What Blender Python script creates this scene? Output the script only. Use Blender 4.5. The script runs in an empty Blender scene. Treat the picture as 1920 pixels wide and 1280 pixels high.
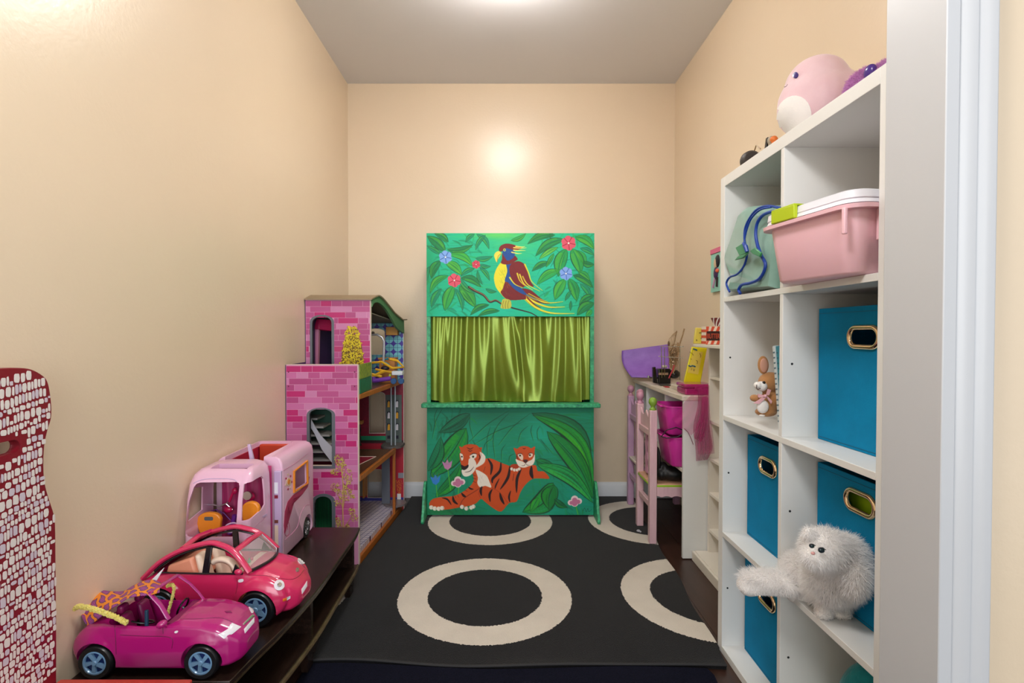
import bpy, bmesh, math, random
import numpy as np
from mathutils import Vector, Matrix, Euler, noise

S = bpy.context.scene
COL = S.collection
random.seed(7)
RNG = np.random.default_rng(11)

# ------------------------------------------------------------------ camera
H = 0.98
TILT = math.atan(17/1000)
cam_d = bpy.data.cameras.new('camera')
cam = bpy.data.objects.new('camera', cam_d)
COL.objects.link(cam)
cam.location = (0, 0, H)
cam.rotation_euler = (math.pi/2 - TILT, 0, 0)
cam_d.sensor_width = 36
cam_d.lens = 18.75
cam_d.shift_x = 16/1920
cam_d.clip_start = 0.02
S.camera = cam

# ------------------------------------------------------------------ light
S.view_settings.view_transform = 'Standard'
S.view_settings.look = 'None'
S.view_settings.gamma = 1
S.view_settings.use_curve_mapping = False
S.view_settings.exposure = 0.72
w = bpy.data.worlds.new('world'); S.world = w
w.use_nodes = True
w.node_tree.nodes['Background'].inputs[0].default_value = (0.93, 0.96, 1.0, 1)
w.node_tree.nodes['Background'].inputs[1].default_value = 0.55

def lamp(name, kind, loc, energy, color=(1, 1, 1), rot=(0, 0, 0), **kw):
    d = bpy.data.lights.new(name, kind); d.energy = energy; d.color = color
    for k, v in kw.items(): setattr(d, k, v)
    o = bpy.data.objects.new(name, d); COL.objects.link(o)
    o.location = loc; o.rotation_euler = rot
    return o
lamp('hall_lamp', 'AREA', (-0.10, 0.40, 2.04), 8.5, (1.0, 0.98, 0.96), rot=(math.radians(40), 0, 0), size=0.35)
lamp('hall_fill', 'AREA', (0.1, -2.5, 1.35), 34, (0.90, 0.95, 1.0), rot=(math.radians(90), 0, 0), size=2.0)  # unseen soft fill light added behind the camera to brighten ceiling and room

# ------------------------------------------------------------------ helpers
def P(px, py, X=None, Y=None, Z=None):
    """point on the plane X=, Y= or Z= measured from the reference (1920x1280)"""
    a = (px-944)/1000.; b = (640-py)/1000.
    c, s = math.cos(TILT), math.sin(TILT)
    r = (a, c+b*s, -s+b*c)
    t = X/r[0] if X is not None else (Y/r[1] if Y is not None else (Z-H)/r[2])
    return (r[0]*t, r[1]*t, H+r[2]*t)

def lin(c):
    out = []
    for x in c[:3]:
        x = x/255.
        out.append(x/12.92 if x <= 0.04045 else ((x+0.055)/1.055)**2.4)
    return tuple(out)

def mat(name, rgb, rough=0.5, metal=0.0, var=0.0, vscale=8.0, bump=0.0, bscale=60.0, coat=0.0,
        alpha=1.0, trans=0.0, sheen=0.0, emit=0.0, stretch=(1, 1, 1), rgb2=None, vdetail=4, spec=None, sss=0.0):
    m = bpy.data.materials.new(name); m.use_nodes = True
    nt = m.node_tree; b = nt.nodes['Principled BSDF']
    c = (*lin(rgb), 1)
    b.inputs['Base Color'].default_value = c
    b.inputs['Roughness'].default_value = rough
    b.inputs['Metallic'].default_value = metal
    b.inputs['Coat Weight'].default_value = coat
    b.inputs['Coat Roughness'].default_value = 0.08
    b.inputs['Alpha'].default_value = alpha
    b.inputs['Transmission Weight'].default_value = trans
    b.inputs['Sheen Weight'].default_value = sheen
    if spec is not None: b.inputs['Specular IOR Level'].default_value = spec
    if sss: b.inputs['Subsurface Weight'].default_value = sss; b.inputs['Subsurface Scale'].default_value = 0.02
    if emit:
        b.inputs['Emission Color'].default_value = c; b.inputs['Emission Strength'].default_value = emit
    tc = mp = None
    if var or bump or rgb2:
        tc = nt.nodes.new('ShaderNodeTexCoord'); mp = nt.nodes.new('ShaderNodeMapping')
        mp.inputs['Scale'].default_value = stretch
        nt.links.new(tc.outputs['Object'], mp.inputs[0])
    if var or rgb2:
        n = nt.nodes.new('ShaderNodeTexNoise'); n.inputs['Scale'].default_value = vscale
        n.inputs['Detail'].default_value = vdetail; n.inputs['Roughness'].default_value = 0.6
        nt.links.new(mp.outputs[0], n.inputs['Vector'])
        r = nt.nodes.new('ShaderNodeValToRGB')
        r.color_ramp.elements[0].position = 0.3; r.color_ramp.elements[1].position = 0.7
        if rgb2:
            r.color_ramp.elements[0].color = c; r.color_ramp.elements[1].color = (*lin(rgb2), 1)
        else:
            r.color_ramp.elements[0].color = (*[x*(1-var) for x in c[:3]], 1)
            r.color_ramp.elements[1].color = (*[min(1, x*(1+var)) for x in c[:3]], 1)
        nt.links.new(n.outputs['Fac'], r.inputs[0]); nt.links.new(r.outputs[0], b.inputs['Base Color'])
    if bump:
        n2 = nt.nodes.new('ShaderNodeTexNoise'); n2.inputs['Scale'].default_value = bscale
        n2.inputs['Detail'].default_value = 3
        nt.links.new(mp.outputs[0], n2.inputs['Vector'])
        bp = nt.nodes.new('ShaderNodeBump'); bp.inputs['Strength'].default_value = bump
        bp.inputs['Distance'].default_value = 0.002
        nt.links.new(n2.outputs['Fac'], bp.inputs['Height']); nt.links.new(bp.outputs[0], b.inputs['Normal'])
    return m

def attr_mat(name, rough=0.45, bump=0.0, bscale=200, coat=0.0):
    m = bpy.data.materials.new(name); m.use_nodes = True
    nt = m.node_tree; b = nt.nodes['Principled BSDF']; b.inputs['Roughness'].default_value = rough
    b.inputs['Coat Weight'].default_value = coat
    a = nt.nodes.new('ShaderNodeAttribute'); a.attribute_name = 'paint'
    nt.links.new(a.outputs['Color'], b.inputs['Base Color'])
    if bump:
        n2 = nt.nodes.new('ShaderNodeTexNoise'); n2.inputs['Scale'].default_value = bscale
        tc = nt.nodes.new('ShaderNodeTexCoord'); nt.links.new(tc.outputs['Object'], n2.inputs['Vector'])
        bp = nt.nodes.new('ShaderNodeBump'); bp.inputs['Strength'].default_value = bump; bp.inputs['Distance'].default_value = 0.001
        nt.links.new(n2.outputs['Fac'], bp.inputs['Height']); nt.links.new(bp.outputs[0], b.inputs['Normal'])
    return m

class MB:
    def __init__(s): s.v = []; s.f = []; s.m = []
    def add(s, vs, fs, mi=0, M=None):
        n = len(s.v)
        if M is not None: vs = [tuple(M @ Vector(v)) for v in vs]
        s.v += [tuple(v) for v in vs]
        s.f += [tuple(i+n for i in f) for f in fs]; s.m += [mi]*len(fs)
        return s
    def box(s, x0, x1, y0, y1, z0, z1, mi=0, M=None):
        vs = [(x, y, z) for x in (x0, x1) for y in (y0, y1) for z in (z0, z1)]
        return s.add(vs, [(0, 1, 3, 2), (4, 6, 7, 5), (0, 4, 5, 1), (2, 3, 7, 6), (0, 2, 6, 4), (1, 5, 7, 3)], mi, M)
    def hexa(s, bot, top, mi=0):
        return s.add(list(bot)+list(top), [(3, 2, 1, 0), (4, 5, 6, 7), (0, 1, 5, 4), (1, 2, 6, 5), (2, 3, 7, 6), (3, 0, 4, 7)], mi)
    def prism(s, poly, axis, a, b, mi=0, M=None):
        n = len(poly)
        def mk(p, t):
            return {'X': (t, p[0], p[1]), 'Y': (p[0], t, p[1]), 'Z': (p[0], p[1], t)}[axis]
        vs = [mk(p, a) for p in poly]+[mk(p, b) for p in poly]
        fs = [tuple(range(n))[::-1], tuple(range(n, 2*n))]+[(i, (i+1) % n, n+(i+1) % n, n+i) for i in range(n)]
        return s.add(vs, fs, mi, M)
    def tube(s, pts, r, n=8, mi=0, closed=False, flat=1.0):
        pts = [Vector(p) for p in pts]; k = len(pts)
        rs = r if isinstance(r, (list, tuple)) else [r]*k
        up = Vector((0, 0, 1)); vs = []; prev = None
        for i, p in enumerate(pts):
            if closed: t = pts[(i+1) % k]-pts[i-1]
            else: t = pts[min(i+1, k-1)]-pts[max(i-1, 0)]
            t = t.normalized() if t.length > 1e-9 else Vector((0, 0, 1))
            if prev is None:
                a = t.cross(up)
                if a.length < 0.1: a = t.cross(Vector((0, 1, 0)))
            else: a = prev-t*prev.dot(t)
            a.normalize(); prev = a; b = t.cross(a)
            for j in range(n):
                th = 2*math.pi*j/n
                vs.append(p+a*(math.cos(th)*rs[i])+b*(math.sin(th)*rs[i]*flat))
        fs = []
        for i in range(k if closed else k-1):
            i2 = (i+1) % k
            for j in range(n):
                j2 = (j+1) % n
                fs.append((i*n+j, i*n+j2, i2*n+j2, i2*n+j))
        if not closed:
            fs.append(tuple(range(n))[::-1]); fs.append(tuple((k-1)*n+j for j in range(n)))
        return s.add([tuple(v) for v in vs], fs, mi)
    def lathe(s, prof, c=(0, 0, 0), n=24, mi=0, axis='Z', M=None, caps=True):
        vs = []
        for (r, h) in prof:
            for j in range(n):
                th = 2*math.pi*j/n; a, b = r*math.cos(th), r*math.sin(th)
                v = {'Z': (a, b, h), 'Y': (a, h, b), 'X': (h, a, b)}[axis]
                vs.append((v[0]+c[0], v[1]+c[1], v[2]+c[2]))
        fs = []; k = len(prof)
        for i in range(k-1):
            for j in range(n):
                j2 = (j+1) % n; fs.append((i*n+j, i*n+j2, (i+1)*n+j2, (i+1)*n+j))
        if caps: fs.append(tuple(range(n))[::-1]); fs.append(tuple((k-1)*n+j for j in range(n)))
        return s.add(vs, fs, mi, M)
    def ell(s, c, r, n=16, k=10, mi=0, rot=None):
        if isinstance(r, (int, float)): r = (r, r, r)
        M = Matrix.Translation(c)
        if rot: M = M @ Euler(rot).to_matrix().to_4x4()
        M = M @ Matrix.Diagonal((*r, 1))
        vs = [(0, 0, 1)]
        for i in range(1, k):
            ph = math.pi*i/k
            for j in range(n):
                th = 2*math.pi*j/n; vs.append((math.sin(ph)*math.cos(th), math.sin(ph)*math.sin(th), math.cos(ph)))
        vs.append((0, 0, -1)); fs = []
        for j in range(n): fs.append((0, 1+j, 1+(j+1) % n))
        for i in range(k-2):
            for j in range(n):
                a = 1+i*n; b = a+n; j2 = (j+1) % n
                fs.append((a+j, b+j, b+j2, a+j2))
        a = 1+(k-2)*n
        for j in range(n): fs.append((a+j, len(vs)-1, a+(j+1) % n))
        return s.add(vs, fs, mi, M)
    def grid(s, fn, nu, nv, mi=0, closeu=False):
        vs = [fn(i/nu, j/nv) for j in range(nv+1) for i in range(nu+1)]
        fs = [(j*(nu+1)+i, j*(nu+1)+i+1, (j+1)*(nu+1)+i+1, (j+1)*(nu+1)+i) for j in range(nv) for i in range(nu)]
        return s.add(vs, fs, mi)
    def build(s, name, mats, parent=None, smooth=False, bevel=0, seg=2, solid=0, sub=0, fix=True, ang=40):
        me = bpy.data.meshes.new(name)
        off = Vector((0, 0, 0)); p = parent
        while p is not None:
            off = off+Vector(p.location); p = p.parent
        me.from_pydata([tuple(Vector(v)-off) for v in s.v], [], s.f)
        if not isinstance(mats, (list, tuple)): mats = [mats]
        for m in mats: me.materials.append(m)
        me.polygons.foreach_set('material_index', s.m)
        if fix:
            bm = bmesh.new(); bm.from_mesh(me); bmesh.ops.recalc_face_normals(bm, faces=bm.faces[:]); bm.to_mesh(me); bm.free()
        return finish(me, name, parent, smooth, bevel, seg, solid, sub, ang)

def finish(me, name, parent=None, smooth=False, bevel=0, seg=2, solid=0, sub=0, ang=40):
    if smooth or bevel:
        me.polygons.foreach_set('use_smooth', [True]*len(me.polygons))
        if ang < 180: me.set_sharp_from_angle(angle=math.radians(ang))
    me.update()
    o = bpy.data.objects.new(name, me); COL.objects.link(o)
    if parent is not None: o.parent = parent
    if solid:
        d = o.modifiers.new('s', 'SOLIDIFY'); d.thickness = solid; d.offset = 0
    if bevel:
        d = o.modifiers.new('b', 'BEVEL'); d.width = bevel; d.segments = seg; d.limit_method = 'ANGLE'; d.angle_limit = math.radians(35)
    if sub:
        d = o.modifiers.new('u', 'SUBSURF'); d.levels = sub; d.render_levels = sub
    return o

def tag(o, label=None, cat=None, group=None, kind=None):
    if label: o['label'] = label
    if cat: o['category'] = cat
    if group: o['group'] = group
    if kind: o['kind'] = kind
    return o

def thing(name, label, cat, loc=(0, 0, 0), group=None):
    o = bpy.data.objects.new(name, None); COL.objects.link(o)
    o.empty_display_size = 0.05
    o.location = loc
    return tag(o, label, cat, group)

def evalmesh(o, name):
    dg = bpy.context.evaluated_depsgraph_get()
    me = bpy.data.meshes.new_from_object(o.evaluated_get(dg), depsgraph=dg)
    me.name = name
    bpy.data.objects.remove(o)
    return me

def cut(name, mats, solid_mb, cutters, parent=None, smooth=True, ang=40, bevel=0):
    """solid minus cutters, baked"""
    base = solid_mb.build(name+'_tmp', mats, None)
    tmp = []
    for c in cutters:
        t = c.build('cutter_tmp', mats, None); tmp.append(t)
        d = base.modifiers.new('b', 'BOOLEAN'); d.operation = 'DIFFERENCE'; d.object = t; d.solver = 'EXACT'
    bpy.context.view_layer.update()
    dg = bpy.context.evaluated_depsgraph_get()
    for k_, d_ in enumerate(list(base.modifiers)):   # a cutter that swallows the body is nudged until it behaves
        for q_ in base.modifiers: q_.show_viewport = q_.show_render = (list(base.modifiers).index(q_) <= k_)
        tries = 0
        while True:
            bpy.context.view_layer.update(); e_ = base.evaluated_get(dg); bb_ = [Vector(c_) for c_ in e_.bound_box]
            ext = max((a_-b_).length for a_ in bb_ for b_ in bb_[:1])
            if ext > 0.85*max((Vector(a_)-Vector(base.data.vertices[0].co)).length for a_ in [v_.co for v_ in base.data.vertices])*0.9 and len(e_.data.polygons) > 20 or tries > 5: break
            tries += 1; d_.object.location = (0.00013*tries, 0.00017*tries, -0.00011*tries); print('CUT RETRY', name, k_, tries)
            if tries == 4: d_.solver = 'FAST'
    me = evalmesh(base, name)
    for t in tmp: bpy.data.objects.remove(t)
    off = Vector((0, 0, 0)); p = parent
    while p is not None: off = off+Vector(p.location); p = p.parent
    me.transform(Matrix.Translation(-off))
    me.materials.clear()
    for m in (mats if isinstance(mats, (list, tuple)) else [mats]): me.materials.append(m)
    return finish(me, name, parent, smooth, bevel, 2, 0, 0, ang)

def plate(name, m, loops, axis, a, b, parent=None, bevel=0.0):
    """flat board between axis=a and axis=b with outline loops[0] and holes loops[1:]"""
    cu = bpy.data.curves.new('c', 'CURVE'); cu.dimensions = '2D'; cu.fill_mode = 'BOTH'
    cu.extrude = abs(b-a)/2-bevel; cu.bevel_depth = bevel; cu.bevel_resolution = 1
    cu.offset = -bevel
    for lp in loops:
        sp = cu.splines.new('POLY'); sp.points.add(len(lp)-1)
        for i, p in enumerate(lp): sp.points[i].co = (p[0], p[1], 0, 1)
        sp.use_cyclic_u = True
    o = bpy.data.objects.new('c', cu); COL.objects.link(o)
    bpy.context.view_layer.update()
    me = evalmesh(o, name)
    mid = (a+b)/2
    M = {'Z': Matrix.Identity(4), 'Y': Matrix(((1, 0, 0, 0), (0, 0, -1, 0), (0, 1, 0, 0), (0, 0, 0, 1))),
         'X': Matrix(((0, 0, 1, 0), (1, 0, 0, 0), (0, 1, 0, 0), (0, 0, 0, 1)))}[axis]
    T = {'Z': (0, 0, mid), 'Y': (0, mid, 0), 'X': (mid, 0, 0)}[axis]
    me.transform(M); me.transform(Matrix.Translation(T))
    off = Vector((0, 0, 0)); p = parent
    while p is not None: off = off+Vector(p.location); p = p.parent
    me.transform(Matrix.Translation(-off))
    me.materials.clear(); me.materials.append(m)
    return finish(me, name, parent, True, 0, 2, 0, 0, 30)

def arch(x0, x1, z0, z1, rise, n=10):
    """closed outline of an arched opening"""
    pts = [(x0, z0), (x1, z0), (x1, z1-rise)]
    for i in range(1, n): 
        t = math.pi*i/n; pts.append(((x0+x1)/2+(x1-x0)/2*math.cos(t), z1-rise+rise*math.sin(t)))
    pts.append((x0, z1-rise)); return pts

def rrect(x0, x1, z0, z1, r, n=5):
    pts = []
    for cx, cz, a0 in ((x1-r, z1-r, 0), (x0+r, z1-r, 90), (x0+r, z0+r, 180), (x1-r, z0+r, 270)):
        for i in range(n+1):
            a = math.radians(a0+90*i/n); pts.append((cx+r*math.cos(a), cz+r*math.sin(a)))
    return pts

def smoothpts(pts, n=6, closed=False):
    """Catmull-Rom through the points"""
    out = []; k = len(pts)
    rng = range(k) if closed else range(k-1)
    for i in rng:
        g = lambda j: np.array(pts[j % k] if closed else pts[min(max(j, 0), k-1)], float)
        p0, p1, p2, p3 = g(i-1), g(i), g(i+1), g(i+2)
        for t in np.linspace(0, 1, n, endpoint=False):
            out.append(tuple(0.5*((2*p1)+(-p0+p2)*t+(2*p0-5*p1+4*p2-p3)*t*t+(-p0+3*p1-3*p2+p3)*t**3)))
    if not closed: out.append(tuple(pts[-1]))
    return out

def blob(name, m, ells, voxel=0.004, parent=None, smooth_it=6, extra=None):
    """ellipsoids merged into one soft continuous surface"""
    b = MB()
    for e in ells: b.ell(e[0], e[1], 20, 14, 0, e[2] if len(e) > 2 else None)
    if extra: b.v, b.f, b.m = b.v, b.f, b.m; extra(b)
    o = b.build('t', m, None)
    d = o.modifiers.new('r', 'REMESH'); d.mode = 'VOXEL'; d.voxel_size = voxel
    d = o.modifiers.new('s', 'SMOOTH'); d.iterations = smooth_it; d.factor = 0.6
    bpy.context.view_layer.update()
    me = evalmesh(o, name)
    off = Vector((0, 0, 0)); p = parent
    while p is not None: off = off+Vector(p.location); p = p.parent
    me.transform(Matrix.Translation(-off))
    me.materials.clear(); me.materials.append(m)
    return finish(me, name, parent, True, ang=180)

def raycast(objs, px, py):
    """first hit of the line through a measured point on the given objects (world space)"""
    o0 = Vector((0, 0, H)); d = (Vector(P(px, py, Y=1.0))-o0).normalized(); best = None
    for o in objs:
        mi = o.matrix_world.inverted(); a = mi @ o0; b_ = (mi.to_3x3() @ d)
        ok, loc, nr, _ = o.ray_cast(a, b_)
        if ok:
            w_ = o.matrix_world @ loc; t = (w_-o0).length
            if best is None or t < best[0]: best = (t, w_, (o.matrix_world.to_3x3() @ nr).normalized())
    return best
def decal(name, m, objs, pts, parent, lift=0.0008, sm=0, rings=5, thick=0.0006):
    """thin patch lying on the surface, its outline given by measured points; built in the parent's frame"""
    bpy.context.view_layer.update()
    if sm: pts = smoothpts(pts, sm, True)
    cx_, cy_ = sum(p[0] for p in pts)/len(pts), sum(p[1] for p in pts)/len(pts)
    n = len(pts); V = []; ok = True
    M = parent.matrix_world.inverted(); top = []; bot = []
    for k in range(rings+1):
        f = k/rings
        for p in (pts if k else pts[:1]):
            h = raycast(objs, cx_+(p[0]-cx_)*f, cy_+(p[1]-cy_)*f)
            if h is None: top.append(None); bot.append(None)
            else: top.append(M @ (h[1]+h[2]*(lift+thick))); bot.append(M @ (h[1]+h[2]*lift*0.2))
    F_ = []
    def id_(k, j): return 0 if k == 0 else 1+(k-1)*n+j % n
    for j in range(n):
        F_.append((id_(0, 0), id_(1, j), id_(1, j+1)))
        for k in range(1, rings): F_.append((id_(k, j), id_(k+1, j), id_(k+1, j+1), id_(k, j+1)))
    F_ = [f for f in F_ if all(top[i] is not None for i in f)]
    nt_ = len(top); V = [tuple(v) if v is not None else (0, 0, 0) for v in top+bot]
    S_ = []
    for j in range(n):
        a, b_ = id_(rings, j), id_(rings, j+1)
        if top[a] is not None and top[b_] is not None: S_.append((a, b_, b_+nt_, a+nt_))
    me = bpy.data.meshes.new(name); me.from_pydata(V, [], F_+S_)
    bm = bmesh.new(); bm.from_mesh(me); bmesh.ops.delete(bm, geom=[v for v in bm.verts if not v.link_faces], context='VERTS'); bmesh.ops.recalc_face_normals(bm, faces=bm.faces[:]); bm.to_mesh(me); bm.free()
    me.materials.append(m)
    return finish(me, name, parent, True, ang=50)
def decal_line(name, m, objs, pts, r, parent, sm=5, lift=0.0):
    bpy.context.view_layer.update()
    M = parent.matrix_world.inverted(); q = []
    for p in (smoothpts(pts, sm) if sm and len(pts) > 2 else [tuple(np.array(pts[0])+(np.array(pts[1])-np.array(pts[0]))*t) for t in np.linspace(0, 1, 8)]):
        h = raycast(objs, *p)
        if h: q.append(tuple(M @ (h[1]+h[2]*lift)))
    if len(q) < 2: return None
    b = MB().tube(q, r, 6)
    me = bpy.data.meshes.new(name); me.from_pydata(b.v, [], b.f); me.materials.append(m)
    return finish(me, name, parent, True, ang=60)

def struct(name, mb, m, **kw):
    o = mb.build(name, m, None, **kw); o['kind'] = 'structure'; return o
# ------------------------------------------------------------------ materials of the room
m_wall = mat('wall_paint', (228, 208, 180), 0.30, bump=0.22, bscale=90, var=0.012, vscale=2, spec=0.65)
m_ceil = mat('ceiling_paint', (226, 226, 230), 0.9, bump=0.1, bscale=120)
m_trim = mat('trim_paint', (197, 199, 202), 0.32, bump=0.03, bscale=30)
m_white = mat('white_laminate', (232, 232, 229), 0.42, bump=0.02, bscale=200)
XL, XR, YB, ZC = -0.916, 1.008, 3.157, 2.44

# floor: dark brown laminate planks
def floor_mat():
    m = bpy.data.materials.new('floor_wood'); m.use_nodes = True
    nt = m.node_tree; b = nt.nodes['Principled BSDF']; b.inputs['Roughness'].default_value = 0.35
    tc = nt.nodes.new('ShaderNodeTexCoord'); mp = nt.nodes.new('ShaderNodeMapping')
    mp.inputs['Scale'].default_value = (18, 1.4, 1)
    n = nt.nodes.new('ShaderNodeTexNoise'); n.inputs['Scale'].default_value = 3; n.inputs['Detail'].default_value = 6
    r = nt.nodes.new('ShaderNodeValToRGB')
    r.color_ramp.elements[0].color = (*lin((36, 22, 17)), 1); r.color_ramp.elements[1].color = (*lin((74, 48, 38)), 1)
    nt.links.new(tc.outputs['Object'], mp.inputs[0]); nt.links.new(mp.outputs[0], n.inputs['Vector'])
    nt.links.new(n.outputs['Fac'], r.inputs[0]); nt.links.new(r.outputs[0], b.inputs['Base Color'])
    return m
m_floor = floor_mat()
floor = struct('floor', MB().box(XL-0.1, 2.6, -2.6, YB+0.1, -0.08, -0.004), mat('floor_joint', (24, 13, 9), 0.8))
pk = {}
xs = [0.56+0.127*i for i in range(4)]
for i, x0 in enumerate(xs):
    y = -0.2+0.37*(i % 3)
    while y < YB-0.05:
        L = min(1.2, YB-y)
        if y < 0.0: y0 = 0.3
        else: y0 = y
        o = MB().box(x0+0.0006, min(x0+0.1264, XR), y0+0.0006, y+L-0.0006, -0.006, 0).build('plank', m_floor, floor)
        y += L
for i in range(-12, 0):
    x0 = 0.56+0.127*i
    MB().box(x0+0.0006, x0+0.1264, 0.3, YB, -0.006, 0).build('plank', m_floor, floor)

wb = struct('wall_back', MB().box(XL-0.12, XR+0.12, YB, YB+0.1, 0, ZC), m_wall)
wl = struct('wall_left', MB().box(XL-0.12, XL, -2.6, YB, 0, ZC), m_wall)
wr = struct('wall_right', MB().box(XR, XR+0.12, 0.844, YB, 0, ZC), m_wall)
wf = struct('wall_front', MB().box(0.66, 2.6, 0.740, 0.844, 0, ZC).box(-0.916, 0.66, 0.740, 0.844, 2.12, ZC), m_wall)
struct('ceiling', MB().box(XL-0.12, 2.6, -2.6, YB+0.1, ZC, ZC+0.1), m_ceil)

m_base = mat('baseboard_paint', (228, 231, 234), 0.32)
# baseboards: profiled, 9 cm
def base_prof(h=0.092):
    return [(0, 0), (0.013, 0), (0.013, h*0.78), (0.011, h*0.84), (0.008, h*0.90), (0.005, h), (0, h)]
struct('baseboard_back', MB().prism([(YB-a, z) for a, z in base_prof()], 'X', XL, XR), m_base, smooth=True)
struct('baseboard_left', MB().prism([(XL+a, z) for a, z in base_prof()], 'Y', -2.5, YB), m_base, smooth=True)

# door jamb and its moulded casing
jb = struct('door_1', MB().box(0.600, 0.619, 0.7285, 0.844, 0, 2.10), m_trim, bevel=0.0015)
MB().box(XL, 0.619, 0.7285, 0.844, 2.10, 2.119).build('head_jamb', m_trim, jb, bevel=0.0015)
cas = [(0.605, 0), (0.605, -0.0085), (0.607, -0.0100), (0.613, -0.0100), (0.6145, -0.0085), (0.6155, -0.0070), (0.618, -0.0075),
       (0.622, -0.0105), (0.629, -0.0130), (0.636, -0.0145), (0.6405, -0.0145), (0.6415, -0.0125), (0.644, -0.0130),
       (0.651, -0.0165), (0.658, -0.0180), (0.664, -0.0180), (0.6665, -0.0165), (0.6665, 0)]
cas = [(x, 0.7400+y) for x, y in cas]
struct('trim_1', MB().prism(cas, 'Z', 0, 2.16), m_trim, smooth=True, ang=25)
struct('trim_2', MB().prism([(y, 2.105+(x-0.605)) for x, y in cas], 'X', XL, 0.605), m_trim, smooth=True, ang=25)

# ceiling lamp just above the frame
cl = thing('ceiling_lamp', 'round white flush ceiling lamp in the middle of the ceiling', 'lamp', (0.02, 2.05, ZC))
MB().lathe([(0.0, ZC), (0.10, ZC), (0.10, ZC-0.018), (0.075, ZC-0.022), (0.0, ZC-0.022)], (0.02, 2.05, 0), 32).build('lamp_base', m_trim, cl, smooth=True)
MB().ell((0.02, 2.05, ZC-0.085), (0.125, 0.125, 0.065), 32, 16).build('glass_globe', mat('lit_globe', (255, 249, 243), 0.4, emit=29), cl, smooth=True, ang=180)

# ------------------------------------------------------------------ rug and mat
def rug_mat():
    m = bpy.data.materials.new('rug_pile'); m.use_nodes = True
    nt = m.node_tree; b = nt.nodes['Principled BSDF']; b.inputs['Roughness'].default_value = 0.95
    b.inputs['Sheen Weight'].default_value = 0.15; b.inputs['Specular IOR Level'].default_value = 0.1
    L = nt.links.new
    def N(t, **k):
        n = nt.nodes.new(t)
        for a, v in k.items(): setattr(n, a, v)
        return n
    def math_(op, a, bb):
        n = N('ShaderNodeMath', operation=op)
        for i, q in enumerate((a, bb)):
            if q is None: continue
            if isinstance(q, (int, float)): n.inputs[i].default_value = q
            else: L(q, n.inputs[i])
        return n.outputs[0]
    tc = N('ShaderNodeTexCoord'); sep = N('ShaderNodeSeparateXYZ')
    nz = N('ShaderNodeTexNoise'); nz.inputs['Scale'].default_value = 160; nz.inputs['Detail'].default_value = 1
    L(tc.outputs['Object'], nz.inputs['Vector'])
    L(tc.outputs['Object'], sep.inputs[0])
    def cell(v, c, p):
        a = math_('SUBTRACT', v, c-p*50.5)
        return math_('SUBTRACT', math_('MODULO', a, p), p/2)
    dx = cell(sep.outputs[0], -0.068, 0.8265); dy = cell(sep.outputs[1], 1.953, 0.7800)
    r = math_('SQRT', math_('ADD', math_('MULTIPLY', dx, dx), math_('MULTIPLY', dy, dy)), None)
    r = math_('ADD', r, math_('MULTIPLY', math_('SUBTRACT', nz.outputs['Fac'], 0.5), 0.012))
    ring = math_('MULTIPLY', math_('GREATER_THAN', r, 0.210), math_('LESS_THAN', r, 0.318))
    n1 = N('ShaderNodeTexNoise'); n1.inputs['Scale'].default_value = 420; n1.inputs['Detail'].default_value = 2
    n2 = N('ShaderNodeTexNoise'); n2.inputs['Scale'].default_value = 9; n2.inputs['Detail'].default_value = 5
    L(tc.outputs['Object'], n1.inputs['Vector']); L(tc.outputs['Object'], n2.inputs['Vector'])
    s = math_('ADD', math_('MULTIPLY', n1.outputs['Fac'], 0.7), math_('MULTIPLY', n2.outputs['Fac'], 0.6))
    mul = math_('ADD', math_('MULTIPLY', math_('SUBTRACT', s, 0.65), 1.6), 1.0)
    mx = N('ShaderNodeMix', data_type='RGBA')
    mx.inputs[6].default_value = (*lin((18, 17, 19)), 1); mx.inputs[7].default_value = (*lin((214, 205, 192)), 1)
    L(ring, mx.inputs[0])
    vm = N('ShaderNodeVectorMath', operation='SCALE'); L(mx.outputs[2], vm.inputs[0])
    mix2 = math_('ADD', math_('MULTIPLY', ring, -0.75), 1.0)
    mul2 = math_('ADD', math_('MULTIPLY', math_('SUBTRACT', mul, 1.0), mix2), 1.0)
    L(mul2, vm.inputs['Scale']); L(vm.outputs[0], b.inputs['Base Color'])
    # tiny light lint specks
    bp = N('ShaderNodeBump'); bp.inputs['Strength'].default_value = 0.6; bp.inputs['Distance'].default_value = 0.003
    L(n1.outputs['Fac'], bp.inputs['Height']); L(bp.outputs[0], b.inputs['Normal'])
    return m
m_rug = rug_mat()
def rug_pt(u, v):
    y0 = 1.553+0.012*math.sin(u*9+0.6)*(1-u*0.3)-0.018*u
    x1 = 0.648+(v**0.8)*0.10
    if v > 0.05: x1 += 0.006*math.sin(v*22)
    y = y0+(3.138-y0)*v
    x0 = float(np.interp(y, [1.99, 2.2, 2.93, 3.14], [-0.600, -0.598, -0.546, -0.544]))
    x = x0+(x1-x0)*u
    lift = 0.006*math.exp(-v*60)*(0.5+0.5*math.sin(u*14))
    return (x, y, 0.0115+lift)
b = MB(); NU, NV = 90, 90
b.grid(rug_pt, NU, NV)
n0 = len(b.v); rim = [i for i in range(NU+1)]+[(j*(NU+1)+NU) for j in range(1, NV+1)]+[NV*(NU+1)+i for i in range(NU-1, -1, -1)]+[j*(NU+1) for j in range(NV-1, 0, -1)]
for i in rim: b.v.append((b.v[i][0], b.v[i][1], 0.0005))
for k in range(len(rim)):
    a, c = rim[k], rim[(k+1) % len(rim)]; b.f.append((c, a, n0+k, n0+(k+1) % len(rim))); b.m.append(0)
rug = b.build('rug', m_rug, None, smooth=True)
tag(rug, 'black rug with big off-white rings in front of the puppet theatre', 'rug')
m_bind = mat('rug_binding', (44, 43, 44), 0.85)
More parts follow.
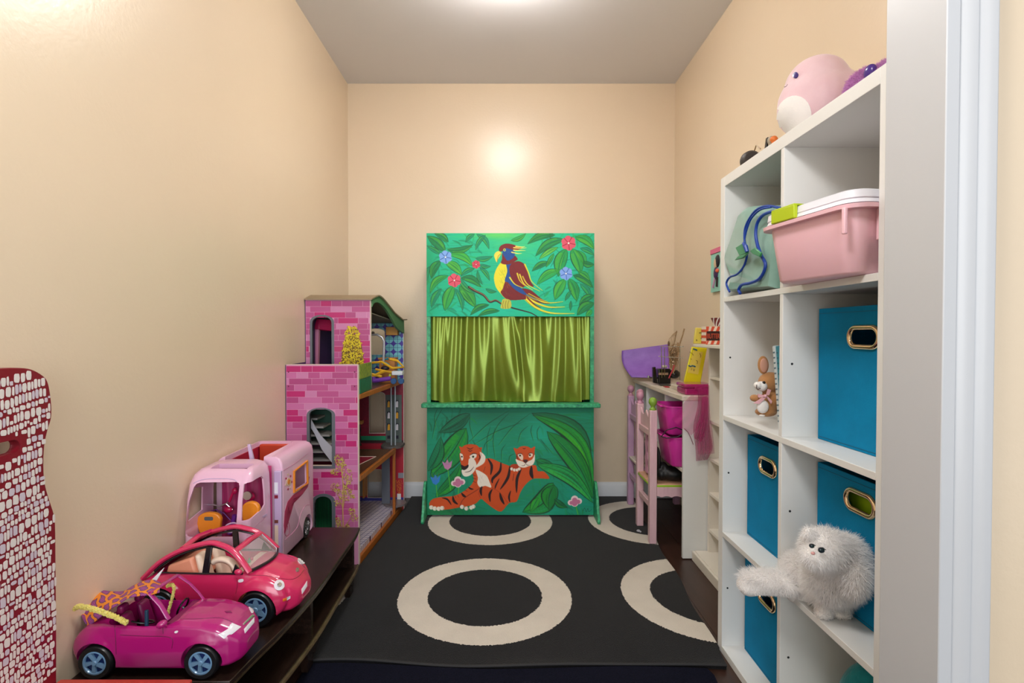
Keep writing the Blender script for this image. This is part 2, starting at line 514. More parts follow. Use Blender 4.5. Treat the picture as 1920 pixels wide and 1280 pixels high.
pts = [rug_pt(i/60, 0) for i in range(61)]
MB().tube([(p[0], p[1]-0.001, p[2]-0.003) for p in pts], 0.004, 6).build('binding', m_bind, rug, smooth=True)
m_mat2 = mat('navy_mat', (17, 18, 32), 0.95, var=0.5, vscale=260, bump=0.8, bscale=350, spec=0.1)
fm = MB().prism([(-0.59, 0.95), (0.545, 0.95), (0.600, 1.50)]+[(rug_pt(u, 0)[0], rug_pt(u, 0)[1]-0.006) for u in np.linspace(0.955, 0.02, 24)], 'Z', 0, 0.007).build('floor_mat', m_mat2, None, bevel=0.002)
tag(fm, 'plain dark navy floor mat at the front edge of the ringed rug', 'mat')
cr = MB().ell((0, 0, 0), (0.009, 0.007, 0.006), 6, 4)
pb = P(1197, 994, Z=0.02)
cr = MB().ell((pb[0], pb[1], 0.0185), (0.010, 0.008, 0.006), 6, 4).ell((pb[0]+0.008, pb[1]-0.006, 0.0165), (0.006, 0.005, 0.004), 5, 3).build('plastic_wrapper', mat('clear_plastic', (225, 225, 235), 0.1, trans=0.5), None)
tag(cr, 'tiny crumpled clear plastic bead on the rug beside the pink chairs', 'litter')
# ------------------------------------------------------------------ white cube shelf
CS = thing('cube_shelf', 'tall white eight-cube shelf along the right wall beside the door jamb', 'shelf', (0.84, 1.284, 0))
X0, X1 = 0.667, XR-0.003
YA, YZ = 0.922, 1.645
MB().box(X0, X1, YZ-0.030, YZ, 0, 1.45).build('side_panel', m_white, CS, bevel=0.001)
MB().box(X0, X1, YA, YA+0.030, 0, 1.45).build('side_panel', m_white, CS, bevel=0.001)
MB().box(X0, X1, YA+0.030, YZ-0.030, 1.42, 1.45).build('top_panel', m_white, CS, bevel=0.001)
MB().box(X0, X1, YA+0.030, YZ-0.030, 0.0, 0.022).build('bottom_panel', m_white, CS, bevel=0.001)
SZ = (0.373, 0.729, 1.0865)
for z in SZ:
    MB().box(X0, X1, YA+0.030, YZ-0.030, z-0.0145, z).build('shelf_board', m_white, CS, bevel=0.0008)
zz = [0.022]+[z for z in SZ]
zt = [z-0.0145 for z in SZ]+[1.42]
m_hole = mat('cam_hole', (30, 32, 34), 0.6)
for a, c in zip(zz, zt):
    MB().box(X0+0.0005, X1, 1.2755, 1.290, a, c).build('divider', m_white, CS, bevel=0.0008)
for (px, py, Y) in ((1371, 454, YZ-0.030), (1369, 670, YZ-0.030), (1366, 886, YZ-0.030), (1364, 1102, YZ-0.030), (1485, 682, 1.2755), (1481, 958, 1.2755), (1478, 1232, 1.2755)):
    p = P(px, py, Y=Y)
    MB().lathe([(0.0, 0), (0.0028, 0), (0.0028, -0.0006), (0, -0.0006)], (p[0], Y, p[2]), 12, axis='Y').build('peg_hole', m_hole, CS)

# ------------------------------------------------------------------ dark low bench
m_dark = mat('dark_stained_wood', (28, 18, 14), 0.26, rgb2=(50, 34, 27), vscale=6, stretch=(12, 1.2, 12), bump=0.05, bscale=30)
m_dark2 = mat('dark_wood_edge', (58, 42, 26), 0.3, rgb2=(92, 74, 48), vscale=40)
BN = thing('low_bench', 'low dark-stained wooden bench with a bowed front under the toy vehicles', 'bench', (-0.74, 1.55, 0))
bow = [(-0.573, 1.104), (-0.561, 1.20), (-0.546, 1.294), (-0.533, 1.425), (-0.527, 1.54), (-0.529, 1.70), (-0.531, 1.904), (-0.538, 1.988)]
bowz = smoothpts(bow, 4)
def slab(name, off, z0, z1, m, bev=0.002, y0=None, y1=None, xl=-0.912):
    pts = [(x-off, y) for x, y in bowz]
    poly = pts+[(xl, 1.988-off*0.5), (xl, 1.104+off*0.5)]
    return MB().prism(poly, 'Z', z0, z1).build(name, m, BN, bevel=bev)
slab('top_board', 0, 0.238, 0.25, m_dark)
slab('edge_moulding', 0.004, 0.226, 0.2375, m_dark2, 0.003)
slab('shelf_board', 0.012, 0.098, 0.110, m_dark)
MB().tube([(x-0.010, y, 0.104) for x, y in bowz], 0.007, 8).build('shelf_edge', m_dark2, BN, smooth=True)
for y in (1.115, 1.535, 1.965):
    MB().box(-0.905, -0.556, y-0.009, y+0.009, 0.110, 0.226).build('divider', m_dark, BN, bevel=0.001)
MB().box(-0.908, -0.900, 1.12, 1.97, 0.110, 0.226).build('back_panel', m_dark, BN)
for (y, w) in ((1.145, 0.035), (1.52, 0.035), (1.950, 0.035)):
    x = -0.552 if y < 1.9 else -0.556
    if y < 1.3: x = -0.585
    for xa in (x-0.03, -0.90):
        zf = 0.0125 if xa > -0.7 else 0.0
        MB().hexa([(xa+0.006, y-w*0.6, zf), (xa+0.026, y-w*0.6, zf), (xa+0.026, y+w*0.6, zf), (xa+0.006, y+w*0.6, zf)],
                  [(xa, y-w, 0.098), (xa+0.030, y-w, 0.098), (xa+0.030, y+w, 0.098), (xa, y+w, 0.098)]).build('foot', m_dark, BN, bevel=0.003)
def apron(y):  # arched front rail between the feet
    t = ((y-1.13) % 0.41)/0.41
    return 0.045+0.045*math.sin(math.pi*min(1, max(0, t)))**0.6
b = MB(); ys = [1.13+i*0.82/60 for i in range(61)]
def bx(y):
    for (xa, ya), (xb, yb) in zip(bowz, bowz[1:]):
        if ya <= y <= yb+1e-6: return xa+(xb-xa)*(y-ya)/(yb-ya)
    return bowz[-1][0]
for y1_, y2_ in zip(ys, ys[1:]):
    for_ = [(bx(y1_)-0.022, y1_), (bx(y2_)-0.022, y2_)]
    a1, a2 = apron(y1_), apron(y2_)
    b.hexa([(for_[0][0]-0.012, y1_, a1), (for_[0][0], y1_, a1), (for_[1][0], y2_, a2), (for_[1][0]-0.012, y2_, a2)],
           [(for_[0][0]-0.012, y1_, 0.098), (for_[0][0], y1_, 0.098), (for_[1][0], y2_, 0.098), (for_[1][0]-0.012, y2_, 0.098)])
b.build('apron', m_dark, BN)

# ------------------------------------------------------------------ puppet theatre
class Canvas:
    def __init__(s, x0, y0, x1, y1, W):
        s.b = (x0, y0, x1, y1); s.k = W/(x1-x0); s.W = W; s.H = int(round((y1-y0)*s.k)); s.a = np.zeros((s.H, s.W, 3))
    def _m(s, pts): return np.array([((p[0]-s.b[0])*s.k, (p[1]-s.b[1])*s.k) for p in pts])
    def _box(s, q, pad):
        x0 = int(max(0, q[:, 0].min()-pad)); x1 = int(min(s.W, q[:, 0].max()+pad+2))
        y0 = int(max(0, q[:, 1].min()-pad)); y1 = int(min(s.H, q[:, 1].max()+pad+2))
        return x0, x1, y0, y1
    def _blend(s, bx_, msk, col, al):
        x0, x1, y0, y1 = bx_
        A = s.a[y0:y1, x0:x1]; m = (msk*al)[..., None]
        s.a[y0:y1, x0:x1] = A*(1-m)+np.array(col[:3], float)*m
    def poly(s, pts, col, al=1.0, sm=0):
        if sm: pts = smoothpts(pts, sm, True)
        q = s._m(pts); bx_ = s._box(q, 2); x0, x1, y0, y1 = bx_
        if x1 <= x0 or y1 <= y0: return
        acc = 0
        for ox, oy in ((0.25, 0.25), (0.75, 0.75), (0.25, 0.75), (0.75, 0.25)):
            X, Y = np.meshgrid(np.arange(x0, x1)+ox, np.arange(y0, y1)+oy); ins = np.zeros(X.shape, bool)
            for (ax, ay), (cx, cy) in zip(q, np.roll(q, -1, 0)):
                if ay == cy: continue
                ins ^= ((ay > Y) != (cy > Y)) & (X < (cx-ax)*(Y-ay)/(cy-ay)+ax)
            acc = acc+ins*0.25
        s._blend(bx_, acc, col, al)
    def stroke(s, pts, w, col, al=1.0, w1=None, sm=5, soft=1.0):
        if sm and len(pts) > 2: pts = smoothpts(pts, sm)
        q = s._m(pts); n = len(q)
        if w1 is None: ws = np.full(n, w*s.k)
        elif isinstance(w1, str):
            ws = w*s.k*np.sin(np.pi*np.linspace(0.08, 0.92, n))
        else: ws = np.linspace(w, w1, n)*s.k
        bx_ = s._box(q, ws.max()/2+2); x0, x1, y0, y1 = bx_
        if x1 <= x0 or y1 <= y0: return
        X, Y = np.meshgrid(np.arange(x0, x1)+.5, np.arange(y0, y1)+.5); mx = np.zeros(X.shape)
        for i in range(n-1):
            d = q[i+1]-q[i]; L = max(1e-9, d @ d); t = np.clip(((X-q[i, 0])*d[0]+(Y-q[i, 1])*d[1])/L, 0, 1)
            dist = np.hypot(X-q[i, 0]-t*d[0], Y-q[i, 1]-t*d[1]); wd = ws[i]+(ws[i+1]-ws[i])*t
            mx = np.maximum(mx, np.clip((wd/2-dist)/soft+0.5, 0, 1))
        s._blend(bx_, mx, col, al)
    def dot(s, c, r, col, al=1.0): s.stroke([c, (c[0]+0.01, c[1])], 2*r, col, al, sm=0)
    def leaf(s, p0, p1, w, bend=0.0, col=(40, 140, 80), edge=(8, 85, 62), hi=(120, 190, 60), al=0.8, fine=True):
        p0 = np.array(p0, float); p1 = np.array(p1, float); d = p1-p0; nrm = np.array([-d[1], d[0]])
        ts = np.linspace(0, 1, 12); cl_ = [p0+d*t+nrm*bend*math.sin(math.pi*t) for t in ts]
        L = np.hypot(*d); nn = nrm/L
        prof = [w/2*math.sin(math.pi*t**0.85)**0.8 if 0 < t < 1 else 0 for t in ts]
        A = [c+nn*h for c, h in zip(cl_, prof)]; B = [c-nn*h for c, h in zip(cl_, prof)]
        s.poly(A+B[::-1], col, al)
        if fine:
            s.poly([c+nn*h*0.85 for c, h in zip(cl_, prof)][2:-1]+[c+nn*h*0.25 for c, h in zip(cl_, prof)][2:-1][::-1], hi, 0.42)
            for j in range(5):
                o = random.uniform(-0.8, 0.8); i0 = random.randint(0, 4)
                s.stroke([c+nn*h*o for c, h in zip(cl_, prof)][i0:i0+6], w*0.10, random.choice([hi, edge, (20, 160, 110)]), 0.35, 't', 0)
        s.stroke(A, max(6, w*0.08), edge, 0.95, 't', 0); s.stroke(B, max(5, w*0.07), edge, 0.7, 't', 0)
        s.stroke(cl_, max(4, w*0.05), edge, 0.75, 't', 0)
    def back(s, cols, n, ang=0.15, wl=(60, 260), ww=(10, 34), al=0.35):
        x0, y0, x1, y1 = s.b
        for _ in range(n):
            x, y = random.uniform(x0, x1), random.uniform(y0, y1); L = random.uniform(*wl); a = random.gauss(0, ang)
            s.stroke([(x, y), (x+L*math.cos(a), y+L*math.sin(a))], random.uniform(*ww), random.choice(cols), al, 't', 0, soft=3)
    def blotch(s, c, r, col, al):
        q = s._m([c]); X, Y = np.meshgrid(np.arange(s.W)+.5, np.arange(s.H)+.5)
        m = np.exp(-((X-q[0, 0])/(r[0]*s.k))**2-((Y-q[0, 1])/(r[1]*s.k))**2)
        s._blend((0, s.W, 0, s.H), m, col, al)

def painted_board(name, cv, x0, x1, z0, z1, y, th, m, parent, edgecol):
    """a board whose front carries the painting as one colour per grid vertex"""
    W, Hh = cv.W, cv.H
    xs_ = np.linspace(x0, x1, W); zs_ = np.linspace(z1, z0, Hh)
    X, Z = np.meshgrid(xs_, zs_); n = W*Hh
    co = np.stack([X.ravel(), np.full(n, y), Z.ravel()], 1)
    idx = np.arange(n).reshape(Hh, W)
    q = np.stack([idx[:-1, :-1], idx[1:, :-1], idx[1:, 1:], idx[:-1, 1:]], -1).reshape(-1, 4)
    e = np.array([[a, b_, c] for a in (x0, x1) for b_ in (y, y+th) for c in (z0, z1)])
    eb = np.array([(0, 1, 3, 2), (4, 6, 7, 5), (2, 3, 7, 6), (0, 2, 6, 4), (1, 5, 7, 3)])+n
    co = np.vstack([co, e]); q = np.vstack([q, eb])
    off = Vector(parent.location); co = co-np.array(off)
    me = bpy.data.meshes.new(name)
    me.vertices.add(len(co)); me.vertices.foreach_set('co', co.ravel())
    me.loops.add(q.size); me.loops.foreach_set('vertex_index', q.ravel())
    me.polygons.add(len(q)); me.polygons.foreach_set('loop_start', np.arange(0, q.size, 4)); me.polygons.foreach_set('loop_total', np.full(len(q), 4))
    me.update(calc_edges=True)
    ca = me.color_attributes.new('paint', 'FLOAT_COLOR', 'POINT')
    c = np.clip(cv.a.reshape(-1, 3)/255., 0, 1); c = np.where(c <= 0.04045, c/12.92, ((c+0.055)/1.055)**2.4)
    full = np.ones((len(co), 4)); full[:n, :3] = c; full[n:, :3] = lin(edgecol)
    ca.data.foreach_set('color', full.ravel().astype(np.float32))
    me.materials.append(m)
    o = bpy.data.objects.new(name, me); COL.objects.link(o); o.parent = parent
    return o

TEAL = [(16, 178, 140), (30, 196, 160), (60, 190, 120), (10, 160, 130), (24, 186, 170), (80, 200, 120), (12, 140, 110)]
U = Canvas(110, 90, 1783, 918, 500)
U.a[:] = (28, 184, 142)
U.back(TEAL, 500)
U.blotch((1000, 200), (300, 120), (90, 200, 130), 0.6); U.blotch((1350, 450), (200, 220), (30, 205, 180), 0.5); U.blotch((700, 860), (500, 70), (20, 200, 175), 0.6)
U.blotch((820, 110), (260, 40), (140, 210, 90), 0.6)
U.blotch((130, 500), (80, 400), (12, 140, 90), 0.5); U.blotch((1780, 600), (90, 400), (10, 130, 95), 0.5)
for _ in range(170):
    sx = random.choice([random.uniform(110, 620), random.uniform(1180, 1783)]); sy = random.uniform(95, 915); aa = random.gauss(-0.6 if sx > 900 else 0.7, 0.7); LL = random.uniform(50, 170)
    U.stroke([(sx, sy), (sx+LL*0.5*math.cos(aa)+8, sy+LL*0.5*math.sin(aa)-8), (sx+LL*math.cos(aa), sy+LL*math.sin(aa))], random.uniform(5, 22), random.choice([(12, 110, 70), (20, 140, 90), (40, 160, 80), (10, 120, 96)]), random.uniform(0.2, 0.5), 't', soft=2)
G1, G2, G3 = (22, 120, 66), (60, 160, 70), (14, 140, 105)
for a in [((300, 270), (118, 120), 90, 0.05, G1), ((330, 180), (190, 95), 60, 0.1, G1), ((318, 255), (575, 205), 64, 0.12, G1), ((260, 300), (115, 215), 44, 0, G3),
          ((590, 100), (500, 180), 40, 0.1, G3), ((610, 100), (735, 250), 50, -0.15, G3), ((700, 110), (600, 260), 40, 0.1, G3), ((950, 165), (1100, 95), 44, 0.1, G2),
          ((600, 340), (770, 320), 50, 0.1, G3), ((640, 400), (750, 420), 36, 0.1, G3), ((640, 430), (740, 560), 40, -0.1, G3), ((620, 460), (670, 600), 30, 0.1, G3),
          ((590, 440), (450, 520), 44, 0.1, G3), ((250, 360), (160, 540), 80, 0.12, G1), ((140, 420), (115, 560), 40, 0.1, G3),
          ((340, 300), (575, 420), 74, -0.16, (70, 170, 60)), ((300, 375), (465, 505), 84, -0.1, (90, 175, 60)), ((330, 510), (145, 690), 66, 0.18, G2), ((455, 530), (655, 625), 74, -0.14, G1),
          ((380, 610), (295, 860), 104, 0.06, G2), ((440, 610), (600, 825), 112, -0.05, (60, 150, 60)), ((400, 640), (470, 860), 50, -0.1, G3), ((260, 640), (160, 830), 60, 0.1, G3), ((430, 520), (600, 690), 50, 0.1, G3),
          ((735, 800), (545, 905), 56, 0.12, G1), ((840, 860), (620, 916), 50, 0.1, G1), ((700, 640), (810, 670), 34, 0.1, G3),
          ((1390, 110), (1115, 200), 70, 0.12, G1), ((1480, 150), (1195, 320), 84, 0.12, G1), ((1420, 230), (1230, 350), 50, 0.05, (120, 190, 70)), ((1340, 380), (1160, 468), 60, 0.1, G1),
          ((1380, 290), (1300, 430), 40, 0.0, G2), ((1590, 130), (1780, 250), 84, -0.15, (70, 160, 60)), ((1640, 240), (1780, 310), 50, -0.1, G3), ((1600, 260), (1700, 420), 70, -0.1, G2),
          ((1660, 380), (1780, 400), 60, 0.1, G1), ((1500, 245), (1425, 520), 120, 0.08, (40, 150, 70)), ((1560, 245), (1645, 490), 120, -0.06, (50, 150, 66)),
          ((1440, 455), (1210, 600), 84, 0.1, (50, 160, 70)), ((1490, 545), (1390, 750), 100, 0.05, (60, 160, 66)), ((1530, 540), (1610, 765), 96, -0.06, (40, 150, 70)),
          ((1570, 505), (1770, 630), 74, -0.1, G1), ((1640, 590), (1750, 740), 56, -0.1, G3), ((1620, 470), (1740, 560), 54, -0.1, G2), ((1780, 705), (1630, 800), 66, 0.1, G1), ((1780, 780), (1610, 905), 90, 0.12, G1),
          ((1760, 850), (1700, 915), 50, 0, G2), ((1550, 660), (1490, 760), 34, 0, G3), ((1550, 760), (1545, 860), 26, 0, G3)]:
    U.leaf(a[0], a[1], a[2], a[3], a[4])
def flower(C, c, r, col, line):
    for k in range(6):
        t = k*math.pi/3+0.4; C.dot((c[0]+r*0.55*math.cos(t), c[1]+r*0.55*math.sin(t)), r*0.46, col)
    C.dot(c, r*0.5, col)
    for k in range(5):
        t = k*math.pi*0.4+0.2; C.stroke([c, (c[0]+r*0.9*math.cos(t), c[1]+r*0.9*math.sin(t))], r*0.09, line, 0.9, sm=0)
    C.dot(c, r*0.12, (240, 240, 230))
flower(U, (300, 328), 66, (130, 170, 225), (50, 80, 160)); flower(U, (388, 558), 68, (215, 95, 115), (150, 30, 50)); flower(U, (605, 400), 42, (205, 80, 100), (150, 30, 50))
flower(U, (1525, 190), 74, (208, 92, 112), (150, 30, 50)); flower(U, (1500, 490), 66, (130, 165, 225), (50, 80, 170))
# branch
U.stroke([(535, 625), (600, 665), (680, 705), (740, 770), (800, 758), (860, 790), (950, 825), (1060, 855), (1150, 880), (1215, 918)], 26, (60, 42, 40), 1, 8)
U.stroke([(540, 622), (600, 660), (680, 700), (740, 764), (800, 750), (860, 785), (950, 818)], 12, (150, 115, 85), 0.9, 5)
# parrot
MAR, YEL, BLU, DK = (125, 34, 38), (222, 214, 62), (28, 84, 150), (70, 20, 26)
U.poly([(1050, 640), (1150, 655), (1250, 735), (1340, 790), (1230, 780), (1120, 740), (1060, 700)], MAR, 1, 4)
for pts, w_ in (([(1100, 700), (1220, 755), (1330, 780), (1470, 768)], 22), ([(1090, 720), (1200, 780), (1330, 822), (1490, 820)], 30), ([(1080, 720), (1190, 820), (1350, 880), (1585, 885)], 34), ([(1130, 690), (1230, 740), (1320, 770)], 10)):
    U.stroke(pts, w_, YEL, 1, 4); U.stroke([(p[0], p[1]+w_*0.35) for p in pts], 5, (90, 80, 30), 0.7, 2)
U.stroke([(1100, 715), (1190, 800), (1250, 830)], 18, MAR, 0.9, 5); U.stroke([(1060, 680), (1170, 730), (1260, 780)], 14, BLU, 0.8, 4)
U.poly([(870, 370), (815, 430), (787, 500), (785, 560), (805, 630), (850, 690), (905, 745), (960, 752), (1050, 748), (1110, 735), (1060, 640), (980, 540), (950, 400)], YEL, 1, 4)
U.poly([(900, 560), (870, 640), (850, 680), (905, 742), (960, 754), (1050, 750), (1105, 735), (1070, 650), (990, 590), (950, 560)], MAR, 1, 4)
for _ in range(60):
    x, y = random.uniform(830, 930), random.uniform(430, 690); U.stroke([(x, y), (x+12, y+26)], 7, random.choice([(150, 160, 40), (120, 130, 50), (230, 222, 90)]), 0.5, 't', 0)
for _ in range(30):
    x, y = random.uniform(880, 1050), random.uniform(620, 735); U.stroke([(x, y), (x+20, y+18)], 7, random.choice([(90, 24, 50), (150, 40, 40), (70, 40, 90)]), 0.5, 't', 0)
U.poly([(905, 390), (950, 380), (965, 420), (945, 500), (985, 570), (1060, 640), (1110, 700), (1060, 690), (980, 640), (925, 580), (890, 560), (915, 470)], BLU, 1, 4)
U.poly([(935, 450), (955, 395), (1020, 368), (1080, 392), (1110, 440), (1125, 500), (1150, 570), (1180, 620), (1110, 610), (1060, 630), (1000, 600), (955, 540)], MAR, 1, 4)
for pts in ([(1090, 400), (1130, 490), (1160, 570), (1265, 658)], [(1070, 520), (1120, 600), (1240, 665)], [(1040, 500), (1080, 590), (1170, 655)], [(940, 530), (990, 595), (1070, 630)], [(1015, 490), (1040, 560), (1090, 610)]):
    U.stroke(pts, 15, YEL, 0.95, 4)
for _ in range(18):
    x, y = random.uniform(960, 1080), random.uniform(400, 540); U.stroke([(x, y), (x+20, y+45)], 9, random.choice([(150, 50, 45), (95, 25, 30)]), 0.5, 't', 0)
U.poly([(865, 290), (862, 350), (852, 385), (890, 400), (950, 395), (1000, 365), (1018, 345), (985, 310), (960, 340), (920, 350), (890, 330)], MAR, 1, 4)
U.poly([(872, 255), (900, 235), (950, 240), (990, 275), (985, 320), (955, 350), (915, 362), (890, 330), (868, 290)], BLU, 1, 4)
for _ in range(16):
    x, y = random.uniform(885, 970), random.uniform(255, 335); U.stroke([(x, y), (x+12, y+14)], 7, random.choice([(20, 60, 120), (60, 120, 180)]), 0.6, 't', 0)
U.poly([(832, 262), (845, 220), (895, 196), (960, 200), (1030, 225), (1060, 240), (1000, 262), (950, 250), (900, 240), (860, 272)], MAR, 1, 4)
for pts in ([(980, 235), (1050, 240), (1105, 235)], [(980, 260), (1040, 262), (1095, 262)], [(960, 280), (1020, 292), (1060, 290)], [(1000, 222), (1060, 228), (1090, 222)]):
    U.stroke(pts, 13, (235, 222, 110), 0.95, 3)
U.poly([(858, 290), (835, 270), (805, 278), (785, 308), (795, 350), (812, 380), (822, 350), (840, 320)], (232, 214, 90), 1, 4); U.stroke([(855, 295), (825, 320), (815, 375)], 5, (140, 110, 30), 0.8)
U.dot((888, 257), 13, (210, 225, 120)); U.dot((888, 257), 6, (20, 30, 30))
U.poly([(868, 750), (855, 800), (850, 832), (900, 840), (950, 830), (955, 780), (940, 752), (900, 740)], (190, 190, 80), 1, 3)
for x in (870, 895, 920): U.stroke([(x+10, 760), (x, 800), (x+3, 835)], 5, (100, 90, 40), 0.8)
U.back([(20, 150, 100), (80, 200, 140)], 60, 0.8, (20, 60), (4, 7), 0.25)

Lc = Canvas(100, 98, 1645, 1113, 500)
Lc.a[:] = (14, 140, 108)
Lc.back([(10, 128, 96), (18, 150, 120), (8, 116, 84), (24, 164, 140), (30, 150, 80), (10, 140, 130)], 520)
Lc.blotch((420, 500), (280, 200), (24, 170, 140), 0.55); Lc.blotch((1150, 350), (140, 140), (20, 175, 150), 0.6); Lc.blotch((700, 180), (300, 60), (6, 110, 84), 0.6); Lc.blotch((1100, 1080), (400, 50), (20, 165, 140), 0.5)
Lc.blotch((1500, 900), (160, 160), (16, 160, 150), 0.5); Lc.blotch((250, 1080), (300, 40), (10, 110, 60), 0.7)
for _ in range(150):
    sx = random.choice([random.uniform(100, 520), random.uniform(1050, 1640)]); sy = random.uniform(100, 1100); aa = random.gauss(1.2 if sx < 700 else 0.9, 0.5); LL = random.uniform(60, 200)
    Lc.stroke([(sx, sy), (sx+LL*0.5*math.cos(aa)+8, sy+LL*0.5*math.sin(aa)-8), (sx+LL*math.cos(aa), sy+LL*math.sin(aa))], random.uniform(6, 26), random.choice([(8, 90, 60), (20, 130, 70), (40, 150, 60), (8, 110, 84)]), random.uniform(0.2, 0.45), 't', soft=2)
def big(p0, p1, w_, bd, c=(30, 140, 56), hi=(70, 175, 50)):
    Lc.leaf(p0, p1, w_, bd, c, (4, 66, 44), hi)
    p0 = np.array(p0, float); p1 = np.array(p1, float); d = p1-p0; nr = np.array([-d[1], d[0]]); n_ = nr/np.hypot(*nr)
    for t in np.linspace(0.12, 0.9, 13):
        c0 = p0+d*t+nr*bd*math.sin(math.pi*t); h = w_/2*math.sin(math.pi*t**0.85)**0.8
        for sg in (-1, 1): Lc.stroke([c0, c0+d/np.hypot(*d)*h*0.35+n_*sg*h*0.9], 5, (6, 80, 50), 0.5, 't', 0)
big((500, 165), (215, 340), 120, -0.05, (12, 108, 80), (20, 130, 90)); big((465, 300), (130, 760), 210, -0.05, (26, 136, 60)); big((110, 700), (230, 380), 110, 0.1, (16, 120, 80), (30, 140, 80))
big((180, 940), (420, 620), 110, 0.1, (24, 130, 60)); big((1070, 160), (1600, 800), 190, -0.22, (14, 110, 70), (40, 150, 50)); big((1080, 180), (1640, 900), 120, -0.2, (40, 150, 50), (90, 185, 40))
big((1210, 330), (1640, 960), 170, -0.08, (24, 130, 56), (60, 165, 50)); big((1110, 600), (1270, 640), 90, 0.1, (16, 120, 70)); big((1120, 640), (1640, 1000), 130, -0.12, (40, 160, 80), (90, 190, 70))
for a, c in (((870, 130), (470, 450)), ((1000, 240), (540, 450)), ((860, 160), (690, 420)), ((1035, 280), (940, 440)), ((1075, 270), (1085, 420)), ((1145, 280), (1130, 420)), ((1150, 400), (1260, 530)), ((250, 110), (150, 400)), ((200, 120), (180, 300)),
             ((830, 450), (790, 600)), ((730, 300), (730, 580)), ((690, 280), (660, 560)), ((620, 520), (700, 400)), ((910, 540), (860, 620)), ((1060, 160), (760, 460)), ((500, 180), (530, 400))):
    m_ = ((a[0]+c[0])/2-18, (a[1]+c[1])/2-18)
    Lc.stroke([a, m_, c], 8, (6, 84, 60), 0.7, 't'); Lc.stroke([(m_[0]+4, m_[1]+4), (c[0]+6, c[1])], 7, (130, 200, 60), 0.65, 't', 0)
OR, OR2, BK, WH = (198, 86, 32), (176, 68, 26), (46, 16, 18), (228, 218, 204)
# body, forelegs
Lc.poly([(600, 610), (680, 580), (780, 620), (860, 650), (930, 685), (1010, 660), (1105, 645), (1125, 700), (1185, 705), (1235, 770), (1150, 768), (1075, 775), (1010, 830), (965, 900), (930, 985), (860, 1000), (790, 1078), (720, 1052), (640, 990), (600, 960), (550, 1005), (470, 1030), (400, 1040), (300, 1058), (200, 1062), (135, 1040), (122, 1000), (160, 958), (260, 940), (350, 932), (430, 895), (500, 840), (535, 780), (525, 700)], OR, 1, 3)
Lc.stroke([(600, 960), (580, 900), (620, 850)], 7, OR2, 0.9); Lc.stroke([(400, 1040), (440, 960), (560, 880), (600, 850)], 7, (130, 50, 24), 0.8); Lc.stroke([(700, 855), (780, 905), (850, 1000)], 6, OR2, 0.9)
Lc.poly([(550, 690), (590, 700), (650, 740), (680, 800), (695, 855), (640, 838), (590, 850), (566, 810), (572, 760)], WH, 1, 3)
for _ in range(26):
    x, y = random.uniform(570, 660), random.uniform(730, 830); Lc.stroke([(x, y), (x+random.uniform(-8, 14), y+24)], 6, random.choice([(245, 240, 230), (190, 170, 160), (210, 195, 185)]), 0.6, 't', 0)
for pts, w_ in (([(665, 585), (700, 650), (690, 735)], 24), ([(785, 620), (775, 700), (710, 770), (705, 812)], 26), ([(868, 655), (850, 760), (780, 870)], 26), ([(975, 675), (935, 770), (930, 900)], 26), ([(1068, 655), (1065, 720), (1080, 768)], 34),
                ([(905, 725), (895, 790)], 14), ([(610, 845), (598, 880), (605, 930)], 24), ([(705, 870), (680, 920), (685, 985)], 22), ([(775, 905), (790, 960), (815, 1010)], 26), ([(875, 885), (860, 940), (868, 990)], 18),
                ([(420, 905), (440, 930), (460, 940)], 22), ([(340, 935), (350, 980), (385, 1010)], 24), ([(240, 950), (290, 965), (325, 1015)], 16), ([(485, 850), (505, 865), (530, 870)], 16), ([(450, 880), (475, 888)], 12), ([(525, 735), (550, 745)], 14), ([(522, 765), (555, 775)], 12), ([(525, 795), (555, 808)], 12),
                ([(770, 770), (740, 830), (730, 865)], 14), ([(640, 660), (625, 705)], 10), ([(385, 925), (395, 945)], 8), ([(360, 935), (368, 950)], 8)):
    Lc.stroke(pts, w_, BK, 1, 't')
def paw(cs, r=22):
    for c in cs: Lc.dot(c, r, WH); Lc.stroke([(c[0]+r*0.7, c[1]-r*0.5), (c[0]+r*0.6, c[1]+r*0.8)], 4, (120, 90, 80), 0.7, sm=0)
paw([(140, 1040), (172, 1050), (208, 1052), (240, 1046)], 20); paw([(425, 1035), (465, 1050), (510, 1042), (530, 1032)], 19)
# adult head (plain painted tiger)
Lc.poly([(398, 468), (425, 478), (445, 462), (500, 448), (560, 458), (585, 480), (612, 480), (604, 515), (636, 560), (632, 610), (590, 650), (540, 690), (470, 700), (425, 660), (408, 600), (402, 545), (412, 515)], OR, 1, 3)
Lc.poly([(590, 520), (640, 560), (632, 620), (585, 655), (545, 668), (585, 610), (600, 570)], WH, 1, 3)
Lc.poly([(488, 590), (520, 580), (545, 600), (560, 650), (540, 700), (500, 740), (455, 752), (428, 730), (422, 690), (450, 690), (480, 660)], WH, 1, 3)
Lc.poly([(415, 640), (450, 655), (485, 640), (480, 668), (450, 690), (425, 680)], BK, 1, 3)
Lc.poly([(406, 535), (432, 545), (436, 590), (418, 600)], WH, 1, 3); Lc.poly([(495, 560), (530, 540), (560, 545), (552, 575), (515, 590)], WH, 1, 3)
Lc.dot((424, 566), 8, (40, 50, 30)); Lc.dot((528, 566), 10, (60, 80, 40)); Lc.dot((528, 566), 5, BK)
